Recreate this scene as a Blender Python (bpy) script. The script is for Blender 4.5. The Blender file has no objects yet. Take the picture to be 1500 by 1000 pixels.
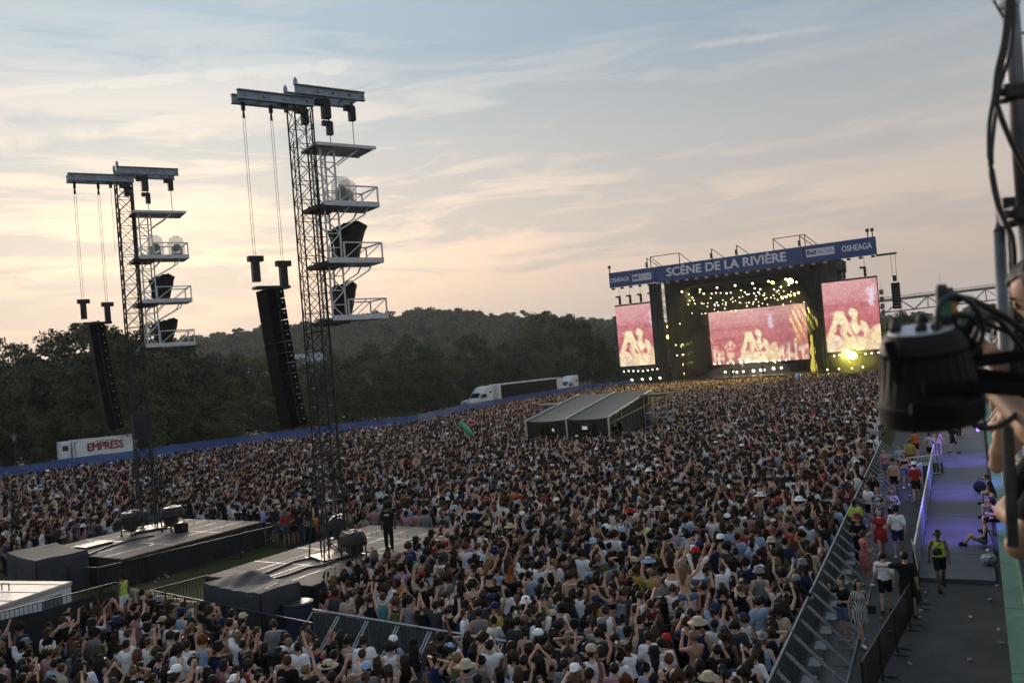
import bpy, bmesh, math, random
import numpy as np
from mathutils import Vector, Matrix
R_ = math.radians
random.seed(7)
rng = np.random.default_rng(11)
sc = bpy.context.scene
col = sc.collection

# ------------------------------------------------------------------ camera
F_PX, ROLL, PITCH, CAM_H = 1280.0, R_(4.7), R_(1.026), 8.2
_ri0 = Vector((1, 0, 0)); _fw = Vector((0, math.cos(PITCH), math.sin(PITCH))); _up0 = Vector((0, -math.sin(PITCH), math.cos(PITCH)))
_Rx = _ri0 * math.cos(ROLL) - _up0 * math.sin(ROLL)
_Ux = _ri0 * math.sin(ROLL) + _up0 * math.cos(ROLL)
camd = bpy.data.cameras.new('camera'); cam = bpy.data.objects.new('camera', camd); col.objects.link(cam)
camd.sensor_width = 36.0; camd.lens = F_PX / 1500 * 36; camd.clip_start = 0.1; camd.clip_end = 6000
camd.dof.use_dof = True; camd.dof.focus_distance = 70; camd.dof.aperture_fstop = 2.8
M4 = Matrix.Identity(4)
for i in range(3):
    M4[i][0] = _Rx[i]; M4[i][1] = _Ux[i]; M4[i][2] = -_fw[i]
M4.translation = (0, 0, CAM_H)
cam.matrix_world = M4
sc.camera = cam

def ray(px, py):
    a = (px - 750) / F_PX; b = (500 - py) / F_PX
    return _fw + _Rx * a + _Ux * b
def gp(px, py, z=0.0):                  # pixel -> point on the horizontal plane z
    d = ray(px, py); t = (z - CAM_H) / d.z
    return Vector((d.x * t, d.y * t, z))
def at(px, py, Y):                      # pixel -> point at depth Y
    d = ray(px, py); t = Y / d.y
    return Vector((d.x * t, Y, CAM_H + d.z * t))
def proj(p):
    v = Vector(p) - Vector((0, 0, CAM_H)); f = v.dot(_fw)
    if f < .1: return None
    return (750 + F_PX * v.dot(_Rx) / f, 500 - F_PX * v.dot(_Ux) / f, f)

# ------------------------------------------------------------------ world, sun, exposure
SUN_AZ, SUN_EL = R_(-22), R_(10.0)        # azimuth from +Y towards +X
sc.view_settings.view_transform = 'Standard'; sc.view_settings.look = 'None'
sc.view_settings.gamma = 1.0; sc.view_settings.use_curve_mapping = False
sc.view_settings.exposure = 1.05
w = bpy.data.worlds.new('World'); sc.world = w; w.use_nodes = True
nt = w.node_tree; N = nt.nodes; Lk = nt.links
for n in list(N): N.remove(n)
def nd(tree, typ, **kw):
    n = tree.nodes.new(typ)
    for k, v in kw.items(): setattr(n, k, v)
    return n
def mth(tree, op, a, b=None, c=None, clamp=False):
    n = tree.nodes.new('ShaderNodeMath'); n.operation = op; n.use_clamp = clamp
    for i, v in enumerate((a, b, c)):
        if v is None: continue
        if isinstance(v, (int, float)): n.inputs[i].default_value = v
        else: tree.links.new(v, n.inputs[i])
    return n.outputs[0]
def mixc(tree, fac, a, b, bt='MIX'):
    n = tree.nodes.new('ShaderNodeMix'); n.data_type = 'RGBA'; n.blend_type = bt
    for s, v in ((n.inputs[0], fac), (n.inputs[6], a), (n.inputs[7], b)):
        if isinstance(v, (int, float)): s.default_value = v
        elif isinstance(v, (tuple, list)): s.default_value = (*v, 1) if len(v) == 3 else v
        else: tree.links.new(v, s)
    return n.outputs[2]
def ramp(tree, fac, stops, interp='LINEAR'):
    n = tree.nodes.new('ShaderNodeValToRGB'); n.color_ramp.interpolation = interp
    e = n.color_ramp.elements
    while len(e) < len(stops): e.new(0.5)
    for el, (p, c) in zip(e, stops):
        el.position = p; el.color = (*c, 1) if isinstance(c, (tuple, list)) else (c, c, c, 1)
    tree.links.new(fac, n.inputs[0]); return n.outputs[0]
sky = nd(nt, 'ShaderNodeTexSky', sky_type='NISHITA', sun_disc=False, sun_elevation=SUN_EL, sun_rotation=SUN_AZ,
         altitude=0, air_density=1.0, dust_density=1.6, ozone_density=2.2)
tc = nd(nt, 'ShaderNodeTexCoord'); sep = nd(nt, 'ShaderNodeSeparateXYZ'); Lk.new(tc.outputs['Generated'], sep.inputs[0])
# wispy high cloud: noise squeezed in height so it lies in long flat streaks
cmb = nd(nt, 'ShaderNodeCombineXYZ')
tilt = mth(nt, 'MULTIPLY_ADD', sep.outputs[0], -0.015, sep.outputs[2])
Lk.new(mth(nt, 'MULTIPLY', sep.outputs[0], 2.6), cmb.inputs[0]); Lk.new(mth(nt, 'MULTIPLY', sep.outputs[1], 2.6), cmb.inputs[1])
Lk.new(mth(nt, 'MULTIPLY', tilt, 19.0), cmb.inputs[2])
n1 = nd(nt, 'ShaderNodeTexNoise'); n1.inputs['Scale'].default_value = 1.9; n1.inputs['Detail'].default_value = 11; n1.inputs['Roughness'].default_value = .66; n1.inputs['Distortion'].default_value = .7
Lk.new(cmb.outputs[0], n1.inputs[0])
n2 = nd(nt, 'ShaderNodeTexNoise'); n2.inputs['Scale'].default_value = .55; n2.inputs['Detail'].default_value = 3
Lk.new(cmb.outputs[0], n2.inputs[0])
cl = mth(nt, 'ADD', n1.outputs[0], mth(nt, 'MULTIPLY', mth(nt, 'SUBTRACT', n2.outputs[0], .5), .9))
mask = ramp(nt, cl, [(0.50, 0.0), (0.57, .55), (0.65, 1.0)])
low = ramp(nt, sep.outputs[2], [(0.035, 0.0), (0.12, 1.0), (0.30, .75), (.40, .25), (.6, .2)])
mask = mth(nt, 'MULTIPLY', mask, low)
bg = nd(nt, 'ShaderNodeBackground'); wo = nd(nt, 'ShaderNodeOutputWorld')
SKY = sky.outputs[0]
# dusk sky: hazy gradient by height with a broad warm glow round the set sun, over the Nishita sky
grad = ramp(nt, sep.outputs[2], [(0.0, (.300, .242, .208)), (0.07, (.330, .274, .238)), (0.15, (.338, .304, .278)), (0.235, (.285, .292, .295)), (0.34, (.195, .250, .305)), (.6, (.225, .288, .358)), (1.0, (.235, .300, .372))])
_sd = Vector((math.sin(SUN_AZ) * math.cos(SUN_EL), math.cos(SUN_AZ) * math.cos(SUN_EL), math.sin(SUN_EL)))
dt = nd(nt, 'ShaderNodeVectorMath', operation='DOT_PRODUCT'); Lk.new(tc.outputs['Generated'], dt.inputs[0]); dt.inputs[1].default_value = _sd
glow = mth(nt, 'POWER', mth(nt, 'MAXIMUM', dt.outputs['Value'], 0.0), 7.0)
grad = mixc(nt, glow, grad, (1.58, 1.50, 1.39), 'MULTIPLY')
grad = mixc(nt, 1.0, grad, (6.15, 6.15, 6.15), 'MULTIPLY')
soft = mixc(nt, 0.015, grad, SKY)
mask = mth(nt, 'MULTIPLY', mask, mth(nt, 'MULTIPLY_ADD', mth(nt, 'POWER', glow, .6), .9, .22, clamp=True))
cloud = mixc(nt, 1.0, soft, (1.50, 1.30, 1.14), 'MULTIPLY')
# one long feathered streak of cloud and a thin second one, lying along straight lines across the sky
inv = mth(nt, 'DIVIDE', 1.0, mth(nt, 'MAXIMUM', sep.outputs[1], .05))
gxx = mth(nt, 'MULTIPLY', sep.outputs[0], inv); gzz = mth(nt, 'MULTIPLY', sep.outputs[2], inv)
n3 = nd(nt, 'ShaderNodeTexNoise'); n3.inputs['Scale'].default_value = 26; n3.inputs['Detail'].default_value = 7; n3.inputs['Roughness'].default_value = .65
Lk.new(tc.outputs['Generated'], n3.inputs[0])
def streak(pa, pb, w0, w1, gain):
    a = ray(*pa); b = ray(*pb); ax_, az_ = a.x / a.y, a.z / a.y; bx_, bz_ = b.x / b.y, b.z / b.y; sl_ = (bz_ - az_) / (bx_ - ax_)
    u = mth(nt, 'DIVIDE', mth(nt, 'SUBTRACT', gxx, ax_), bx_ - ax_)
    d = mth(nt, 'SUBTRACT', gzz, mth(nt, 'MULTIPLY_ADD', mth(nt, 'SUBTRACT', gxx, ax_), sl_, az_))
    d = mth(nt, 'ADD', d, mth(nt, 'MULTIPLY', mth(nt, 'SUBTRACT', n3.outputs[0], .5), w0 * 1.5))
    wdt = mth(nt, 'MULTIPLY_ADD', u, w1 - w0, w0)
    body_ = mth(nt, 'SUBTRACT', 1.0, mth(nt, 'DIVIDE', mth(nt, 'ABSOLUTE', d), mth(nt, 'MAXIMUM', wdt, .001)), clamp=True)
    ends = mth(nt, 'MULTIPLY', ramp(nt, u, [(0.0, 0.0), (.12, 1.0)]), ramp(nt, u, [(.9, 1.0), (1.0, 0.0)]))
    tex = ramp(nt, n3.outputs[0], [(.35, .25), (.6, 1.0)])
    return mth(nt, 'MULTIPLY', mth(nt, 'MULTIPLY', mth(nt, 'MULTIPLY', body_, ends), tex), gain)
stk = mth(nt, 'MAXIMUM', streak((-120, 146), (545, 93), .007, .013, 3.2), streak((-200, 222), (180, 186), .028, .012, .8))
stk = mth(nt, 'MAXIMUM', stk, streak((1000, 70), (1230, 38), .006, .007, 1.0))
mask = mth(nt, 'MAXIMUM', mask, stk)
skyc = mixc(nt, mask, soft, cloud)
Lk.new(skyc, bg.inputs[0]); bg.inputs[1].default_value = 0.12
Lk.new(bg.outputs[0], wo.inputs[0])
sl = bpy.data.lights.new('sun', 'SUN'); sun = bpy.data.objects.new('sun', sl); col.objects.link(sun)
sl.energy = 1.9; sl.angle = R_(28); sl.color = (1.0, .84, .68)     # the low sun behind thin cloud: a broad soft source
sun.rotation_euler = _sd.to_track_quat('Z', 'Y').to_euler(); sun.location = (-60, 60, 60)
sc.cycles.use_denoising = True
sc.cycles.max_bounces = 5; sc.cycles.diffuse_bounces = 2; sc.cycles.glossy_bounces = 2; sc.cycles.transmission_bounces = 3
sc.cycles.transparent_max_bounces = 8; sc.cycles.volume_bounces = 0; sc.cycles.caustics_reflective = False; sc.cycles.caustics_refractive = False
sc.cycles.sample_clamp_indirect = 4.0

# ------------------------------------------------------------------ materials
MAT = {}
def mat(name, c, rough=.7, metal=0.0, var=0.0, scale=6.0, bump=0.0, c2=None, spec=None, detail=5.0):
    """plain procedural surface: base colour broken up by object-space noise, optional relief"""
    if name in MAT: return MAT[name]
    m = bpy.data.materials.new(name); m.use_nodes = True; t = m.node_tree
    b = t.nodes['Principled BSDF']
    b.inputs['Roughness'].default_value = rough; b.inputs['Metallic'].default_value = metal
    if spec is not None: b.inputs['Specular IOR Level'].default_value = spec
    if var or c2 or bump:
        co = t.nodes.new('ShaderNodeTexCoord'); n = t.nodes.new('ShaderNodeTexNoise')
        n.inputs['Scale'].default_value = scale; n.inputs['Detail'].default_value = detail; n.inputs['Roughness'].default_value = .6
        t.links.new(co.outputs['Object'], n.inputs[0])
        lo = tuple(x * (1 - var) for x in c); hi = c2 if c2 else tuple(min(1, x * (1 + var)) for x in c)
        t.links.new(ramp(t, n.outputs[0], [(.32, lo), (.68, hi)]), b.inputs['Base Color'])
        t.links.new(mth(t, 'MULTIPLY_ADD', n.outputs[0], .3, rough - .15, clamp=True), b.inputs['Roughness'])
        if bump:
            bp = t.nodes.new('ShaderNodeBump'); bp.inputs['Strength'].default_value = bump; bp.inputs['Distance'].default_value = .05
            t.links.new(n.outputs[0], bp.inputs['Height']); t.links.new(bp.outputs[0], b.inputs['Normal'])
    else:
        b.inputs['Base Color'].default_value = (*c, 1)
    MAT[name] = m; return m
def emat(name, c, s):
    if name in MAT: return MAT[name]
    m = bpy.data.materials.new(name); m.use_nodes = True; t = m.node_tree
    b = t.nodes['Principled BSDF']; b.inputs['Base Color'].default_value = (.02, .02, .02, 1)
    b.inputs['Emission Color'].default_value = (*c, 1); b.inputs['Emission Strength'].default_value = s
    MAT[name] = m; return m

black_metal = mat('black_metal', (.018, .018, .02), .45, .3, .3, 9)
steel = mat('galvanised_steel', (.42, .43, .44), .42, .75, .3, 7)
alu = mat('aluminium', (.55, .56, .57), .4, .7, .25, 8)
white_steel = mat('white_painted_steel', (.62, .63, .64), .5, .1, .2, 7)
grey_steel = mat('grey_painted_beam', (.30, .34, .39), .5, .2, .3, 5)
black_cloth = mat('black_fabric', (.012, .012, .013), .85, 0, .4, 5, .35)
grey_cloth = mat('grey_tarpaulin', (.045, .048, .055), .75, 0, .3, 2.2, .6, spec=.15)
black_plastic = mat('black_plastic_sheet', (.010, .010, .011), .42, 0, .4, 4, .8, spec=.35)
rubber = mat('black_rubber', (.012, .012, .012), .6)
cable_m = mat('black_cable', (.014, .014, .015), .5)
tyre_m = mat('tyre_rubber', (.02, .02, .02), .8)
white_paint = mat('white_vehicle_paint', (.72, .73, .74), .3, 0, .06, 2)
glass_dark = mat('dark_glass', (.01, .012, .015), .08)
speaker_m = mat('speaker_grille_black', (.009, .009, .010), .8, 0, .35, 30, .3, spec=.1)
deck_m = mat('worn_plywood_deck', (.125, .105, .09), .75, 0, .35, 1.7, .12, (.22, .185, .155), spec=.15)
_t = deck_m.node_tree; _oi = _t.nodes.new('ShaderNodeObjectInfo'); _nz = [n for n in _t.nodes if n.type == 'TEX_NOISE'][0]; _vm = _t.nodes.new('ShaderNodeVectorMath'); _vm.operation = 'ADD'     # every board its own stains
_co = [n for n in _t.nodes if n.type == 'TEX_COORD'][0]; _sc = _t.nodes.new('ShaderNodeVectorMath'); _sc.operation = 'SCALE'; _sc.inputs[0].default_value = (37, 51, 13); _t.links.new(_oi.outputs['Random'], _sc.inputs['Scale']); _t.links.new(_co.outputs['Object'], _vm.inputs[0]); _t.links.new(_sc.outputs[0], _vm.inputs[1]); _t.links.new(_vm.outputs[0], _nz.inputs[0])
_b = _t.nodes['Principled BSDF']; _old = _b.inputs['Base Color'].links[0].from_socket; _t.links.new(mixc(_t, 1.0, _old, ramp(_t, _oi.outputs['Random'], [(0, .72), (1, 1.2)]), 'MULTIPLY'), _b.inputs['Base Color'])
truss_m = mat('black_truss', (.025, .025, .027), .5, .4, .3, 11)

# ------------------------------------------------------------------ mesh helpers
class MB:
    """collects simple shapes; build() links them as ONE mesh object"""
    def __init__(s): s.v = []; s.f = []; s.T = Matrix.Identity(4)
    def add(s, vs, fs):
        o = len(s.v); T = s.T
        s.v += [tuple(T @ Vector(p)) for p in vs]; s.f += [tuple(i + o for i in f) for f in fs]; return s
    def box(s, c, d, rz=0.0, M=None):
        x, y, z = d[0] / 2, d[1] / 2, d[2] / 2
        vs = [Vector((a, b, e)) for e in (-z, z) for b in (-y, y) for a in (-x, x)]
        if M is None: M = Matrix.Rotation(rz, 3, 'Z') if rz else None
        vs = [((M @ p) if M is not None else p) + Vector(c) for p in vs]
        return s.add(vs, [(0, 2, 3, 1), (4, 5, 7, 6), (0, 1, 5, 4), (2, 6, 7, 3), (0, 4, 6, 2), (1, 3, 7, 5)])
    def bar(s, p, q, w, h=None):                 # rectangular bar from p to q
        p = Vector(p); q = Vector(q); h = h or w; d = q - p
        if d.length < 1e-6: return s
        return s.box((p + q) / 2, (w, h, d.length), M=d.to_track_quat('Z', 'Y').to_matrix())
    def rod(s, p, q, r, r2=None, n=6, caps=True):
        p = Vector(p); q = Vector(q); d = q - p
        if d.length < 1e-6: return s
        r2 = r if r2 is None else r2; Q = d.to_track_quat('Z', 'Y').to_matrix()
        vs = []
        for c, rr in ((p, r), (q, r2)):
            vs += [c + Q @ Vector((rr * math.cos(2 * math.pi * i / n), rr * math.sin(2 * math.pi * i / n), 0)) for i in range(n)]
        fs = [(i, (i + 1) % n, n + (i + 1) % n, n + i) for i in range(n)]
        if caps: fs += [tuple(range(n - 1, -1, -1)), tuple(range(n, 2 * n))]
        return s.add(vs, fs)
    def tube(s, pts, r, n=6):
        pts = [Vector(p) for p in pts]; rs = r if isinstance(r, (list, tuple)) else [r] * len(pts)
        vs = []; fs = []
        for i, p in enumerate(pts):
            d = (pts[min(i + 1, len(pts) - 1)] - pts[max(i - 1, 0)])
            Q = d.to_track_quat('Z', 'Y').to_matrix()
            vs += [p + Q @ Vector((rs[i] * math.cos(2 * math.pi * k / n), rs[i] * math.sin(2 * math.pi * k / n), 0)) for k in range(n)]
        for i in range(len(pts) - 1):
            fs += [(i * n + k, i * n + (k + 1) % n, (i + 1) * n + (k + 1) % n, (i + 1) * n + k) for k in range(n)]
        m = len(pts) - 1
        fs += [tuple(range(n - 1, -1, -1)), tuple(m * n + k for k in range(n))]
        return s.add(vs, fs)
    def lathe(s, prof, c=(0, 0, 0), n=12, M=None):   # prof: (r, z) list
        vs = []; fs = []
        for r, z in prof:
            for k in range(n):
                p = Vector((r * math.cos(2 * math.pi * k / n), r * math.sin(2 * math.pi * k / n), z))
                vs.append(((M @ p) if M is not None else p) + Vector(c))
        for i in range(len(prof) - 1):
            fs += [(i * n + k, i * n + (k + 1) % n, (i + 1) * n + (k + 1) % n, (i + 1) * n + k) for k in range(n)]
        m = len(prof) - 1
        fs += [tuple(range(n - 1, -1, -1)), tuple(m * n + k for k in range(n))]
        return s.add(vs, fs)
    def prism(s, poly, z0, z1):                  # poly: xy list, counter-clockwise
        n = len(poly)
        vs = [(x, y, z0) for x, y in poly] + [(x, y, z1) for x, y in poly]
        return s.add(vs, [tuple(range(n - 1, -1, -1)), tuple(range(n, 2 * n))] + [(i, (i + 1) % n, n + (i + 1) % n, n + i) for i in range(n)])
    def sheet(s, nx, ny, fn):                    # fn(u,v) -> point
        vs = [fn(i / nx, j / ny) for j in range(ny + 1) for i in range(nx + 1)]
        return s.add(vs, [(j * (nx + 1) + i, j * (nx + 1) + i + 1, (j + 1) * (nx + 1) + i + 1, (j + 1) * (nx + 1) + i) for j in range(ny) for i in range(nx)])
    def build(s, name, m, parent=None, loc=None, rz=0.0, smooth=False, bevel=0.0):
        me = bpy.data.meshes.new(name); me.from_pydata(s.v, [], s.f); me.update()
        if smooth: me.polygons.foreach_set('use_smooth', [True] * len(me.polygons))
        for mm in (m if isinstance(m, (list, tuple)) else [m]): me.materials.append(mm)
        o = bpy.data.objects.new(name, me); col.objects.link(o); o.parent = parent
        if loc is not None: o.location = loc
        if rz: o.rotation_euler = (0, 0, rz)
        if bevel:
            b = o.modifiers.new('bevel', 'BEVEL'); b.width = bevel; b.segments = 2; b.limit_method = 'ANGLE'
        return o
def tag(o, label=None, cat=None, group=None, kind=None):
    if label: o['label'] = label
    if cat: o['category'] = cat
    if group: o['group'] = group
    if kind: o['kind'] = kind
    return o
def empty(name, loc, rz=0.0, label=None, cat=None, group=None):
    o = bpy.data.objects.new(name, None); col.objects.link(o); o.location = loc; o.rotation_euler = (0, 0, rz); o.empty_display_size = .3
    return tag(o, label, cat, group)
def copy_tree(o, parent=None):
    c = o.copy(); col.objects.link(c); c.parent = parent
    for ch in o.children: copy_tree(ch, c)
    return c
def share(name, src, parent, loc=None, rz=None, M=None):     # another object on the same mesh
    o = bpy.data.objects.new(name, src.data); col.objects.link(o); o.parent = parent
    if loc is not None: o.location = loc
    if rz is not None: o.rotation_euler = (0, 0, rz)
    return o
def lettering(name, txt, size, m, parent, M, depth=.02, bold=.0, width=None, align='CENTER', space=1.0):
    cu = bpy.data.curves.new(name, 'FONT'); cu.body = txt; cu.size = size; cu.extrude = depth; cu.space_character = space
    cu.align_x = align; cu.align_y = 'CENTER'; cu.resolution_u = 3
    t = bpy.data.objects.new(name, cu); col.objects.link(t)
    bpy.context.view_layer.update()
    me = bpy.data.meshes.new_from_object(t.evaluated_get(bpy.context.evaluated_depsgraph_get()))
    bpy.data.objects.remove(t); bpy.data.curves.remove(cu)
    me.materials.clear(); me.materials.append(m)
    if width:
        xs = [v.co.x for v in me.vertices]; k = width / (max(xs) - min(xs)); x0 = (max(xs) + min(xs)) / 2
        for v in me.vertices: v.co.x = (v.co.x - x0) * k
    if bold:                                    # heavier strokes: the outline repeated a little to each side, a hair deeper each time
        V = np.empty(len(me.vertices) * 3, np.float32); me.vertices.foreach_get('co', V); V = V.reshape(-1, 3); Fp = [list(p.vertices) for p in me.polygons]; VV = []; FF = []
        for k_, (dx, dy) in enumerate(((0, 0), (-1, 0), (1, 0), (0, .8), (0, -.8))):
            VV.append(V + np.array([dx * bold, dy * bold, -.003 * k_])); FF += [[i + k_ * len(V) for i in f] for f in Fp]
        me2 = bpy.data.meshes.new(name); me2.from_pydata(np.concatenate(VV).tolist(), [], FF); me2.materials.append(m); me = me2
    o = bpy.data.objects.new(name, me); col.objects.link(o); o.parent = parent; o.matrix_local = M
    return o
def frame(origin, ex, ez):                      # matrix whose x runs along ex, y along ez (text plane)
    ex = Vector(ex).normalized(); ey = Vector(ez).normalized(); n = ex.cross(ey)
    m = Matrix.Identity(4)
    for i in range(3): m[i][0] = ex[i]; m[i][1] = ey[i]; m[i][2] = n[i]
    m.translation = origin; return m

# ------------------------------------------------------------------ ground
gm = bpy.data.materials.new('trodden_grass'); gm.use_nodes = True; t = gm.node_tree; b = t.nodes['Principled BSDF']
co = t.nodes.new('ShaderNodeTexCoord'); na = t.nodes.new('ShaderNodeTexNoise'); na.inputs['Scale'].default_value = .35; na.inputs['Detail'].default_value = 8
nb = t.nodes.new('ShaderNodeTexNoise'); nb.inputs['Scale'].default_value = 14; nb.inputs['Detail'].default_value = 4
t.links.new(co.outputs['Object'], na.inputs[0]); t.links.new(co.outputs['Object'], nb.inputs[0])
c1 = ramp(t, na.outputs[0], [(.3, (.045, .055, .02)), (.55, (.065, .065, .028)), (.7, (.11, .085, .05))])
t.links.new(mixc(t, .6, c1, ramp(t, nb.outputs[0], [(.3, .35), (.7, 1.25)]), 'MULTIPLY'), b.inputs['Base Color'])
b.inputs['Roughness'].default_value = .95; b.inputs['Specular IOR Level'].default_value = .05
bp = t.nodes.new('ShaderNodeBump'); bp.inputs['Strength'].default_value = .8; t.links.new(nb.outputs[0], bp.inputs['Height']); t.links.new(bp.outputs[0], b.inputs['Normal'])
o = MB().add([(-2600, -400, 0), (2600, -400, 0), (2600, 3600, 0), (-2600, 3600, 0)], [(0, 1, 2, 3)]).build('ground', gm)
tag(o, kind='structure')
am = bpy.data.materials.new('asphalt'); am.use_nodes = True; t = am.node_tree; b = t.nodes['Principled BSDF']
co = t.nodes.new('ShaderNodeTexCoord'); na = t.nodes.new('ShaderNodeTexNoise'); na.inputs['Scale'].default_value = .5; na.inputs['Detail'].default_value = 9; na.inputs['Roughness'].default_value = .65
nb = t.nodes.new('ShaderNodeTexNoise'); nb.inputs['Scale'].default_value = 45; nb.inputs['Detail'].default_value = 2
t.links.new(co.outputs['Object'], na.inputs[0]); t.links.new(co.outputs['Object'], nb.inputs[0])
c1 = ramp(t, na.outputs[0], [(.3, (.016, .016, .017)), (.45, (.034, .033, .033)), (.55, (.040, .039, .038)), (.72, (.070, .066, .060))])
t.links.new(mixc(t, .7, c1, ramp(t, nb.outputs[0], [(.3, .55), (.7, 1.3)]), 'MULTIPLY'), b.inputs['Base Color'])
t.links.new(ramp(t, na.outputs[0], [(.35, .55), (.6, .9)]), b.inputs['Roughness'])
bp = t.nodes.new('ShaderNodeBump'); bp.inputs['Strength'].default_value = .5; bp.inputs['Distance'].default_value = .02; t.links.new(nb.outputs[0], bp.inputs['Height']); t.links.new(bp.outputs[0], b.inputs['Normal'])
LANE = Vector((.4375, .8992, 0)); LN = Vector((.8992, -.4375, 0))     # direction of the right-hand barrier, and towards the lane
B0 = Vector((4.7, 18.1, 0))                                            # a point under the barrier's top rail
def lane(s, n, z=0.0):
    p = B0 + LANE * s + LN * n; return Vector((p.x, p.y, z))
o = MB().add([tuple(lane(-30, .2, .004)), tuple(lane(-30, 14, .004)), tuple(lane(130, 14, .004)), tuple(lane(130, .2, .004))], [(0, 1, 2, 3)]).build('service_lane', am); tag(o, kind='structure')
# worn line along the lane
_l0 = gp(1228, 1040, .008); _l1 = gp(1262, 872, .008)
o = MB().sheet(30, 1, lambda u, v: tuple(_l0 + (_l1 - _l0) * u + LN * (.10 * v + .04 * math.sin(13 * u)))).build('lane_marking', mat('worn_road_paint', (.085, .083, .08), .8, 0, .4, 9)); tag(o, kind='structure')

# ------------------------------------------------------------------ trees
leaf_mats = []
for i, (a, c) in enumerate((((.030, .042, .016), (.090, .105, .034)), ((.040, .046, .016), (.120, .115, .038)), ((.024, .036, .018), (.070, .092, .040)), ((.042, .052, .022), (.112, .122, .048)))):
    m = bpy.data.materials.new('foliage'); m.use_nodes = True; t = m.node_tree; b = t.nodes['Principled BSDF']
    gi = t.nodes.new('ShaderNodeNewGeometry'); cc = t.nodes.new('ShaderNodeTexNoise'); cc.inputs['Scale'].default_value = .55; cc.inputs['Detail'].default_value = 3
    co = t.nodes.new('ShaderNodeTexCoord'); t.links.new(co.outputs['Object'], cc.inputs[0])
    oi = t.nodes.new('ShaderNodeObjectInfo')
    f = mth(t, 'ADD', mth(t, 'ADD', mth(t, 'MULTIPLY', gi.outputs['Random Per Island'], .38), mth(t, 'MULTIPLY', cc.outputs[0], .55)), mth(t, 'MULTIPLY_ADD', oi.outputs['Random'], .5, -.2))
    t.links.new(ramp(t, f, [(.2, a), (.85, c)]), b.inputs['Base Color']); b.inputs['Roughness'].default_value = .75
    b.inputs['Specular IOR Level'].default_value = .2
    leaf_mats.append(m)
bark = mat('bark', (.045, .035, .026), .9, 0, .4, 5, .6)
def crown_mesh(seed, H, Rr, z0, nclump, nleaf, leaf, open_=.0):
    """leaf clumps spread through an uneven crown; every leaf cluster is a bent quad"""
    g = np.random.default_rng(seed); V = []; Fc = []
    for k in range(nclump):
        a = g.uniform(0, 2 * math.pi); u = g.uniform(-.85, 1); rr = math.sqrt(max(0, 1 - u * u)) * g.uniform(.45, 1.0) ** .6
        lob = 1 + .28 * math.sin(2.3 * a + seed) + .18 * math.sin(5 * a + 2 * seed)
        c = np.array([Rr * rr * math.cos(a) * lob, Rr * rr * math.sin(a) * lob, z0 + (H - z0) * (.5 + .46 * u * (1 + .12 * math.sin(3 * a + seed)))])
        cr = Rr * g.uniform(.2, .38)
        d = g.normal(size=(nleaf, 3)); d /= np.linalg.norm(d, axis=1)[:, None]; d[:, 2] = np.abs(d[:, 2]) * np.where(g.random(nleaf) < .75, 1, -1)
        P = c + d * cr * g.uniform(.55, 1.08, (nleaf, 1)) * np.array([1, 1, .72])
        t1 = g.normal(size=(nleaf, 3)); t1 /= np.linalg.norm(t1, axis=1)[:, None]
        nn = d + .6 * g.normal(size=(nleaf, 3)); t2 = np.cross(nn, t1); t2 /= np.linalg.norm(t2, axis=1)[:, None] + 1e-6
        s1 = leaf * g.uniform(.6, 1.35, (nleaf, 1)); s2 = leaf * g.uniform(.35, .8, (nleaf, 1))
        Q = np.stack([P - t1 * s1, P + t2 * s2, P + t1 * s1, P - t2 * s2], 1).reshape(-1, 3)
        V.append(Q)
    V = np.concatenate(V); n = len(V) // 4
    return V, np.arange(4 * n).reshape(n, 4)
def np_mesh(name, V, Fq, mats, smooth=False):
    me = bpy.data.meshes.new(name); V = np.ascontiguousarray(V, np.float32); k = Fq.shape[1]
    me.vertices.add(len(V)); me.vertices.foreach_set('co', V.ravel())
    me.loops.add(Fq.size); me.loops.foreach_set('vertex_index', np.ascontiguousarray(Fq, np.int32).ravel())
    me.polygons.add(len(Fq)); me.polygons.foreach_set('loop_start', np.arange(0, Fq.size, k, dtype=np.int32))
    if smooth: me.polygons.foreach_set('use_smooth', np.ones(len(Fq), bool))
    me.update(calc_edges=True); me.validate()
    for m in mats: me.materials.append(m)
    return me
def trunk_mb(seed, H, z0, Rr):
    g = random.Random(seed); mb = MB(); r0 = .022 * H
    top = Vector((g.uniform(-.6, .6), g.uniform(-.6, .6), H * .62))
    pts = [Vector((0, 0, -.2)), Vector((g.uniform(-.15, .15), g.uniform(-.15, .15), z0 * .6)), Vector((top.x * .5, top.y * .5, H * .4)), top]
    mb.tube(pts, [r0 * 1.25, r0, r0 * .7, r0 * .3], 7)
    for k in range(7):
        a = k * 2.4 + g.random(); z = z0 * .55 + (H * .5 - z0 * .5) * k / 7
        st = Vector((0, 0, z)) + Vector((top.x, top.y, 0)) * (z / H) * .6
        e = st + Vector((math.cos(a) * Rr * .7, math.sin(a) * Rr * .7, H * g.uniform(.16, .30)))
        mb.tube([st, (st + e) / 2 + Vector((0, 0, -.3)), e], [r0 * .5, r0 * .33, r0 * .1], 5)
    return mb
tree_kinds = []
for k, (H, Rr, z0, nc, nl, lf) in enumerate(((14.5, 5.6, .6, 62, 210, .235), (15.5, 5.0, 1.0, 58, 210, .225), (13.5, 6.2, .4, 66, 210, .24), (16.5, 5.2, 3.6, 40, 150, .21), (12.0, 5.6, .0, 60, 210, .235))):
    V, Fq = crown_mesh(31 + k, H, Rr, z0, nc, nl, lf)
    tree_kinds.append((np_mesh('crown', V, Fq, [leaf_mats[k % 4]]), trunk_mb(50 + k, H, z0, Rr), H))
_trunks = []
for k, (cm, tb, H) in enumerate(tree_kinds):
    me = bpy.data.meshes.new('trunk'); me.from_pydata(tb.v, [], tb.f); me.materials.append(bark); _trunks.append(me)
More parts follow.
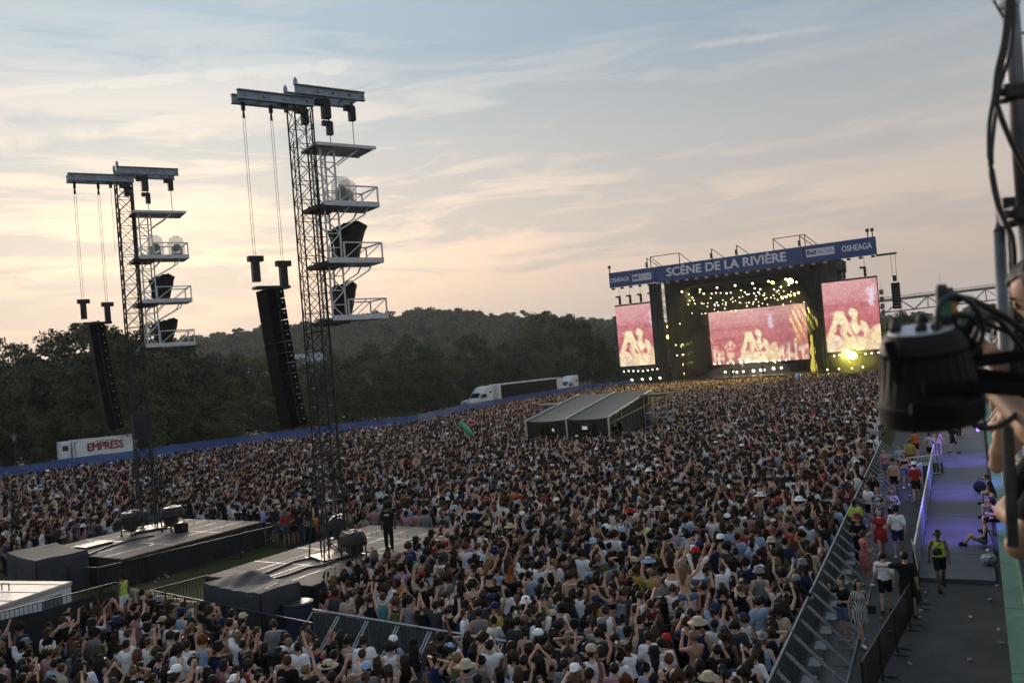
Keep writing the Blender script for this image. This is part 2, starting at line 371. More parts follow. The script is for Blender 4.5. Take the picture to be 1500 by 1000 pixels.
def tree(px, py, Y, kind, label, group='trees behind the blue fence', dz=0.0, wide=1.0):
    """a tree whose top shows at that pixel, standing at depth Y"""
    p = at(px, py, Y); cm, tb, H = tree_kinds[kind]; s = (p.z - dz) / H
    r = empty('tree', (p.x, Y, dz), random.uniform(0, 6.28), ('Broad', 'Slender', 'Wide low', 'Open topped', 'Bushy')[kind].lower() + ' ' + label, 'tree', group); r.scale = (s * wide, s * wide, s)
    for nm, me in (('crown', cm), ('trunk', _trunks[kind])):
        o = bpy.data.objects.new(nm, me); col.objects.link(o); o.parent = r
    return r
TL = ['dark tree behind the blue fence around the white EMPRESS trailer', 'tree behind the blue fence between the two lattice towers',
      'dark tree behind the blue fence leading up to the parked semi trucks', 'tree behind the black trailer and next to the stage', 'tree beside the stage wing below the steel bridge']
row = [(-60, 515, 96, 0, 0), (2, 498, 104, 3, 0), (40, 545, 92, 4, 0), (82, 503, 98, 2, 0), (132, 478, 104, 1, 0), (160, 505, 94, 0, 0), (205, 488, 108, 2, 0), (190, 560, 92, 4, 0), (258, 508, 112, 0, 0), (238, 545, 98, 4, 0), (300, 528, 108, 2, 1), (345, 522, 122, 1, 1), (330, 560, 104, 4, 1), (395, 530, 114, 0, 1), (440, 540, 122, 2, 1), (420, 570, 112, 4, 1), (490, 525, 128, 1, 1),
       (545, 512, 132, 0, 1), (520, 555, 120, 4, 1), (600, 498, 140, 2, 1), (575, 545, 126, 4, 1), (640, 520, 140, 0, 2), (625, 565, 134, 4, 2), (688, 492, 152, 1, 2), (668, 545, 146, 4, 2), (730, 510, 160, 2, 2), (775, 486, 172, 0, 2), (752, 520, 166, 4, 2), (798, 458, 178, 3, 3), (835, 470, 182, 0, 3), (872, 490, 190, 1, 3), (905, 500, 196, 2, 3), (940, 505, 200, 0, 3), (880, 512, 184, 4, 3),
       (-30, 560, 90, 4, 0), (110, 580, 90, 4, 0), (285, 585, 98, 4, 0), (470, 585, 115, 4, 1)]
for (px, py, Y, k, li) in row: tree(px, py, Y, k, TL[li])
for (px, py, Y, k) in ((1318, 462, 190, 0), (1350, 472, 170, 2), (1385, 466, 200, 1), (1420, 455, 175, 3), (1450, 448, 150, 1), (1475, 462, 140, 2), (1500, 455, 130, 0), (1405, 500, 125, 4), (1440, 520, 110, 4), (1335, 500, 150, 4), (1540, 460, 120, 1)):
    tree(px, py, Y, k, TL[4], 'trees beyond the stage')

# scattering by geometry nodes: points carry the index, turn, size and colours of what stands on them
def scatter(name, pts, idx, rot, scl, cols, templates, kind='stuff'):
    me = bpy.data.meshes.new(name); n = len(pts)
    me.vertices.add(n); me.vertices.foreach_set('co', np.ascontiguousarray(pts, np.float32).ravel())
    def attr(nm, typ, data, key='value'):
        a = me.attributes.new(nm, typ, 'POINT'); a.data.foreach_set(key, np.ascontiguousarray(data).ravel())
    attr('idx', 'INT', np.asarray(idx, np.int32)); attr('rot', 'FLOAT_VECTOR', np.asarray(rot, np.float32), 'vector'); attr('scl', 'FLOAT_VECTOR', np.asarray(scl, np.float32), 'vector')
    for k, v in cols.items(): attr(k, 'FLOAT_COLOR', np.asarray(v, np.float32), 'color')
    o = bpy.data.objects.new(name, me); col.objects.link(o); tag(o, kind=kind)
    tc_ = bpy.data.collections.new(name + '_kinds')
    for i, tm in enumerate(templates):
        q = bpy.data.objects.new('kind_%03d' % i, tm); tc_.objects.link(q)
    ng = bpy.data.node_groups.new(name, 'GeometryNodeTree')
    ng.interface.new_socket('Geometry', in_out='INPUT', socket_type='NodeSocketGeometry'); ng.interface.new_socket('Geometry', in_out='OUTPUT', socket_type='NodeSocketGeometry')
    gi = ng.nodes.new('NodeGroupInput'); go = ng.nodes.new('NodeGroupOutput'); ip = ng.nodes.new('GeometryNodeInstanceOnPoints'); ci = ng.nodes.new('GeometryNodeCollectionInfo')
    ci.inputs['Collection'].default_value = tc_; ci.inputs['Separate Children'].default_value = True; ci.inputs['Reset Children'].default_value = True
    mp = ng.nodes.new('GeometryNodeMeshToPoints'); ng.links.new(gi.outputs[0], mp.inputs[0]); ng.links.new(mp.outputs[0], ip.inputs['Points'])
    ip.inputs['Pick Instance'].default_value = True; ng.links.new(ci.outputs[0], ip.inputs['Instance'])
    for nm, typ, sk in (('idx', 'INT', 'Instance Index'), ('rot', 'FLOAT_VECTOR', 'Rotation'), ('scl', 'FLOAT_VECTOR', 'Scale')):
        na_ = ng.nodes.new('GeometryNodeInputNamedAttribute'); na_.data_type = typ; na_.inputs['Name'].default_value = nm
        ng.links.new(na_.outputs[0], ip.inputs[sk])
    ng.links.new(ip.outputs[0], go.inputs[0])
    md = o.modifiers.new('scatter', 'NODES'); md.node_group = ng
    return o

# ------------------------------------------------------------------ wooded hill
def hill_z(x, y):
    def ridge(cx, cy, rx, ry, h): return h * math.exp(-((x - cx) / rx) ** 2 - ((y - cy) / ry) ** 2)
    return ridge(-45, 500, 115, 110, 24) + ridge(-215, 540, 130, 130, 22) + ridge(95, 640, 110, 140, 9) + ridge(420, 800, 300, 120, 14)
o = MB().sheet(70, 36, lambda u, v: (-520 + 1200 * u, 270 + 700 * v, hill_z(-520 + 1200 * u, 270 + 700 * v) - 2.5)).build('hill', mat('forest_floor', (.02, .026, .012), .95, 0, .4, .05), smooth=True); tag(o, kind='structure')
fk = []
for k in range(4):
    V, Fq = crown_mesh(90 + k, 11, 4.6, -1.0, 30, 80, .5); fk.append(np_mesh('forest_crown', V, Fq, [leaf_mats[(k + 1) % 4]]))
P = []
for _ in range(5200):
    x = random.uniform(-430, 480); y = random.uniform(300, 720); z = hill_z(x, y)
    q = proj((x, y, z + 5))
    if q and -80 < q[0] < 1580 and (z > 6 or random.random() < .35): P.append((x, y, z - 1.5))
n = len(P)
scatter('distant_forest', P, rng.integers(0, 4, n), np.stack([np.zeros(n), np.zeros(n), rng.uniform(0, 6.28, n)], 1), np.repeat(rng.uniform(.65, 1.2, (n, 1)), 3, 1) * np.array([1.15, 1.15, 1]), {}, fk)
# ------------------------------------------------------------------ far steel bridge, houses glimpsed in the trees
bridge_m = mat('bridge_steel', (.075, .09, .105), .7, 0, .2, .2, spec=.2)
br = empty('steel_bridge', (300, 600, 0), 0, 'long grey steel truss bridge with lamp posts rising beyond the trees', 'bridge')
A = at(1240, 447, 640) ; Bp = at(1620, 401.5, 560)
bd = (Bp - A); Lb = bd.length; bu = bd / Lb
off = Vector((300, 600, 0))
def bp_(s, dz, side=0):
    p = A + bu * s - off + Vector((bu.y, -bu.x, 0)) * side; return Vector((p.x, p.y, p.z + dz))
mb = MB(); mb.bar(bp_(0, 0), bp_(Lb, 0), 9, 1.6); mb.build('bridge_deck', bridge_m, br)
mb = MB(); mb.bar(bp_(0, 2.2, 4.4), bp_(Lb, 2.2, 4.4), .25); mb.bar(bp_(0, 1.5, 4.4), bp_(Lb, 1.5, 4.4), .2)
s = 0
while s < Lb: mb.bar(bp_(s, .8, 4.4), bp_(s, 2.2, 4.4), .15); s += 2.2
mb.build('parapet', bridge_m, br)
for side in (-4, 4):
    mb = MB(); mb.bar(bp_(0, -8.4, side), bp_(Lb, -8.4, side), .7); s = 0; k = 0
    while s + 9 < Lb:
        mb.bar(bp_(s, -.6, side), bp_(s + 9, -8.4, side), .45) if k % 2 == 0 else mb.bar(bp_(s, -8.4, side), bp_(s + 9, -.6, side), .45)
        if k % 2 == 0: mb.bar(bp_(s, -.6, side), bp_(s, -8.4, side), .3)
        s += 9; k += 1
    mb.build('truss', bridge_m, br)
s = 25
while s < Lb:
    MB().rod(bp_(s, .8, 3), bp_(s, 14, 3), .16, .1).build('lamp_post', bridge_m, br); s += 38
s = 12
while s < Lb: MB().box(bp_(s, -8.4 - 8) , (3, 3, 15)).build('pier', bridge_m, br); s += 72
def far_house(px, py, Y, w_, h_, label, roofc):
    p = at(px, py, Y); r = empty('house', (p.x, Y, p.z - h_), R_(20), label, 'house')
    MB().box((0, 0, h_ * .3), (w_, w_ * .7, h_ * .6)).build('wall', mat('pale_wall', (.4, .4, .4), .8), r)
    MB().add([(-w_ * .55, -w_ * .4, h_ * .6), (w_ * .55, -w_ * .4, h_ * .6), (w_ * .55, w_ * .4, h_ * .6), (-w_ * .55, w_ * .4, h_ * .6), (-w_ * .5, 0, h_), (w_ * .5, 0, h_)],
             [(0, 1, 5, 4), (2, 3, 4, 5), (1, 2, 5), (3, 0, 4), (3, 2, 1, 0)]).build('roof', mat('roof_' + roofc[0], roofc[1], .5), r)
far_house(366, 538, 128, 4.5, 3.4, 'small building with pale bluish roof showing through the trees', ('pale', (.5, .54, .58)))
far_house(448, 518, 330, 12, 8, 'grey roofed house half hidden in trees on the hill', ('grey', (.2, .23, .25)))
# white marquees behind the light fixture
def marquee(px, py, Y, w_, label):
    p = at(px, py, Y); r = empty('marquee_tent', (p.x, Y, 0), R_(15), label, 'tent'); h = p.z; e = h * .62
    MB().add([(-w_ / 2, -w_ / 2, e), (w_ / 2, -w_ / 2, e), (w_ / 2, w_ / 2, e), (-w_ / 2, w_ / 2, e), (0, 0, h)], [(0, 1, 4), (1, 2, 4), (2, 3, 4), (3, 0, 4), (3, 2, 1, 0)]).build('canopy', mat('white_canvas', (.6, .65, .68), .7), r)
    for a in (-1, 1):
        for b_ in (-1, 1): MB().rod((a * w_ * .48, b_ * w_ * .48, 0), (a * w_ * .48, b_ * w_ * .48, e), .06).build('pole', alu, r)
marquee(1427, 479, 95, 6.5, 'white peaked marquee among the trees beside the scaffold pole')
marquee(1452, 505, 84, 6, 'lower white marquee tent partly hidden by dark leaves')

# ------------------------------------------------------------------ blue scrim fence along the field edge
fence_m = bpy.data.materials.new('blue_mesh_scrim'); fence_m.use_nodes = True; t = fence_m.node_tree; b = t.nodes['Principled BSDF']
co = t.nodes.new('ShaderNodeTexCoord'); na = t.nodes.new('ShaderNodeTexNoise'); na.inputs['Scale'].default_value = .8; na.inputs['Detail'].default_value = 4; t.links.new(co.outputs['Object'], na.inputs[0])
t.links.new(ramp(t, na.outputs[0], [(.3, (.022, .060, .235)), (.7, (.045, .105, .36))]), b.inputs['Base Color']); b.inputs['Roughness'].default_value = .6; b.inputs['Alpha'].default_value = .9
FP = [gp(-130, 699, 2.2), gp(0, 683, 2.2), gp(150, 664, 2.2), gp(300, 645, 2.2), gp(500, 620, 2.2), gp(612, 606, 2.2), gp(690, 590, 2.2), gp(780, 575, 2.2), gp(850, 564, 2.2), gp(930, 556, 2.2)]
fe = empty('blue_fence', (FP[3].x, FP[3].y, 0), 0, 'long blue mesh covered fence running along the edge of the crowd', 'fence')
fo = Vector((FP[3].x, FP[3].y, 0)); FPN = [Vector((p.x, p.y, 0)) for p in FP]
k = 0
for a, c in zip(FPN[:-1], FPN[1:]):
    d = c - a; nseg = max(1, round(d.length / 3.6))
    for i in range(nseg):
        p = a + d * (i / nseg); q = a + d * ((i + 1) / nseg); u = (q - p).normalized(); nrm = Vector((-u.y, u.x, 0)); L_ = (q - p).length; sag = random.uniform(-.05, .05)
        MB().sheet(6, 3, lambda x, y: tuple(p - fo + u * (L_ * x) + nrm * (.05 * math.sin(3.1 * x * 2 + k) * (1 - abs(2 * y - 1)) + .02 * random.uniform(-1, 1)) + Vector((0, 0, .05 + 2.12 * y - .05 * math.sin(math.pi * x) * y + sag)))).build('scrim_panel', fence_m, fe)
        MB().rod(p - fo + nrm * .08, p - fo + nrm * .08 + Vector((0, 0, 2.25)), .03).build('post', steel, fe); k += 1
# pale line-art printed on the scrim
pale_print = mat('pale_blue_print', (.10, .19, .45), .6)
for px, y0 in ((215, 672), (345, 655), (455, 640), (560, 626)):
    mb = MB(); c = gp(px, y0, 1.35) - fo; u = (FPN[5] - FPN[2]).normalized(); nrm = Vector((u.y, -u.x, 0)) * .16
    for (a, e) in ((-1.8, 1.4), (1.2, 2.0)):
        mb.tube([c + nrm + u * (a + e * s_ / 8) + Vector((0, 0, .45 * math.sin(math.pi * s_ / 8) - .1)) for s_ in range(9)], .035, 4)
    mb.build('printed_line', pale_print, fe)

# ------------------------------------------------------------------ trucks behind the fence
def wheel(parent, x, y, r=.5, w_=.3):
    wv = empty('wheel', (x, y, r), 0); wv.parent = parent
    M = Matrix.Rotation(math.pi / 2, 3, 'X')
    MB().lathe([(r * .62, -w_ / 2), (r * .95, -w_ / 2), (r, -w_ * .3), (r, w_ * .3), (r * .95, w_ / 2), (r * .62, w_ / 2)], n=16, M=M).build('tyre', tyre_m, wv)
    MB().lathe([(r * .6, -w_ * .45), (r * .6, w_ * .45)], n=14, M=M).build('rim', alu, wv)
def tractor(loc, rz, label, hood=True):
    """long-nose sleeper cab, nose towards local -x"""
    r = empty('truck_tractor', loc, rz, label, 'truck')
    sx = [(-3.4, .9), (-3.4, 1.75), (-3.1, 1.95), (-1.55, 2.15), (-.9, 2.95), (.1, 3.75), (1.0, 3.95), (1.7, 3.95), (1.7, .9)]
    W = 1.2; n = len(sx)
    MB().add([(x, -W, z) for x, z in sx] + [(x, W, z) for x, z in sx], [tuple(range(n)), tuple(range(2 * n - 1, n - 1, -1))] + [(i, n + i, n + (i + 1) % n, (i + 1) % n) for i in range(n)]).build('cab', white_paint, r, bevel=.12)
    MB().add([(-1.5, -1.0, 2.22), (-1.5, 1.0, 2.22), (-.95, .95, 2.92), (-.95, -.95, 2.92)], [(0, 1, 2, 3)]).build('windscreen', glass_dark, r, loc=(-.03, 0, .03))
    for s_ in (-1, 1):
        MB().box((-.35, s_ * 1.205, 2.45), (.9, .02, .62)).build('side_window', glass_dark, r)
        MB().box((1.05, s_ * 1.205, 2.95), (.5, .02, .28)).build('side_window', glass_dark, r)
        MB().box((-3.42, s_ * .85, 1.25), (.06, .35, .25)).build('headlight', alu, r)
        MB().box((-1.2, s_ * 1.4, 2.4), (.12, .2, .6)).build('mirror', black_metal, r)
        wheel(r, -2.4, s_ * 1.0)
        for x in (2.6, 3.8): wheel(r, x, s_ * .95)
    MB().box((-3.44, 0, 1.35), (.06, .9, .8)).build('grille', alu, r)
    MB().box((1.2, 0, .75), (6.2, .9, .3)).build('chassis', black_metal, r)
    return r
t1 = at(726, 590, 142); t2 = at(815, 575, 153)
dv = Vector((t2.x - t1.x, t2.y - t1.y, 0)); trz = math.atan2(dv.y, dv.x)
tr = empty('semi_trailer', (t1.x, t1.y, 0), trz, 'black sided semi trailer with white frame behind the blue fence', 'trailer')
TLn = dv.length
MB().box((TLn / 2, 0, 2.5), (TLn - .5, 2.5, 2.75)).build('side_wall', mat('black_trailer_side', (.010, .010, .010), .8, 0, .3, .8, spec=.1), tr)
MB().box((TLn / 2, 0, 3.95), (TLn, 2.56, .16)).build('roof_rail', white_paint, tr)
MB().box((-.1, 0, 2.52), (.5, 2.58, 2.8)).build('front_frame', white_paint, tr)
MB().box((TLn - .4, 0, 2.52), (1.5, 2.58, 2.8)).build('rear_frame', white_paint, tr)
MB().box((TLn / 2, 0, 1.05), (TLn, 2.3, .16)).build('floor_frame', black_metal, tr)
for x in (TLn - 2, TLn - 3.3):
    for s_ in (-1, 1): wheel(tr, x, s_ * 1.0)
dn = dv.normalized()
tractor((t1.x - dn.x * 3.2, t1.y - dn.y * 3.2, 0), trz, 'white sleeper cab truck coupled in front of the black trailer')
t3 = at(833, 575, 161)
tractor((t3.x, t3.y, 0), trz, 'white sleeper cab truck parked behind the black trailer')
# box truck with lettering
e1 = at(104, 668, 85); e2 = at(197, 655, 88.5); dv = Vector((e2.x - e1.x, e2.y - e1.y, 0)); erz = math.atan2(dv.y, dv.x); EL = dv.length
bt = empty('box_trailer', (e1.x, e1.y, 0), erz, 'white box trailer with red and black EMPRESS lettering behind the fence', 'trailer')
MB().box((EL / 2, 0, 2.3), (EL, 2.4, 2.7)).build('box', white_paint, bt, bevel=.03)
MB().box((EL / 2, 0, .8), (EL, 1.0, .25)).build('chassis', black_metal, bt)
MB().box((.2, -1.21, 2.3), (.05, .04, 2.6)).build('corner_post', black_metal, bt)
MB().box((-.55, .1, 2.75), (.9, 2.1, 1.7)).build('refrigeration_unit', white_paint, bt, bevel=.08)
MB().box((-.6, -.97, 3.0), (.5, .04, .5)).build('unit_grille', black_metal, bt)
lettering('lettering', 'EMPRESS', 1.05, mat('red_black_print', (.16, .02, .025), .5, 0, .6, 1.2, c2=(.34, .03, .03)), bt, frame(Vector((EL * .50, -1.215, 2.82)), (1, 0, 0), (0, 0, 1)), .01, .045, width=3.2)
MB().tube([(EL * .5 + 1.5 * math.cos(a_), -1.22, 3.05 + .32 * math.sin(a_)) for a_ in np.linspace(2.6, .6, 12)], .025, 4).build('printed_arc', mat('red_print', (.3, .03, .03), .5), bt)
for s_ in (-1, 1):
    for x in (EL - 1, EL - 2.2): wheel(bt, x, s_ * .95)
MB().box((-2.2, 0, 1.5), (1.8, 2.1, .1)).build('awning_roof', white_paint, bt)
for x in (-3, -1.5):
    for y in (-.95, .95): MB().rod((x, y, 0), (x, y, 1.46), .03).build('leg', steel, bt)

# ------------------------------------------------------------------ park lamp posts
def park_lamp(px, py, Y, label):
    p = at(px, py, Y); r = empty('street_lamp', (p.x, Y, 0), 0, label, 'street lamp', 'park lamp posts')
    h = p.z; lm = mat('dark_iron', (.03, .032, .03), .5, .4)
    MB().lathe([(.16, 0), (.15, .4), (.07, .5), (.06, h - .7), (.09, h - .65)], n=8).build('post', lm, r)
    MB().lathe([(.10, h - .65), (.24, h - .2), (.24, h - .1)], n=8).build('lantern', mat('dull_lantern_glass', (.25, .25, .22), .2), r)
    MB().lathe([(.30, h - .1), (.18, h + .05), (.03, h + .18)], n=8).build('lantern_cap', lm, r)
park_lamp(20, 636, 86, 'dark park lamp post beside the white awning behind the blue fence')
park_lamp(380, 592, 106, 'dark park lamp post against trees behind the hanging speaker column')
park_lamp(665, 562, 138, 'dark park lamp post just ahead of the white sleeper cab truck')
park_lamp(868, 545, 178, 'distant park lamp post between the trees beside the stage')
# ------------------------------------------------------------------ main stage (local x along the front, +y away from the audience)
SC = Vector((38.425, 149.5, 0)); SRZ = R_(-34.94)
stage = empty('concert_stage', SC, SRZ, 'big black concert stage with blue banner reading SCÈNE DE LA RIVIÈRE', 'stage')
SM = Matrix.Translation(SC) @ Matrix.Rotation(SRZ, 4, 'Z')
def sw(x, y, z): return SM @ Vector((x, y, z))
blue_banner = mat('blue_banner_vinyl', (.028, .062, .225), .55, 0, .22, .25)
stage_black = mat('stage_black', (.010, .010, .011), .8, 0, .4, .6)
white_print = mat('white_print', (.66, .70, .82), .6)
for nm, x0, x1 in (('banner', -23.6, -14.15), ('banner', -14.05, 12.4), ('banner', 12.5, 23.6)):
    b_ = MB().sheet(18, 4, lambda u, v: (x0 + (x1 - x0) * u, -.12 + .03 * math.sin(11 * u + 3 * v), 19.5 + 2.8 * v)).build(nm, blue_banner, stage)
    MB().box(((x0 + x1) / 2, .12, 20.9), (x1 - x0 - .02, .3, 2.78)).build('banner_backing', stage_black, stage)
TY = -.2
def stext(txt, xc, zc, size, width, m=white_print, bold=.012): return lettering('lettering', txt, size, m, stage, frame(Vector((xc, TY, zc)), (1, 0, 0), (0, 0, 1)), .01, bold * size, width)
stext('SCÈNE DE LA RIVIÈRE', -1.15, 20.95, 2.1, 21.4, bold=.036)
stext('OSHEAGA', -21.35, 20.82, 1.15, 3.9, bold=.03); stext('OSHEAGA', 20.75, 20.95, 1.35, 4.5, bold=.03)
for xc, wd, zc in ((-16.85, 3.9, 20.8), (15.1, 4.5, 21.05)):
    MB().box((xc, TY, zc), (wd, .02, 1.25)).build('sign_panel', white_print, stage)
    lettering('lettering', 'Bell', .95, mat('navy_print', (.02, .03, .09), .6), stage, frame(Vector((xc - wd * .30, TY - .03, zc)), (1, 0, 0), (0, 0, 1)), .01, .03, wd * .30)
    lettering('lettering', 'Alt Télé', .95, mat('grey_print', (.30, .32, .42), .6), stage, frame(Vector((xc + wd * .17, TY - .03, zc)), (1, 0, 0), (0, 0, 1)), .01, .005, wd * .54)
# roof, legs, wings
MB().add([(-14, .3, 22.2), (14, .3, 22.2), (14, 20, 20.5), (-14, 20, 20.5), (-14, .3, 19.6), (14, .3, 19.6), (14, 20, 18.5), (-14, 20, 18.5)],
         [(0, 1, 2, 3), (7, 6, 5, 4), (4, 5, 1, 0), (5, 6, 2, 1), (6, 7, 3, 2), (7, 4, 0, 3)]).build('roof', stage_black, stage)
for x in (-19, 18.2):
    MB().box((x, 1.2, 20.3), (9.6, 1.6, 1.2)).build('wing_truss', stage_black, stage)
def ladder(mb, x, y, z0, z1, w_=1.4, r=.09, st=1.6):
    cs = [(x + a * w_ / 2, y + b_ * w_ / 2) for a, b_ in ((-1, -1), (1, -1), (1, 1), (-1, 1))]
    for cx_, cy_ in cs: mb.bar((cx_, cy_, z0), (cx_, cy_, z1), r)
    z = z0; k = 0
    while z < z1 - .1:
        ze = min(z1, z + st)
        for i in range(4):
            a, c = cs[i], cs[(i + 1) % 4]
            if k % 2: a, c = c, a
            mb.bar((*a, z), (*c, ze), r * .7); mb.bar((*cs[i], ze), (*cs[(i + 1) % 4], ze), r * .7)
        z = ze; k += 1
    return mb
for x in (-13.6, 13.2):
    for y in (1.5, 18): ladder(MB(), x, y, 0, 19.6).build('leg_tower', stage_black, stage)
    MB().sheet(10, 12, lambda u, v: (x + .25 * math.sin(22 * u), 2 + 17 * u, 1 + 18.4 * v)).build('side_drape', black_cloth, stage)
MB().sheet(40, 10, lambda u, v: (-13.6 + 27 * u, 19 + .25 * math.sin(60 * u), .5 + 18.5 * v)).build('back_drape', black_cloth, stage)
for s_, x0, x1 in ((-1, -16.2, -13.9), (1, 13.6, 14.5)):
    MB().sheet(8, 12, lambda u, v: (x0 + (x1 - x0) * u, 1.0 + .15 * math.sin(14 * u), .5 + 19 * v)).build('wing_drape', black_cloth, stage)
MB().sheet(10, 10, lambda u, v: (14.4 + 2.2 * u, 2.6 + .2 * math.sin(16 * u), 13.5 + 6.0 * v)).build('grey_drape', mat('grey_scrim', (.10, .105, .10), .8, 0, .3, .5, .3), stage)
MB().box((-.2, 8.8, .85), (27.2, 17.4, 1.5)).build('deck', mat('stage_floor', (.03, .03, .03), .35, 0, .3, 1), stage)
MB().sheet(50, 3, lambda u, v: (-24 + 48 * u, -.3 + .08 * math.sin(70 * u), .05 + 1.45 * v)).build('front_skirt', black_cloth, stage)
for x in (-19.5, 18.6): MB().box((x, 3.2, 2.2), (9.8, 4, 4.0)).build('wing_deck', stage_black, stage)
# lamps slung under the front edge
for k in range(26):
    x = -23 + 46 * k / 25
    MB().box((x, .1, 19.28), (.5, .45, .32)).build('edge_fixture', grey_steel if 4 < k < 22 else stage_black, stage)
# walkway rails and outriggers on the roof
rail_m = mat('roof_rail_steel', (.05, .05, .055), .5, .4)
for x0, x1 in ((-14.9, -9.3), (7.6, 12.8)):
    mb = MB(); mb.bar((x0, 0, 24.2), (x1, 0, 24.2), .12)
    for x in (x0, x1): mb.bar((x, 0, 22.3), (x, 0, 24.2), .12); mb.bar((x, 0, 24.2), (x + 1.6, 1.5, 22.3), .1)
    mb.build('roof_guard_rail', rail_m, stage)
for x in (-3.2, 1.3, -15.6, 12.0):
    mb = MB(); mb.bar((x, 0, 22.2), (x, 0, 24.1), .13); mb.bar((x, 0, 24.1), (x + 1.7, 1.5, 22.3), .1); mb.box((x - .15, 0, 22.9), (.35, .3, .9)); mb.build('roof_outrigger', rail_m, stage)
for x in (-23.4, 22.5, 23.2):
    mb = MB(); mb.bar((x, 0, 22.3), (x, 0, 23.7), .14); mb.box((x, 0, 23.4), (.45, .3, .5)); mb.build('roof_antenna', rail_m, stage)
MB().bar((23.4, .4, 19.35), (26.4, .4, 19.35), .3, .3).build('outrigger_beam', stage_black, stage)

# LED screens: picture drawn per cell from soft ellipses
def lin(c): return tuple((x / 255 / 12.92 if x < 10 else ((x / 255 + .055) / 1.055) ** 2.4) for x in c)
_WP = dict(hairtop=[(322,330),(345,318),(372,330),(388,365),(386,410),(398,455),(376,466),(366,425),(372,392),(372,362),(360,342),(340,334)], hair=[(345,322),(372,335),(388,370),(384,410),(396,450),(374,462),(364,420),(368,380),(350,345),(318,335)], torso=[(330,400),(365,410),(372,425),(410,425),(440,440),(465,490),(470,530),(452,560),(472,590),(445,665),(298,668),(268,590),(285,520),(300,460),(325,440)],
  face=[(300,345),(318,328),(345,325),(366,340),(376,365),(370,395),(350,412),(325,408),(308,390),(298,372)], braL=[(287,512),(318,538),(333,552),(305,560),(288,545)], braR=[(357,545),(400,492),(426,520),(424,543),(390,549)], strap=[(302,460),(314,460),(345,510),(384,588),(372,598),(326,520)],
  hands=[(150,380),(185,375),(190,362),(255,358),(265,390),(290,430),(305,460),(280,470),(262,455),(250,475),(215,460),(190,470),(165,455),(175,420),(182,388),(155,388)], armA=[(165,455),(205,468),(198,520),(175,560),(168,640),(128,660),(138,540)], armB=[(240,468),(305,460),(292,500),(302,540),(332,610),(350,668),(288,668),(255,580),(232,520)],
  man=[(462,500),(500,460),(545,440),(562,500),(574,650),(468,660),(445,600),(455,555)], folk=[(128,560),(180,540),(240,560),(260,610),(300,668),(125,695)], line1=[(205,425),(250,418),(252,428),(208,436)], line2=[(200,450),(232,430),(240,440),(212,462)], shade1=[(440,470),(466,500),(470,530),(452,560),(470,590),(450,640),(430,600),(440,540)], shade2=[(325,410),(352,414),(372,426),(360,440),(335,425)], shade3=[(240,470),(258,475),(262,520),(280,580),(310,660),(288,668),(255,580),(232,520)], eye=[(312,358),(330,352),(332,357),(314,363)], eye2=[(345,350),(362,349),(362,354),(346,355)], mouth=[(318,388),(334,384),(335,390),(320,394)], fold=[(345,600),(370,570),(378,575),(352,612)], belly=[(300,600),(345,640),(338,650),(296,615)])
def _wuv(q):                                        # crop coordinates -> u (0..1 left to right), v (0..1 bottom to top)
    x, y = q[0] - 75, q[1] - 145; det = 437 * 545 - 55 * -57
    return ((x * 545 - y * 55) / det, 1 - (437 * y + 57 * x) / det)
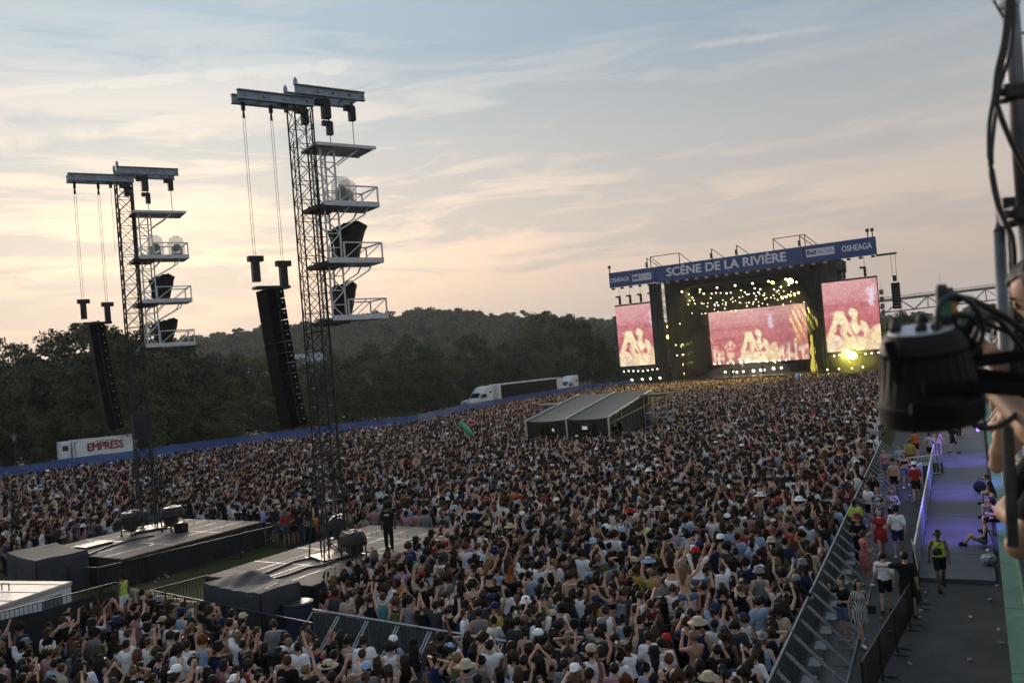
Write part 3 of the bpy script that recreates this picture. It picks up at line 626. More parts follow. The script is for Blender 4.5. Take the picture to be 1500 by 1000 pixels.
def paint(nx, ny, asp, u0, us, extra):
    """picture on the screens; u0 and us place the drawn woman across the width; returns display rgb"""
    x = (np.arange(nx) + .5) / nx * asp; y = (np.arange(ny) + .5) / ny; X, Y = np.meshgrid(x, y)
    g = np.random.default_rng(5); C = np.zeros((ny, nx, 3))
    for lim, c in ((9, (212, 146, 146)), (.86, (208, 136, 139)), (.74, (203, 124, 129)), (.68, (192, 104, 110)), (.62, (198, 110, 116)), (.50, (189, 96, 102)), (.40, (185, 90, 97))): C[Y < lim] = c
    def smooth(n_):
        k = g.normal(0, 1, (ny // n_ + 2, nx // n_ + 2)); k = np.kron(k, np.ones((n_, n_)))[:ny, :nx]; return k
    C += (2.5 * np.sin(Y * 130) + 5 * smooth(7) + 3 * smooth(3) + 3 * g.normal(0, 1, (ny, nx)))[..., None]
    def blob(cx, cy, rx, ry, c, rot=0.0, soft=.5, a=1.0):
        dx = X - cx; dy = Y - cy; u = dx * math.cos(rot) + dy * math.sin(rot); v = -dx * math.sin(rot) + dy * math.cos(rot)
        m = np.clip((1 - np.sqrt((u / rx) ** 2 + (v / ry) ** 2)) / soft, 0, 1)[..., None] * a; C[:] = C * (1 - m) + np.array(c, float) * m
    def poly(pts, c, a=1.0, fn=None):
        m = np.zeros((ny, nx))
        for ox in (-.25, .25):                          # 4 sub-samples soften the outline
            for oy in (-.25, .25):
                r_ = np.zeros((ny, nx), bool); xx = X + ox * asp / nx; yy = Y + oy / ny; P = [fn(p) if fn else p for p in pts]
                for i in range(len(P)):
                    (x0, y0), (x1, y1) = P[i], P[(i + 1) % len(P)]; r_ ^= ((y0 > yy) != (y1 > yy)) & (xx < (x1 - x0) * (yy - y0) / (y1 - y0 + 1e-12) + x0)
                m += r_ * .25
        if a > .85 and us_edge:
            cxp = sum(p[0] for p in P) / len(P); cyp = sum(p[1] for p in P) / len(P); r_ = np.zeros((ny, nx), bool); P = [((x - cxp) * 1.10 + cxp, (y - cyp) * 1.06 + cyp) for x, y in P]
            for i in range(len(P)):
                (x0, y0), (x1, y1) = P[i], P[(i + 1) % len(P)]; r_ ^= ((y0 > Y) != (y1 > Y)) & (X < (x1 - x0) * (Y - y0) / (y1 - y0 + 1e-12) + x0)
            e_ = (r_ * .55)[..., None]; C[:] = C * (1 - e_) + np.array((206, 132, 118.)) * e_
        m = (m * a)[..., None]; tone = (1 + .03 * smooth(4))[..., None]; C[:] = C * (1 - m) + np.array(c, float) * tone * m
    us_edge = True
    sk = (244, 218, 176); dk = (228, 186, 150); fn = lambda p: ((u0 + us * _wuv(p)[0]), _wuv(p)[1])
    sx = fn((470, 220))[0]
    for q in range(26): blob(sx + g.normal(0, .022), .62 + .28 * g.random(), .028 + .02 * g.random(), .035, (232, 206, 226), g.random(), .8, .6)
    for q in range(22): blob(fn((200, 190))[0] + g.normal(0, .11), .86 + .05 * g.normal(), .022, .010, (230, 196, 204), g.random(), .8, .6)
    for q in range(int(30 * asp)): blob(g.uniform(0, asp), g.uniform(-.02, .24), .03 + .03 * g.random(), g.uniform(.03, .07), (238, 200 + 18 * g.random(), 165 + 30 * g.random()), g.uniform(-.6, .6), .5, .75)
    for q in range(int(22 * asp)): blob(g.uniform(0, asp), g.uniform(.0, .26), .014, .02, (214, 128, 134), g.random(), .6, .6)
    blob(asp * .5, .33, asp * .7, .03, (214, 170, 196), 0, .9, .4)
    for nm, c, a in (('hair', (196, 98, 84), 1), ('man', (238, 206, 160), .9), ('folk', (236, 208, 176), .8), ('armA', (240, 208, 164), 1), ('torso', sk, 1), ('face', (248, 226, 188), 1), ('hairtop', (190, 96, 84), 1), ('armB', (242, 214, 170), 1), ('braL', (190, 84, 90), .85), ('braR', (190, 84, 90), .85), ('strap', (206, 128, 112), .8), ('hands', (246, 222, 176), 1), ('line1', dk, .8), ('line2', dk, .8), ('eye', (190, 120, 110), .8), ('eye2', (190, 120, 110), .8), ('mouth', (200, 100, 100), .8), ('shade1', (222, 172, 140), .7), ('shade2', (222, 172, 140), .7), ('shade3', (222, 172, 140), .7), ('fold', dk, .9), ('belly', dk, .9)): poly(_WP[nm], c, a, fn)
    if extra:
        cx = .38                                           # second woman with hands on her head, and waving hands
        poly([(cx - .07, .12), (cx - .045, .26), (cx - .10, .33), (cx - .085, .37), (cx - .02, .43), (cx + .02, .43), (cx + .085, .37), (cx + .10, .33), (cx + .045, .26), (cx + .07, .12)], (238, 190, 160)); poly([(cx - .055, .27), (cx - .06, .36), (cx - .02, .40), (cx + .02, .40), (cx + .06, .36), (cx + .055, .27), (cx + .02, .31), (cx - .02, .31)], (202, 104, 112)); blob(cx, .355, .03, .045, (246, 222, 184), 0, .3); poly([(cx - .05, .22), (cx + .05, .22), (cx + .05, .27), (cx - .05, .27)], (200, 84, 104), .8)
        for hx_, hh in ((1.60, .37), (1.47, .29), (1.36, .27), (1.30, .22), (.14, .24), (1.72, .23), (.06, .28)):
            poly([(hx_ - .015, 0), (hx_ - .02, hh - .06), (hx_ + .02, hh - .06), (hx_ + .015, 0)], sk)
            for k in range(5): poly([(hx_ - .022 + .011 * k, hh - .07), (hx_ - .032 + .016 * k, hh + .03 - .006 * abs(k - 2)), (hx_ - .024 + .016 * k, hh + .03 - .006 * abs(k - 2)), (hx_ - .012 + .011 * k, hh - .07)], sk)
    C[..., 1:] += 10
    pad_ = np.pad(C, ((1, 1), (1, 1), (0, 0)), 'edge'); bl_ = sum(pad_[i:i + ny, j:j + nx] for i in range(3) for j in range(3)) / 9       # lens softness, then sensor noise
    C = bl_ + (9 * g.normal(0, 1, (ny, nx)) + 6 * smooth(2) + 7 * smooth(5) * (Y < .5))[..., None]; C[..., 1] += 3 * g.normal(0, 1, (ny, nx))
    return np.clip(C, 0, 255) / 255
def led_screen(name, label, xc, y, z0, wd, ht, nx, ny, gx, gscale, extra, group):
    r = empty(name, sw(xc, y, z0), SRZ, label, 'screen', group)
    C = paint(nx, ny, wd / ht, gx, gscale, extra)
    xs = np.linspace(-wd / 2, wd / 2, nx + 1); zs = np.linspace(0, ht, ny + 1)
    V = np.zeros(((ny + 1) * (nx + 1), 3)); XX, ZZ = np.meshgrid(xs, zs); V[:, 0] = XX.ravel(); V[:, 2] = ZZ.ravel(); V[:, 1] = -.12
    i = np.arange(nx)[None, :] + (nx + 1) * np.arange(ny)[:, None]
    Fq = np.stack([i, i + 1, i + nx + 2, i + nx + 1], -1).reshape(-1, 4)
    m = bpy.data.materials.get('led_picture')
    if not m:
        m = bpy.data.materials.new('led_picture'); m.use_nodes = True; t = m.node_tree; b = t.nodes['Principled BSDF']
        a = t.nodes.new('ShaderNodeVertexColor'); a.layer_name = 'picture'; b.inputs['Base Color'].default_value = (.01, .01, .01, 1); b.inputs['Roughness'].default_value = .6
        t.links.new(a.outputs[0], b.inputs['Emission Color']); b.inputs['Emission Strength'].default_value = .50
    me = np_mesh('picture', V, Fq, [m])
    ca = me.color_attributes.new('picture', 'FLOAT_COLOR', 'CORNER')
    L_ = np.where(C <= .04045, C / 12.92, ((C + .055) / 1.055) ** 2.4).reshape(-1, 3)
    L4 = np.concatenate([L_, np.ones((len(L_), 1))], 1); ca.data.foreach_set('color', np.repeat(L4, 4, 0).astype(np.float32).ravel())
    o = bpy.data.objects.new('display', me); col.objects.link(o); o.parent = r
    MB().box((0, .12, ht / 2), (wd + .1, .4, ht + .1)).build('housing', stage_black, r)
    return r
for xc, n, lb in ((-19.6, 4, 'tall pink screen in the stage wing beside the dark wooded hill'), (18.55, 2, 'tall pink screen in the stage wing beside the hanging speaker')):
    r = led_screen('led_screen', lb, xc, 2, 4.75, 8.5, 11.3, 96, 126, 0.0, .752, False, 'LED screens showing the crowd')
    MB().box((0, .1, 11.45), (8.7, .5, .25)).build('hanging_bar', stage_black, r)
    for k in range(n):
        x = -3.3 + 6.6 * k / max(1, n - 1) if n > 2 else (-.6, 2.6)[k]
        MB().rod((x, .1, 11.5), (x, .1, 15), .03, n=4).build('chain', stage_black, r)
        mb = MB(); mb.box((x, .1, 12.4), (.35, .35, 1.5)); mb.box((x - .3, .1, 13.1), (.9, .3, .3)); mb.build('hoist', stage_black, r)
    for s_ in (-1, 1):
        for k in range(8): MB().box((s_ * 4.75, .2, 1.2 + 1.1 * k + (0 if s_ > 0 else .3)), (.55, .4, .75)).build('blinder_lamp', mat('lamp_housing_grey', (.07, .075, .08), .4, .3), r)
led_screen('led_screen', 'wide pink screen at the back of the stage under rows of lamps', -.6, 12, 3.6, 18.1, 9.9, 180, 100, .56, .70, True, 'LED screens showing the crowd')
# hung side speaker
r = empty('line_array', sw(25.8, .4, 0), SRZ, 'slim black speaker column hanging beside the stage from a beam', 'loudspeaker')
for k in range(9): MB().box((0, 0, 14.6 - .45 * k), (1.15, .8, .42)).build('speaker_box', speaker_m, r, bevel=.03)
MB().box((0, 0, 15.5), (.5, .5, .9)).build('hoist', stage_black, r)
for a in (-.3, .3): MB().rod((a, 0, 15.8), (a, 0, 19.2), .03, n=4).build('chain', stage_black, r)

# stage lamps: every lit lens is its own lamp
warm_lens = emat('lit_lens_warm', (1.0, .86, .50), 2.6); yel_lens = emat('lit_lens_yellow', (1.0, .80, .10), 7.0); white_lens = emat('lit_lens_white', (1.0, .93, .66), 3.5)
_lampm = {}
def stage_lamp(x, y, z, s, lens, label, tilt=.5, group='lit lamps hung over the stage'):
    r = empty('stage_lamp', sw(x, y, z), SRZ, label, 'lamp', group); r.scale = (s, s, s)
    key = lens.name
    if key not in _lampm:
        M = Matrix.Rotation(R_(90 + 25), 3, 'X')
        h = MB().lathe([(.16, -.45), (.3, -.3), (.34, .1), (.36, .12)], n=8, M=M); me = bpy.data.meshes.new('housing'); me.from_pydata(h.v, [], h.f); me.materials.append(stage_black)
        l = MB().lathe([(.32, .125), (.30, .15), (.12, .19)], n=10, M=M); ml = bpy.data.meshes.new('lens'); ml.from_pydata(l.v, [], l.f); ml.materials.append(lens)
        _lampm[key] = (me, ml)
    for nm, me in zip(('housing', 'lens'), _lampm[key]):
        o = bpy.data.objects.new(nm, me); col.objects.link(o); o.parent = r
g = random.Random(3)
def inv_stage(px, py, off):
    d = ray(px, py); nn = SM.to_3x3() @ Vector((0, 1, 0)); P0 = sw(0, off, 0); t_ = (P0 - Vector((0, 0, CAM_H))).dot(nn) / d.dot(nn)
    return SM.inverted() @ (Vector((0, 0, CAM_H)) + d * t_)
spots = []
for i in range(7):                                               # upper row of large lamps, then ranks behind
    spots.append((1000 + 25.5 * i + g.uniform(-2, 2), 427 - 3.2 * i * .95, 4, .78))
for rowk, (x0, y0, x1, y1, nn, off, s) in enumerate(((994, 434, 1170, 413, 9, 5.5, .66), (1008, 432, 1165, 420, 11, 7, .5), (1000, 444, 1172, 427, 15, 8.5, .46), (1003, 450, 1166, 433, 17, 10, .45), (1012, 458, 1160, 440, 16, 11, .42), (1030, 447, 1150, 432, 12, 9, .40), (1045, 441, 1165, 424, 10, 7.5, .4))):
    for i in range(nn):
        f = (i + g.uniform(.1, .9)) / nn
        spots.append((x0 + (x1 - x0) * f, y0 + (y1 - y0) * f + g.uniform(-4, 5), off, s * g.uniform(.7, 1.2)))
for (px, py, off, s) in spots:
    p = inv_stage(px, py, off); stage_lamp(p.x, p.y, p.z, s * .8, warm_lens, 'small pale lit lamp in the cluster hung over the stage')
for j in range(6):
    MB().bar((-12.5, 4 + 1.4 * j, 18.4 - .25 * j), (12.5, 4 + 1.4 * j, 18.4 - .25 * j), .35, .3).build('lighting_truss', stage_black, stage)
for px, py, s in ((1158, 411, 1.6), (1132, 413.5, .9)):
    p = inv_stage(px, py, 3); stage_lamp(p.x, p.y, p.z, s, yel_lens, 'bright yellow lamp shining at the top of the stage', group='bright yellow stage lamps')
p = inv_stage(1249, 519, -.2); BIGL = p; stage_lamp(p.x, p.y, p.z, 2.3, yel_lens, 'dazzling yellow lamp shining below the wing screen by the speaker', group='bright yellow stage lamps')
for px, py in ((1222, 521), (1230, 520), (1268, 518), (1277, 517), (1287, 516), (1212, 541), (1229, 540), (1248, 539), (1264, 537), (1298, 530), (935, 543), (942, 543), (949, 542), (956, 541), (928, 543), (963, 540), (921, 543), (914, 544)):
    p = inv_stage(px, py, -.1); stage_lamp(p.x, p.y, p.z, .42, white_lens, 'small white lit lamp on the wing below a tall screen', group='lamps below the wing screens')
for px, py in ((926, 556), (941, 555), (953, 554), (967, 553)):
    p = inv_stage(px, py, -.1); stage_lamp(p.x, p.y, p.z, .7, white_lens, 'round white floor lamp at the stage corner facing the crowd', group='lamps below the wing screens')
for i in range(12):
    p = inv_stage(1046 + 105 * i / 11 + g.uniform(-2, 2), 532.5 - 5.5 * i / 11, 9.5); stage_lamp(p.x, p.y, p.z, .5 * g.uniform(.7, 1.2), white_lens, 'lit lamp on the riser along the foot of the stage screen', group='lamps along the stage riser')
for i in range(9):
    p = inv_stage(1062 + 80 * i / 8 + g.uniform(-3, 3), 545.5 - 6.5 * i / 8 + g.uniform(-1, 1), 7); stage_lamp(p.x, p.y, p.z, .8 * g.uniform(.7, 1.2), white_lens, 'lit floor lamp in front of the stage riser', group='lamps along the stage riser')
MB().box((-.8, 9.6, 2.3), (15, 1.6, 1.3)).build('riser', stage_black, stage)
MB().box((-.8, 7.5, 1.75), (14, .6, .25)).build('lamp_step', mat('riser_top', (.25, .24, .2), .5), stage)
# side lamps in the left wing, figure-like column at the right, stage light on it painted as emission
for px, py, s in ((979, 478, .9), (979, 493, 1.1), (982, 504, .4), (996, 474, .35), (990, 505, .4), (1000, 504, .35), (992, 520, .4), (1001, 519, .4), (984, 536, .5)):
    p = inv_stage(px, py, 3); stage_lamp(p.x, p.y, p.z, s, yel_lens if s > .8 else warm_lens, 'yellow lamp on the dark side tower of the stage', group='side tower lamps')
colm = empty('lit_column', sw(10.6, 6.5, 1.6), SRZ, 'figure-like column with yellow stage light painted in standing at the side of the stage', 'column')
MB().lathe([(.5, 0), (.6, .8), (.3, 2.2), (.22, 2.5), (.5, 3.2), (.45, 3.9), (.2, 4.6), (.16, 4.9), (.3, 5.4), (.2, 6.0), (.05, 6.3)], n=12).build('column_body', emat('painted_yellow_light', (1.0, .80, .14), .32), colm, smooth=True)
MB().lathe([(1.1, -.1), (1.1, .05)], n=12).build('base', stage_black, colm)
# beams: real spots shining through a pocket of stage haze
def spot(x, y, z, tx, ty, tz, e, c, size=14, name='stage_spot'):
    l = bpy.data.lights.new(name, 'SPOT'); l.energy = e; l.color = c; l.spot_size = R_(size); l.spot_blend = .3; l.shadow_soft_size = .15
    o = bpy.data.objects.new(name, l); col.objects.link(o); a = sw(x, y, z); b_ = sw(tx, ty, tz); o.location = a; o.rotation_euler = (a - b_).to_track_quat('Z', 'Y').to_euler(); return o
YC = (1.0, .84, .16)
for k, (px, py) in enumerate(((1146, 438), (1152, 436), (1158, 434), (1164, 432), (1170, 430))):
    p = inv_stage(px, py, 9); spot(p.x + .2, p.y + .1, p.z - .7, p.x + 2.6 + .5 * k, p.y + 2.2, p.z - 10, 70000, YC, 6)
    stage_lamp(p.x, p.y, p.z + .2, .6, yel_lens, 'yellow spotlight throwing a beam beside the stage screen', group='bright yellow stage lamps')
for k in range(7):
    p = inv_stage(1066 + 12 * k, 545 - k, 6.6); spot(p.x, p.y - .5, p.z + .8, p.x - 1.8, p.y + 1.0, p.z + 4, 42000, (1, .88, .34), 12)
for k in range(4):
    p = inv_stage(1022, 500 + 14 * k, 8); spot(p.x, p.y, p.z, p.x - 7, p.y - 2, p.z - 1.4, 12000, YC, 9)
spot(9.9, -.4, 17.5, 3, -22, 1.5, 42000, YC, 48); spot(18.6, -.9, 4.6, 14, -20, 1.5, 9000, YC, 70); spot(-8, -.4, 18, -6, -16, 1.5, 36000, (1, .82, .2), 42)
l = bpy.data.lights.new('yellow_lamp_glow', 'POINT'); l.energy = 900; l.color = (1, .86, .1); l.shadow_soft_size = .3; o = bpy.data.objects.new('yellow_lamp_glow', l); col.objects.link(o); o.location = sw(BIGL.x, BIGL.y - .9, BIGL.z - .2)
hz = MB().box((-.3, 7.2, 9.2), (26.4, 13.0, 15.2)).build('stage_haze', mat('unused_haze', (1, 1, 1)), None); hz.matrix_world = SM
hm = bpy.data.materials.new('stage_smoke'); hm.use_nodes = True; t = hm.node_tree
for n_ in list(t.nodes): t.nodes.remove(n_)
pv = t.nodes.new('ShaderNodeVolumePrincipled'); mo = t.nodes.new('ShaderNodeOutputMaterial'); pv.inputs['Density'].default_value = .003; pv.inputs['Color'].default_value = (.9, .9, .85, 1); pv.inputs['Anisotropy'].default_value = .2
t.links.new(pv.outputs[0], mo.inputs['Volume']); hz.data.materials.clear(); hz.data.materials.append(hm); tag(hz, kind='stuff')
# thicker puffs of stage smoke where the beams cross; the last is added as a halo round the dazzling lamp
for (px, py, off, rx_, ry_, rz_, dn_) in ((1160, 468, 9.5, 4.2, 2.0, 5.6, .065), (1100, 541, 6.5, 8.0, 1.8, 1.9, .13), (1022, 515, 7.5, 3.4, 1.8, 3.6, .025), (1249, 521, -1.6, 3.4, 1.0, 3.0, .05)):
    p = inv_stage(px, py, off); bmm = bmesh.new(); bmesh.ops.create_icosphere(bmm, subdivisions=3, radius=1.0); g_ = random.Random(px)
    for v in bmm.verts: k_ = 1 + .14 * math.sin(4 * v.co.x + 3 * v.co.z + px) + .05 * g_.uniform(-1, 1); v.co = Vector((v.co.x * rx_ * k_, v.co.y * ry_ * k_, v.co.z * rz_ * k_))
    me = bpy.data.meshes.new('stage_smoke'); bmm.to_mesh(me); bmm.free(); m2 = hm.copy(); m2.node_tree.nodes[[n_.name for n_ in m2.node_tree.nodes if n_.type == 'PRINCIPLED_VOLUME'][0]].inputs['Density'].default_value = dn_; me.materials.append(m2)
    o = bpy.data.objects.new('stage_smoke', me); col.objects.link(o); o.matrix_world = Matrix.Translation(sw(p.x, p.y, p.z)) @ Matrix.Rotation(SRZ, 4, 'Z'); tag(o, kind='stuff')
# crowd barrier and camera platform before the stage
bar_m = mat('barrier_grey', (.25, .26, .27), .5, .5)
for k in range(22):
    x = -26 + 2.35 * k; r = empty('pit_barrier', sw(x, -6.2, 0), SRZ, 'steel pit barrier panel in the row before the stage', 'barrier', 'pit barriers before the stage')
    MB().box((0, 0, .6), (2.2, .06, 1.1)).build('panel', bar_m, r); MB().bar((-1.1, 0, 1.2), (1.1, 0, 1.2), .08).build('top_rail', bar_m, r)
    for a in (-.8, .8): MB().bar((a, .05, 1.0), (a, .9, .05), .06).build('brace', bar_m, r)
# beach ball above the crowd
p = at(1169, 551, 128); bb = empty('beach_ball', p, 0, 'blue and white beach ball floating over the crowd before the stage', 'ball')
me = bmesh.new(); bmesh.ops.create_uvsphere(me, u_segments=16, v_segments=10, radius=.42)
m_ = bpy.data.meshes.new('ball_panel'); me.to_mesh(m_); me.free(); m_.materials.append(mat('ball_blue', (.05, .15, .55), .4)); m_.materials.append(mat('ball_white', (.7, .72, .75), .4))
for q in m_.polygons: q.material_index = 1 if int((math.atan2(q.center.y, q.center.x) + 3.15) / 1.05) % 3 == 0 else 0; q.use_smooth = True
o = bpy.data.objects.new('ball_skin', m_); col.objects.link(o); o.parent = bb

# ------------------------------------------------------------------ front-of-house tent (local x along its rear eave, y towards the stage)
T0 = gp(770, 617, 3.0); T0.z = 0; TRZ = math.atan2(-2.5, 5.63)
ft = empty('mixing_tent', T0, TRZ, 'black pitched roof mixing tent standing in the middle of the crowd', 'tent')
roofm = mat('tent_roof_vinyl', (.060, .056, .047), .6, 0, .22, .9, .25, spec=.3)
W3 = 6.9; DP = 13.0
def tz(x, y): return 3.0 + y / DP * 1.2
for k in range(2):
    x0 = W3 / 2 * k; x1 = x0 + W3 / 2
    MB().sheet(8, 14, lambda u, v: (x0 + (x1 - x0) * u, DP * v, tz(0, DP * v) - .12 * math.sin(math.pi * u) * (1 - .5 * v))).build('roof_panel', roofm, ft)
    MB().sheet(8, 2, lambda u, v: (x0 + (x1 - x0) * u, -.04 + .03 * math.sin(20 * u), 3.0 - .34 * v - .1 * math.sin(math.pi * u) * (1 - v))).build('valance', black_cloth, ft)
    for a in (0, 1):        # curtains gathered to the posts
        MB().sheet(8, 10, lambda u, v: (x0 + (x1 - x0) * a + (1 - 2 * a) * ((.12 + .95 * (1 - v) ** .0 * (1 - v * .75)) * u * 1.2), .05 + .07 * math.sin(26 * u), 2.75 * (1 - v))).build('curtain', black_cloth, ft)
for k in range(3):
    MB().bar((W3 / 2 * k, -.05, 3.04), (W3 / 2 * k, DP, 4.24), .10, .07).build('roof_rail', alu, ft)
    for y in (0, DP): MB().bar((W3 / 2 * k, y, 0), (W3 / 2 * k, y, tz(0, y)), .12).build('post', alu, ft)
MB().sheet(26, 8, lambda u, v: (W3 + .02 + .05 * math.sin(50 * u), 3.5 + 8.3 * u, .2 + (tz(0, 3.5 + 8.3 * u) - .25) * v)).build('side_wall', black_cloth, ft)
MB().sheet(20, 4, lambda u, v: (W3 + .02 + .03 * math.sin(30 * u), 3.5 * u, tz(0, 3.5 * u) - .1 - (.35 + .5 * u) * v)).build('side_valance', black_cloth, ft)
MB().sheet(26, 8, lambda u, v: (-.02 + .05 * math.sin(50 * u), 2 + 9.8 * u, .2 + (tz(0, 2 + 9.8 * u) - .25) * v)).build('side_wall', black_cloth, ft)
MB().bar((W3, .3, 2.5), (W3 + .9, DP, 3.5), .06).build('guy_strap', mat('yellow_strap', (.35, .27, .06), .6), ft)
MB().box((W3 / 2, 4.6, .35), (W3 - .2, 7, .7)).build('floor', black_metal, ft)
for (x, y, s) in ((1.1, 3.2, .9), (3.6, 3.6, 1.1), (4.9, 4.4, .8), (2.2, 5.2, 1.2)):
    d = empty('mixing_desk', ft.matrix_basis @ Vector((x, y, .7)), TRZ, 'dark equipment desk under the mixing tent roof', 'desk', 'desks in the mixing tent')
    MB().box((0, 0, .4), (1.0 * s, .6, .8)).build('case', black_metal, d)
    MB().box((0, .1, .95), (.9 * s, .5, .12), M=Matrix.Rotation(.3, 3, 'X')).build('console', black_metal, d)
    MB().box((.1, -.15, 1.25), (.42, .03, .26)).build('monitor', emat('monitor_glow', (.75, .8, .85), .25), d)
# scaffold towers flanking the tent
def scaff(x, y, h, w_, label):
    o_ = ft.matrix_basis @ Vector((x, y, 0)); r = empty('scaffold_tower', o_, TRZ, label, 'scaffold')
    for a in (0, w_):
        for b_ in (0, 2.2): MB().rod((a, b_, 0), (a, b_, h), .05).build('upright', steel, r)
    for z in (1.2, 2.4, h - .1):
        mb = MB()
        for a, c in (((0, 0), (w_, 0)), ((w_, 0), (w_, 2.2)), ((w_, 2.2), (0, 2.2)), ((0, 2.2), (0, 0))): mb.rod((*a, z), (*c, z), .035)
        mb.build('ledger', steel, r)
    MB().box((w_ / 2, 1.1, 1.9), (w_, 2.1, .06)).build('platform', deck_m, r)
    MB().box((w_ / 2, 1.1, h), (w_ + .4, 2.6, .08)).build('roof_sheet', roofm, r)
    MB().rod((0, 0, .3), (w_, 0, 2.3), .03).build('brace', steel, r)
scaff(W3 + .3, 9.2, 4.0, 2.0, 'grey scaffold tower with flat roof beside the mixing tent facing stage')
scaff(-2.6, 9.6, 3.6, 1.9, 'low flat roofed scaffold behind the mixing tent towards the trucks')
# ------------------------------------------------------------------ decks for the delay towers
def deck(A, rz, L_, W_, label, nL, nW):
    """A = near corner, local x along the long side, local y to its left; z top = 1.2"""
    r = empty('stage_deck', (A[0], A[1], 0), rz, label, 'platform', 'platforms carrying the lattice towers')
    pw, pl = L_ / nL, W_ / nW
    src = MB().box((0, 0, 0), (pw - .022, pl - .022, .06)).build('deck_panel', deck_m, r)
    first = True
    for i in range(nL):
        for j in range(nW):
            p = (pw * (i + .5), pl * (j + .5), 1.17 + random.uniform(-.003, .003))
            if first: src.location = p; first = False
            else: share('deck_panel', src, r, p)
    mb = MB()
    for i in range(1, nL): 
        if i % 2 == 0: mb.box((pw * i, W_ / 2, 1.185), (.018, W_, .034))
    for j in range(1, nW): mb.box((L_ / 2, pl * j, 1.184), (L_, .02, .034))
    mb.build('aluminium_joint', alu, r)
    MB().box((L_ / 2, W_ / 2, 1.08), (L_ - .06, W_ - .06, .12)).build('frame', black_metal, r)
    pts = [(0, 0), (L_, 0), (L_, W_), (0, W_)]
    for k in range(4):
        a, c = Vector((*pts[k], 0)), Vector((*pts[(k + 1) % 4], 0)); d = c - a; nrm = Vector((d.y, -d.x, 0)).normalized()
        n_ = int(d.length * 8)
        MB().sheet(n_, 4, lambda u, v: tuple(a + d * u + nrm * (.03 + .05 * math.sin(u * d.length * 5.2) * (1 - v) + .03 * math.sin(u * d.length * 13 + 2) * (1 - v)) + Vector((0, 0, .02 + 1.13 * v)))).build('skirt', black_cloth, r)
    for i in range(3):
        for j in range(3): MB().rod((.3 + (L_ - .6) * i / 2, .3 + (W_ - .6) * j / 2, 0), (.3 + (L_ - .6) * i / 2, .3 + (W_ - .6) * j / 2, 1.05), .03).build('leg', alu, r)
    return r
RA = Vector((-11.77, 31.88, 0)); RRZ = math.atan2(.848, .53)
rx = Vector((math.cos(RRZ), math.sin(RRZ), 0)); ry = Vector((rx.y, -rx.x, 0))       # ry towards the right-hand side
D_ = RA + ry * 5.3
deck((D_.x, D_.y), RRZ, 9.0, 5.3, 'worn plywood platform with black skirt where a man in black walks', 8, 4)
LF = Vector((-16.82, 36.37, 0)); LRZ = math.atan2(.857, .515)
deck((LF.x, LF.y), LRZ, 7.6, 6.5, 'worn plywood platform with black skirt beside the strip of grass', 6, 5)

# ------------------------------------------------------------------ delay towers
def lattice_section(h, w_, r=.035, br=.016, st=None):
    mb = MB(); c = [(-w_ / 2, -w_ / 2), (w_ / 2, -w_ / 2), (w_ / 2, w_ / 2), (-w_ / 2, w_ / 2)]; st = st or w_
    for a in c: mb.rod((*a, 0), (*a, h), r, n=6)
    n_ = max(1, round(h / st)); dz = h / n_
    for k in range(n_):
        for i in range(4):
            a, b_ = c[i], c[(i + 1) % 4]
            mb.rod((*a, k * dz), (*b_, (k + 1) * dz), br, n=4); mb.rod((*b_, k * dz), (*a, (k + 1) * dz), br, n=4); mb.rod((*a, (k + 1) * dz), (*b_, (k + 1) * dz), br, n=4)
    return mb
_sec = None
def dome(r, x, y, z):
    gm_ = MAT.get('clear_dome')
    if not gm_:
        gm_ = bpy.data.materials.new('clear_dome'); gm_.use_nodes = True; MAT['clear_dome'] = gm_; b = gm_.node_tree.nodes['Principled BSDF']
        b.inputs['Base Color'].default_value = (.75, .75, .7, 1); b.inputs['Alpha'].default_value = .34; b.inputs['Roughness'].default_value = .15
    d = empty('domed_spotlight', r.matrix_basis @ Vector((x, y, z)), r.rotation_euler.z, 'dark moving spotlight under clear plastic dome on the tower platform', 'lamp', 'domed spotlights on the towers')
    MB().lathe([(.40, 0), (.40, .74), (.34, .98), (.18, 1.10), (.02, 1.13)], n=16).build('clear_dome', gm_, d, smooth=True)
    MB().lathe([(.375, .0), (.375, .05)], n=16).build('dome_ring', black_metal, d)
    MB().box((0, 0, .12), (.42, .36, .2)).build('lamp_base', black_metal, d)
    for s_ in (-1, 1): MB().box((s_ * .2, 0, .36), (.05, .12, .4)).build('yoke', black_metal, d)
    MB().lathe([(.10, -.24), (.17, -.1), (.18, .16), (.15, .2)], (0, 0, .48), 12, Matrix.Rotation(R_(70), 3, 'X')).build('lamp_head', black_metal, d)
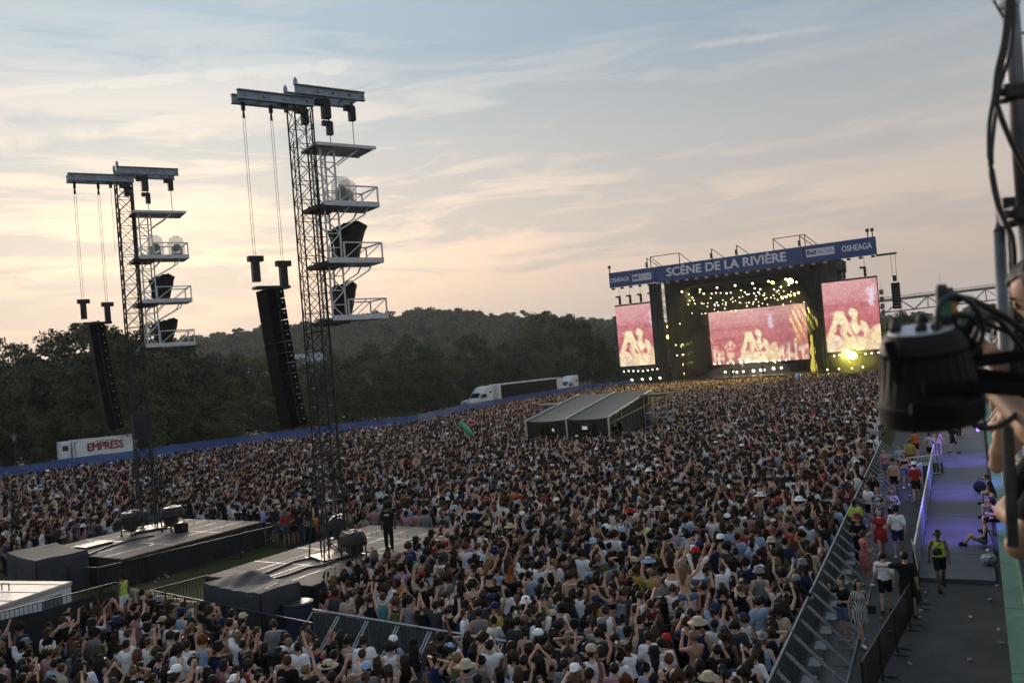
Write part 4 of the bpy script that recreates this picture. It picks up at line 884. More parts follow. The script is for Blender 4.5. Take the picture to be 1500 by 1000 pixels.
def wrapped(r, x, y, z, sx, sy, sz, seed, label):
    """equipment wrapped in black plastic: lumpy hull with a sagging top"""
    g = random.Random(seed); d = empty('wrapped_spotlight', r.matrix_basis @ Vector((x, y, z)), r.rotation_euler.z, label, 'covered equipment', 'covered equipment on the towers')
    n_, m_ = 20, 9; vs = []
    for j in range(m_):
        v = j / (m_ - 1)
        for i in range(n_):
            a = 2 * math.pi * i / n_; k = (abs(math.cos(a)) ** 4 + abs(math.sin(a)) ** 4) ** -.25
            fl = (.62 + .42 * v ** 1.4 + .05 * math.sin(5 * a + seed)) * (1.0 if j < m_ - 1 else .55) + g.uniform(-.04, .04)
            vs.append((sx / 2 * k * math.cos(a) * fl + .12 * sx * v, sy / 2 * k * math.sin(a) * fl, sz * (v if j < m_ - 1 else 1.0) + g.uniform(-.05, .05) * sz * (v > .5) + (.06 * sz * math.cos(a) if v > .7 else 0)))
    fs = [(j * n_ + i, j * n_ + (i + 1) % n_, (j + 1) * n_ + (i + 1) % n_, (j + 1) * n_ + i) for j in range(m_ - 1) for i in range(n_)] + [tuple((m_ - 1) * n_ + i for i in range(n_)), tuple(range(n_ - 1, -1, -1))]
    MB().add(vs, fs).build('plastic_wrap', black_plastic, d)
    MB().rod((0, 0, -.02), (0, 0, .5), .06).build('stand', black_metal, d)
    mb = MB()
    for zz in (.35, .7): mb.tube([(.40 * sx * math.cos(a) + .1 * sx * zz, .42 * sy * math.sin(a), sz * zz) for a in np.linspace(0, 6.28, 14)], .012, 4)
    mb.build('tie_cord', rubber, d)
def delay_tower(base, rz, label, first):
    global _sec
    r = empty('lattice_tower', (base[0], base[1], 1.2), rz, label, 'tower', 'delay speaker towers')
    Wm = .72; top = 17.15; nS = 8; hs = top / nS
    if _sec is None: _sec = lattice_section(hs, Wm, .034, .015, .72).build('mast_section', truss_m, r); s0 = _sec
    else: s0 = share('mast_section', _sec, r)
    for k in range(1, nS): share('mast_section', s0, r, (0, 0, hs * k))
    # white ladder frame that carries the platforms
    z_lv = [9.0, 11.2, 13.4]; z_roof = 15.65
    for y in (-.42, .42):
        mb = MB()
        for x in (.52, 1.08): mb.bar((x, y, 9.0), (x, y, z_roof), .06)
        z = 9.0; k = 0
        while z < z_roof - .3:
            mb.bar((.52 if k % 2 else 1.08, y, z), (1.08 if k % 2 else .52, y, z + .55), .04); mb.bar((.52, y, z + .55), (1.08, y, z + .55), .035); z += .55; k += 1
        mb.build('carrier_frame', white_steel, r)
    for z in z_lv:
        MB().box((1.55, 0, z), (2.3, 1.35, .10)).build('platform_floor', grey_steel, r)
        mb = MB()
        for y in (-.69, .69): mb.bar((.4, y, z + .03), (2.74, y, z + .03), .05, .2)
        mb.bar((2.72, -.69, z + .03), (2.72, .69, z + .03), .05, .2); mb.build('floor_edge', white_steel, r)
        for y in (-.68, .68):
            mb = MB(); mb.bar((1.08, y, z + .72), (2.70, y, z + .72), .05); mb.bar((2.70, y, z + .1), (2.70, y, z + .74), .05); mb.bar((1.08, y, z + .1), (1.08, y, z + .74), .05)
            mb.bar((1.10, y, z + .12), (1.85, y, z + .70), .035); mb.bar((1.95, y, z + .12), (2.68, y, z + .70), .035); mb.build('side_rail', white_steel, r)
        mb = MB(); mb.bar((2.70, -.68, z + .72), (2.70, .68, z + .72), .05); mb.build('end_rail', white_steel, r)
        for y in (() if z < 10 else (-.5, .5)):
            mb = MB(); mb.bar((2.3, y, z - .10), (2.15, y, z - .35), .05); mb.bar((2.15, y, z - .35), (1.08, y, z - .95), .05); mb.bar((1.5, y, z - .08), (1.1, y, z - .5), .04); mb.build('under_strut', white_steel, r)
        MB().box((.6, 0, z - .12), (1.0, 1.3, .16)).build('mast_bracket', black_metal, r)
    MB().box((1.5, 0, z_roof + .03), (2.5, 1.5, .07)).build('roof_plate', grey_steel, r)
    mb = MB()
    for y in (-.74, .74): mb.bar((.25, y, z_roof + .02), (2.75, y, z_roof + .02), .06, .12)
    mb.bar((.9, -.6, z_roof - .05), (2.1, -.6, z_roof - .05), .06); mb.bar((2.0, -.6, z_roof - .1), (1.1, -.6, z_roof - .75), .05); mb.bar((2.0, .6, z_roof - .1), (1.1, .6, z_roof - .75), .05); mb.build('roof_edge', white_steel, r)
    # cantilever I-beams
    def ibeam(p, q, name):
        mb = MB(); p = Vector(p); q = Vector(q); up = Vector((0, 0, 1)); mb.bar(p, q, .03, .34) if False else None
        d = (q - p); L_ = d.length; c = (p + q) / 2
        mb.box(c, (L_, .03, .32)); mb.box(c + up * .16, (L_, .2, .035)); mb.box(c - up * .16, (L_, .2, .035)); mb.build(name, grey_steel, r)
    for y in (-.32, .32): ibeam((-2.5, y, top + .22), (.45, y, top + .22), 'cantilever_beam')
    for y in (-.5, .5): ibeam((-.35, y, top + .60), (2.55, y, top + .60), 'cantilever_beam')
    for x in (-2.2, -1.5, -.7, .2): MB().bar((x, -.4, top + .22), (x, .4, top + .22), .07).build('cross_beam', grey_steel, r)
    for x in (.6, 1.2, 1.9, 2.45): MB().bar((x, -.62, top + .60), (x, .62, top + .60), .07).build('cross_beam', grey_steel, r)
    for x, y in ((-.3, -.5), (.3, .5), (-.3, .5), (.9, .5)):
        mb = MB(); mb.box((x, y, top + .86), (.12, .12, .18)); mb.rod((x, y, top + .9), (x, y, top + 1.02), .05); mb.build('lifting_lug', grey_steel, r)
    def hoist(x, y, z, s=1.0, name='chain_hoist'):
        mb = MB(); mb.box((x, y, z), (.24 * s, .24 * s, .55 * s)); mb.box((x - .12 * s, y, z + .22 * s), (.4 * s, .22 * s, .2 * s)); mb.rod((x, y, z + .3 * s), (x, y, z + .5 * s), .03); mb.build(name, black_metal, r)
    hoist(.95, -.3, top - .02, 1.25); hoist(1.05, -.3, top - .75, .9); hoist(2.25, .1, top + .05, 1.0); hoist(.1, -.2, top - .35, 1.0); hoist(-.62, -.2, top - .1, .55)
    for x, y in ((1.05, -.3), (2.25, .1)): MB().rod((x, y, z_roof + .06), (x, y, top), .016, n=4).build('lifting_chain', black_metal, r)
    for x in (-2.2, -1.15):
        mb = MB(); mb.box((x, 0, top - .12), (.12, .12, .3)); mb.rod((x, 0, top - .55), (x, 0, top - .2), .055, .03, n=8); mb.build('hook', black_metal, r)
        for dy in (-.05, .05): MB().rod((x + dy, dy * .5, 11.2), (x + dy, dy * .5, top - .4), .008, n=4).build('lifting_chain', rubber, r)
    MB().rod((-.62, -.2, top - 3.4), (-.62, -.2, top - .3), .008, n=4).build('pull_cord', black_metal, r)
    # dark wrap and outriggers low on the mast
    if not first: MB().box((0, 0, 5.1), (.80, .80, 1.2)).build('mesh_wrap', mat('black_mesh', (.015, .015, .016), .8, 0, .5, 20), r)
    for a in (45, 135, 225, 315):
        c, s_ = math.cos(R_(a)), math.sin(R_(a))
        MB().rod((c * .45, s_ * .45, 4.3), (c * 1.0, s_ * 1.0, .05), .03).build('outrigger', truss_m, r)
        MB().box((c * 1.0, s_ * 1.0, .03), (.3, .3, .05)).build('foot_plate', black_metal, r)
    MB().box((0, 0, .05), (1.5, 1.5, .1)).build('base_plate', black_metal, r)
    mb = MB(); mb.tube([(.3, -.3, 17), (.34, -.34, 9), (.35, -.3, 3), (.5, -.6, .2), (1.2, -1.2, .05)], .03, 5); mb.tube([(-.2, .36, 16), (-.25, .38, 8), (-.2, .4, .3)], .025, 5); mb.build('power_cable', cable_m, r)
    # guy wires to the ground
    for gx, gy in ((-6.5, -2.5), (-5.5, 4.5)):
        MB().rod((-.35, -.35 if gy < 0 else .35, 9.2), (gx, gy, -1.0), .005, n=4).build('guy_wire', black_metal, r)
    bpy.context.view_layer.update()
    if first:
        dome(r, 1.35, -.25, 13.46); dome(r, 1.85, .25, 13.46)
        wrapped(r, 1.45, 0, 11.26, 1.5, 1.0, 1.5, 3, 'big black plastic wrapped bundle on the middle tower platform')
        wrapped(r, 1.15, 0, 9.06, 1.05, .8, 1.35, 8, 'black plastic draped spotlight on the lowest tower platform')
    else:
        dome(r, 1.25, -.2, 13.46); dome(r, 2.3, .0, 13.46)
        wrapped(r, 1.35, 0, 11.26, 1.25, .8, 1.3, 5, 'torn black plastic over a spotlight on the middle tower platform')
        wrapped(r, 1.35, 0, 9.06, 1.25, .9, 1.25, 12, 'lumpy black plastic wrapped lamp on the lowest tower platform')
    # speaker column
    a = empty('line_array', r.matrix_basis @ Vector((-1.65, 0, 0)), rz, 'curved column of black loudspeaker boxes hanging ' + ('beside the man in black' if first else 'above the EMPRESS trailer'), 'loudspeaker', 'hanging speaker columns')
    MB().box((0, 0, 10.3), (1.3, .5, .1)).build('flying_frame', black_metal, a)
    for x, h in ((-.55, .75), (.5, .15)):
        mb = MB(); mb.box((x, 0, 10.75 + h * .3), (.26, .24, .9)); mb.box((x + .02, 0, 11.15 + h * .3), (.55, .26, .2)); mb.build('chain_hoist', black_metal, a)
    x = -.05; z = 10.04; ang = R_(4.5)
    src = None
    for k in range(13):
        if src is None:
            mb = MB(); d2, w2, h2 = .34, .58, .198
            vs = [(-d2, -w2, -h2), (-d2, w2, -h2), (-d2, w2, h2), (-d2, -w2, h2), (d2, -w2 * .8, -h2 * .92), (d2, w2 * .8, -h2 * .92), (d2, w2 * .8, h2 * .92), (d2, -w2 * .8, h2 * .92)]
            mb.add(vs, [(0, 3, 2, 1), (4, 5, 6, 7), (0, 1, 5, 4), (2, 3, 7, 6), (1, 2, 6, 5), (0, 4, 7, 3)]); src = mb.build('speaker_box', speaker_m, a, bevel=.015); o = src
            rl = MB().box((0, -.60, 0), (.06, .02, .3)).build('rigging_plate', black_metal, o); rl2 = MB().box((.2, -.52, .05), (.05, .02, .05)).build('handle', alu, o)
        else: o = copy_tree(src, a)
        o.location = (x, 0, z); o.rotation_euler = (0, -ang, 0)
        z -= .398 * math.cos(ang); x += .398 * math.sin(ang); ang += R_(.25 if k < 8 else .9)
    return r
delay_tower((-7.4, 33.36), R_(36), 'black lattice tower with white platforms on the deck where the man in black walks', True)
delay_tower((-18.64, 43.31), R_(32), 'black lattice tower with white platforms on the deck carrying two wheeled carts', False)

# covered carts and cases on the decks
def covered_cart(x, y, rz, label, sc_=1.0):
    r = empty('equipment_cart', (x, y, 1.2), rz, label, 'cart', 'covered carts on the platforms')
    for a in (-.45, .45):
        for b_ in (-.28, .28):
            MB().rod((a, b_, .1), (a, b_, .75), .025).build('leg', black_metal, r)
            MB().lathe([(.07, -.02), (.07, .02)], (a, b_, .07), 10, Matrix.Rotation(math.pi / 2, 3, 'X')).build('castor', rubber, r)
    MB().box((0, 0, .28), (.95, .6, .05)).build('shelf', black_metal, r)
    MB().box((-.1, 0, .5), (.5, .45, .35)).build('case', black_metal, r)
    g = random.Random(int(x * 10)); n_ = 16; vs = []
    for j, (zz, k) in enumerate(((.62, 1.0), (.72, 1.06), (.95, 1.0), (1.12, .8), (1.17, .3))):
        for i in range(n_):
            a = 2 * math.pi * i / n_; q = (abs(math.cos(a)) ** 4 + abs(math.sin(a)) ** 4) ** -.25
            vs.append((.58 * q * k * math.cos(a) + g.uniform(-.03, .03), .38 * q * k * math.sin(a) + g.uniform(-.03, .03), zz + g.uniform(-.03, .03)))
    MB().add(vs, [(j * n_ + i, j * n_ + (i + 1) % n_, (j + 1) * n_ + (i + 1) % n_, (j + 1) * n_ + i) for j in range(4) for i in range(n_)] + [tuple(4 * n_ + i for i in range(n_)), tuple(range(n_ - 1, -1, -1))]).build('plastic_cover', black_plastic, r)
p = gp(519, 822, 1.2); covered_cart(p.x, p.y, RRZ + 1.2, 'wheeled cart under black plastic beside the man in black')
p = gp(500, 800, 1.2); covered_cart(p.x - .1, p.y + .6, RRZ + .3, 'cart with black plastic cover tucked behind the tower mast')
p = gp(195, 783, 1.2); covered_cart(p.x, p.y, LRZ + .3, 'wheeled cart under pale topped black plastic before the tower')
p = gp(254, 776, 1.2); covered_cart(p.x, p.y, LRZ + .2, 'taller wheeled cart under black plastic beside the small speaker')
p = gp(266, 779, 1.2); r = empty('floor_speaker', (p.x, p.y, 1.2), LRZ, 'small black speaker box lying on the platform beside the carts', 'loudspeaker')
MB().box((0, 0, .2), (.5, .4, .4)).build('cabinet', speaker_m, r, bevel=.02); MB().lathe([(.14, 0), (.13, .012)], (0, -.2, .2), 14, Matrix.Rotation(math.pi / 2, 3, 'X')).build('cone', rubber, r)
# cables across the decks
def cable(name, pts, label, r=.03): tag(MB().tube(pts, r, 6).build(name, cable_m), label, 'cable')
def on(px, py, z=1.232): return gp(px, py, z)
cable('cable', [on(360, 845), on(392, 838), on(430, 822), on(460, 816), on(480, 812)], 'thick black cable crossing the deck behind the parallel one', .045)
cable('cable', [on(385, 852), on(420, 842), on(450, 831), on(478, 826), on(492, 820)], 'thick black cable crossing the deck towards the grey tarp', .05)
cable('cable', [on(130, 812, 1.23), on(160, 800, 1.23), on(195, 790, 1.23), on(225, 784, 1.23)], 'black cable running over the deck beside the grass strip', .05)
cable('cable', [on(500, 822), on(520, 830), on(540, 826), on(530, 818)], 'thin looped cable lying under the wheeled cart', .02)
# grey tarpaulin covered stacks
def tarp(c, rz, L_, W_, h, peak, label):
    r = empty('tarp_covered_stack', c, rz, label, 'covered equipment', 'grey tarpaulin covered stacks')
    def top(x, y): return h + peak[2] * max(0, 1 - math.hypot((x - peak[0]) / 1.1, (y - peak[1]) / 1.2)) ** 1.2 - .06 * math.sin(3.1 * (x / L_ + .5)) + .015 * math.sin(9 * x + 4 * y)
    MB().sheet(24, 12, lambda u, v: (L_ * (u - .5), W_ * (v - .5), top(L_ * (u - .5), W_ * (v - .5)))).build('top_sheet', grey_cloth, r, smooth=True)
    pts = [(-L_ / 2, -W_ / 2), (L_ / 2, -W_ / 2), (L_ / 2, W_ / 2), (-L_ / 2, W_ / 2)]
    for k in range(4):
        a = Vector((*pts[k], 0)); d = Vector((*pts[(k + 1) % 4], 0)) - a; nn = Vector((d.y, -d.x, 0)).normalized(); Ld = d.length
        def fn(u, v):
            p = a + d * u; fold = (.16 * abs(math.sin(2.6 * u * Ld + k)) + .05 * math.sin(8 * u * Ld)) * (1 - v) ** 1.2 * min(1, u * 8, (1 - u) * 8)
            q = p + nn * (.03 + fold) * (0 if v > .99 else 1); return (q.x, q.y, .1 + (top(p.x, p.y) - .1) * v)
        MB().sheet(int(Ld * 9), 10, fn).build('hanging_side', grey_cloth, r, smooth=True)
    return r
tarp((-9.13, 28.63, 0), math.atan2(-2.0, 2.46), 3.15, 1.5, 1.6, (-.7, .45, .26), 'grey tarpaulin covered stack with a peaked top behind the black fence')
tarp((-20.5, 37.35, 0), math.atan2(-2.47, 2.62), 3.6, 2.0, 1.6, (0, 0, .02), 'flat topped grey tarpaulin covered stack at the end of the deck')
MB_ = MB(); p = gp(500 - 60, 862, 1.6)
tag(MB().bar(gp(388, 863, 1.64), gp(407, 853, 1.64), .04).build('wooden_batten', mat('pale_wood', (.4, .34, .25), .6, 0, .2, 6)), 'short pale batten lying on the peaked grey tarpaulin', 'batten')
# black flight case by the left deck
p = gp(140, 838, 0); r = empty('flight_case', (p.x, p.y, 0), LRZ, 'black flight case with metal edges between deck and tarpaulin', 'case')
MB().box((0, 0, .75), (1.3, .9, 1.1)).build('case_body', black_metal, r)
mb = MB()
for a in (-.65, .65):
    for b_ in (-.45, .45): mb.bar((a, b_, .2), (a, b_, 1.3), .04)
    mb.bar((a, -.45, 1.3), (a, .45, 1.3), .04)
for b_ in (-.45, .45): mb.bar((-.65, b_, 1.3), (.65, b_, 1.3), .04)
mb.build('metal_edging', alu, r)
for a in (-.5, .5):
    for b_ in (-.35, .35): MB().lathe([(.09, -.02), (.09, .02)], (a, b_, .1), 10, Matrix.Rotation(math.pi / 2, 3, 'X')).build('castor', rubber, r)

# ------------------------------------------------------------------ black crowd-control fences round the decks
_bar = {}
def bike_fence(a, b_, h, label, group, z=0.0, scrim=False, step=.13, m=black_metal):
    a = Vector(a); b_ = Vector(b_); a.z = b_.z = 0; d = b_ - a; n_ = max(1, round(d.length / 2.2)); L_ = d.length / n_; rz = math.atan2(d.y, d.x)
    for i in range(n_):
        p = a + d * (i / n_)
        r = empty('crowd_fence', (p.x, p.y, z), rz, label, 'fence', group)
        mb = MB(); mb.rod((.03, 0, h), (L_ - .03, 0, h), .022); mb.rod((.03, 0, .18), (L_ - .03, 0, .18), .02); mb.rod((.03, 0, .0), (.03, 0, h), .022); mb.rod((L_ - .03, 0, 0), (L_ - .03, 0, h), .022); mb.build('frame', m, r)
        key = (round(h, 2),)
        x = .03 + step; first = True
        while x < L_ - .06:
            if key not in _bar: _bar[key] = MB().rod((0, 0, .18), (0, 0, h), .011, n=4, caps=False).build('upright_bar', m, r); _bar[key].location = (x, 0, 0)
            else: share('upright_bar', _bar[key], r, (x, 0, 0))
            x += step
        for q in (.25, L_ - .25): MB().bar((q, -.28, .03), (q, .28, .03), .05, .02).build('foot', m, r)
        if scrim: MB().sheet(12, 4, lambda u, v: (L_ * u, -.04 + .03 * math.sin(19 * u) * (1 - v * .6), .05 + (h - .32) * v + .05 * math.sin(math.pi * u) * v)).build('black_scrim', black_cloth, r)
C0 = gp(220, 864, 1.1); C1 = gp(305, 842, 1.1); C2 = gp(458, 912, 1.1)
bike_fence(C0, C1, 1.1, 'black upright-bar fence panel leading back to the peaked grey tarpaulin', 'black fence beside the tarpaulin')
bike_fence(C0, C2, 1.1, 'black upright-bar fence panel in front of the peaked grey tarpaulin', 'black fence before the tarpaulin')
S0 = gp(-60, 912, 2.0); S1 = gp(172, 852, 2.0)
bike_fence(S0, S1, 2.0, 'tall fence panel hung with black cloth before the white trailer', 'black cloth covered fence', scrim=True)
G0 = gp(178, 818, 1.1); 
bike_fence(LF + Vector((-.6, -.9, 0)) , LF + Vector((7.8 * .515 + .9, 7.8 * .857 - .9, 0)), 1.1, 'black upright-bar fence panel along the deck skirt beside the grass', 'black fence along the deck')
bike_fence(gp(60, 868, 0), LF + Vector((-.6, -.9, 0)), 1.1, 'black upright-bar fence panel behind the white trailer', 'black fence behind the trailer')
bike_fence(gp(5, 838, 0), gp(60, 868, 0), 1.1, 'black upright-bar fence panel at the tarpaulin end behind the trailer', 'black fence behind the trailer')
bike_fence(Vector((-13.0, 43.1, 0)), Vector((-9.6, 40.6, 0)), 1.1, 'black upright-bar fence panel closing the grass strip at the crowd', 'black fence closing the grass strip')
# purple cloth-wrapped barrel-like bin between fence and steel barrier
p = gp(449, 935, 0); r = empty('covered_bin', (p.x - .25, p.y + .2, 0), .2, 'dark blue cloth covered bin at the end of the steel barrier', 'bin')
MB().sheet(28, 5, lambda u, v: ((.48 + .04 * math.sin(30 * u) * (1 - v)) * math.cos(6.283 * u), (.48 + .04 * math.sin(30 * u) * (1 - v)) * math.sin(6.283 * u), .02 + 1.05 * v)).build('cloth_side', mat('navy_cloth', (.02, .02, .06), .8, 0, .3, 4), r)
MB().lathe([(.05, 1.07), (.49, 1.07), (.50, 1.10), (.4, 1.13), (.05, 1.14)], n=20).build('lid', black_metal, r)
# yellow and blue cable ramp on the grass
for k, (px, py) in enumerate(((176, 861), (190, 864), (205, 867), (222, 871), (240, 875), (258, 879), (276, 883))):
    p = gp(px, py, 0); r = empty('cable_ramp', (p.x, p.y, 0), R_(-28), 'yellow and black cable ramp lying on the grass', 'cable ramp', 'cable ramps on the grass')
    MB().add([(-.45, -.25, 0), (.45, -.25, 0), (.45, .25, 0), (-.45, .25, 0), (-.45, -.12, .06), (.45, -.12, .06), (.45, .12, .06), (-.45, .12, .06)], [(0, 1, 5, 4), (2, 3, 7, 6), (1, 2, 6, 5), (3, 0, 4, 7), (4, 5, 6, 7)]).build('ramp_body', mat('dull_blue_rubber', (.05, .07, .10), .7), r)
    MB().box((0, 0, .068), (.86, .2, .014)).build('lid_strip', mat('yellow_rubber', (.38, .27, .06), .7, 0, .2, 5), r)

# ------------------------------------------------------------------ white catering trailer, lower left
ZR = 2.1
k0 = gp(104, 850, ZR); k1 = gp(-40, 898, ZR); k2 = gp(-14, 826, ZR)
ux = Vector((k1.x - k0.x, k1.y - k0.y, 0)); CL = ux.length + 1; crz = math.atan2(ux.y, ux.x)
ct = empty('catering_trailer', (k0.x, k0.y, 0), crz, 'low white catering trailer with pale flat roof and yellow printed panel', 'trailer')
CWd = 4.2
roof_sheet = mat('pale_roof_sheet', (.52, .46, .40), .55, 0, .25, .8, .2)
MB().box((CL / 2, -CWd / 2, ZR - .95), (CL, CWd - .04, 1.6)).build('body', white_paint, ct)
MB().box((CL / 2, -CWd / 2, ZR - .09), (CL + .06, CWd + .06, .14)).build('roof', roof_sheet, ct, bevel=.03)
for k in range(5): MB().box((.4 + CL * k / 5, -CWd / 2, ZR - .012), (.03, CWd, .02)).build('roof_seam', roof_sheet, ct)
mb = MB(); mb.rod((1.2, -1.6, ZR), (1.2, -1.6, ZR + .22), .02); mb.rod((1.2, -1.3, ZR), (1.2, -1.3, ZR + .22), .02); mb.rod((1.2, -1.6, ZR + .22), (1.2, -1.3, ZR + .22), .02); mb.build('roof_hoop', black_metal, ct)
for x, y in ((2.3, -1.2), (2.9, -1.4)): MB().box((x, y, ZR + .05), (.16, .22, .12)).build('roof_vent', black_metal, ct)
MB().box((.75, .03, ZR - .8), (.62, .05, 1.0)).build('service_hatch', mat('hatch_grey', (.12, .13, .15), .5), ct)
MB().box((2.9, .035, ZR - 1.15), (2.6, .03, .55)).build('printed_panel', mat('yellow_panel', (.55, .36, .04), .5, 0, .25, 2, c2=(.62, .30, .03)), ct)
g = random.Random(9)
for k in range(6):
    x = 1.9 + .38 * k; hh = g.uniform(.25, .75)
    MB().box((x, .06, ZR - 1.25 + hh / 2), (.2, .02, hh)).build('printed_bottle', mat(('print_green', 'print_white', 'print_pale')[k % 3], ((.05, .25, .08), (.6, .6, .58), (.35, .42, .25))[k % 3], .5), ct)
for k in range(2): MB().rod((1.5 + 3 * k, -CWd * .5 , .3), (1.5 + 3 * k, -CWd * .5 - .01, .3), .3).build('tyre', tyre_m, ct) if False else wheel(ct, 1.5 + 3 * k, -.2, .32, .22)

# ------------------------------------------------------------------ steel stage barriers
perf = mat('perforated_steel', (.10, .105, .11), .5, .5, .35, 60)
barr = mat('dull_barrier_steel', (.17, .18, .19), .5, .4, .35, 9)
_mojo = None
def mojo(p, rz, label, group):
    global _mojo
    if _mojo is None:
        r = empty('steel_barrier', p, rz, label, 'barrier', group); Wd = 1.2
        MB().box((0, .0, .62), (Wd - .06, .012, 1.0)).build('perforated_panel', perf, r)
        mb = MB()
        for x in (-Wd / 2 + .025, Wd / 2 - .025): mb.bar((x, 0, 0), (x, 0, 1.16), .045)
        mb.bar((-Wd / 2, 0, .12), (Wd / 2, 0, .12), .04); mb.build('panel_frame', barr, r)
        MB().rod((-Wd / 2, 0, 1.18), (Wd / 2, 0, 1.18), .032, n=8).build('top_rail', steel, r)
        for x in (-.45, -.3, -.15, 0, .15, .3, .45): MB().bar((x, .015, .14), (x, .015, 1.14), .018).build('stiffener', barr, r)
        for x in (-Wd / 2 + .05, Wd / 2 - .05): MB().bar((x, .05, 1.12), (x, 1.12, .06), .04).build('diagonal_brace', mat('brace_steel', (.34, .35, .36), .45, .5, .3, 9), r)
        MB().box((0, .58, .015), (Wd - .04, 1.12, .02)).build('floor_plate', perf, r)
        MB().bar((-Wd / 2, 1.14, .04), (Wd / 2, 1.14, .04), .05).build('base_beam', barr, r)
        st_ = MB().box((.12, .42, .34), (.6, .30, .035)).build('step', mat('step_plate', (.26, .27, .28), .5, .4, .4, 14), r)
        for x in (-.15, .38): MB().bar((x, .42, .03), (x, .42, .33), .03).build('step_leg', steel, r)
        _mojo = r; return r
    c = copy_tree(_mojo); c.location = p; c.rotation_euler = (0, 0, rz); tag(c, label, 'barrier', group); return c
lrz = math.atan2(LANE.y, LANE.x)
for k in range(36):
    p = lane(-2.4 + 1.2 * k, 0, 0); mojo(p, lrz + math.pi, 'steel crowd barrier section with step plate along the service lane', 'steel barriers along the lane')
q0 = gp(458, 892, 1.18); q1 = gp(690, 930, 1.18); dq = Vector((q1.x - q0.x, q1.y - q0.y, 0)); qrz = math.atan2(dq.y, dq.x); dq.normalize()
Q0 = Vector((q0.x, q0.y, 0))
for k in range(9):
    p = Q0 + dq * (.6 + 1.2 * k); mojo(p, qrz + math.pi, 'steel crowd barrier section with step plate crossing the crowd by the tarpaulin', 'steel barriers crossing the crowd')
# ------------------------------------------------------------------ right-hand side: ramp, rails, viewing platform
ramp_m = mat('grey_ramp_coating', (.070, .075, .085), .6, 0, .5, .7, .15)
rp = [gp(1350, 846, .15), gp(1463, 848, .15), gp(1440, 640, .15) * 1.0, gp(1372, 660, .15)]
UD = Vector((.4683, .8836, 0)); UN = Vector((.8836, -.4683, 0))      # along the platform front / into the platform
def up_(t_, n_, z): 
    p = UD * t_ + UN * n_; return Vector((p.x, p.y, z))
ramp_w = 2.35
ra = [up_(30.6, -2.25, 0), up_(30.6, -.08, 0), up_(90, -.08, 0), up_(90, -3.2, 0)]
o = MB(); 
for k in range(18):
    t0 = 30.6 + 3.3 * k; t1_ = t0 + 3.28; w0 = 2.25 + .95 * (t0 - 30.6) / 59.4; w1 = 2.25 + .95 * (t1_ - 30.6) / 59.4
    q = [up_(t0, -w0, 0), up_(t0, -.08, 0), up_(t1_, -.08, 0), up_(t1_, -w1, 0)]
    if k == 0: rroot = empty('walkway_ramp', (q[0].x, q[0].y, 0)); tag(rroot, kind='structure'); r0 = Vector((q[0].x, q[0].y, 0))
    n_ = len(q); MB().add([tuple(p - r0 + Vector((0, 0, .008))) for p in q] + [tuple(p - r0 + Vector((0, 0, .13 + .004 * (k % 2)))) for p in q], [(3, 2, 1, 0), (4, 5, 6, 7)] + [(i, (i + 1) % 4, 4 + (i + 1) % 4, 4 + i) for i in range(4)]).build('ramp_panel', ramp_m, rroot)
# railing with solid infill on the lane side of the ramp
rail_panel = mat('rail_infill_grey', (.22, .25, .28), .5, .2, .15, 3)
for k in range(14):
    t0 = 30.8 + 2.4 * k; w0 = 2.25 + .95 * (t0 - 30.6) / 59.4; a = up_(t0, -w0 - .06, 0); b_ = up_(t0 + 2.36, -w0 - .09, 0); d = b_ - a; rz = math.atan2(d.y, d.x); L_ = d.length
    r = empty('ramp_railing', a, rz, 'grey steel railing panel between the ramp and the service lane', 'railing', 'railing panels along the ramp')
    MB().rod((0, 0, 1.12), (L_, 0, 1.12), .03).build('top_rail', white_steel, r)
    for x in (.02, L_ - .02): MB().rod((x, 0, 0), (x, 0, 1.12), .025).build('post', white_steel, r)
    MB().box((L_ / 2, 0, .58), (L_ - .1, .02, .85)).build('infill_panel', rail_panel, r)
# light crowd barriers standing at the far ramp side
for (px, py, a) in ((1352, 700, .1), (1345, 716, .9)):
    p = gp(px, py, 0); r = empty('white_barrier', p, a, 'white steel upright-bar barrier beside the green box on the lane', 'barrier', 'white barriers on the lane')
    mb = MB(); mb.rod((-1, 0, 1.15), (1, 0, 1.15), .03); mb.rod((-1, 0, .2), (1, 0, .2), .025); mb.rod((-1, 0, 0), (-1, 0, 1.15), .03); mb.rod((1, 0, 0), (1, 0, 1.15), .03); mb.build('frame', white_steel, r)
    for k in range(9): MB().rod((-.8 + .2 * k, 0, .2), (-.8 + .2 * k, 0, 1.15), .014, n=5).build('upright_bar', white_steel, r)
p = gp(1356, 706, 0); r = empty('green_box', p, lrz, 'dark green utility box standing on the lane by the white barrier', 'box')
MB().box((0, 0, .45), (1.2, .5, .9)).build('box_body', mat('dark_green_paint', (.02, .07, .05), .5), r, bevel=.03); MB().box((0, 0, .92), (1.25, .55, .05)).build('lid', mat('dark_green_paint', (.02, .07, .05), .5), r)
p = gp(1378, 690, .14); r = empty('wooden_steps', p, lrz, 'small dark wooden step box standing on the ramp', 'steps')
for k in range(3): MB().box((0, .22 * k, .12 + .16 * k), (.8, .24, .05)).build('tread', mat('dark_wood', (.10, .065, .045), .7, 0, .3, 8), r)
for s_ in (-.38, .38): MB().box((s_, .22, .22), (.04, .7, .4)).build('side_board', mat('dark_wood', (.10, .065, .045), .7), r)
# black fence in the lane
bike_fence(gp(1288, 1010, 0) + Vector((-.8, -1.2, 0)), gp(1350, 888, 0), 1.1, 'black upright-bar fence panel dividing the asphalt lane', 'black fence in the lane')
bike_fence(gp(1350, 888, 0), gp(1340, 838, 0), 1.1, 'black upright-bar fence panel turning towards the ramp', 'black fence in the lane')
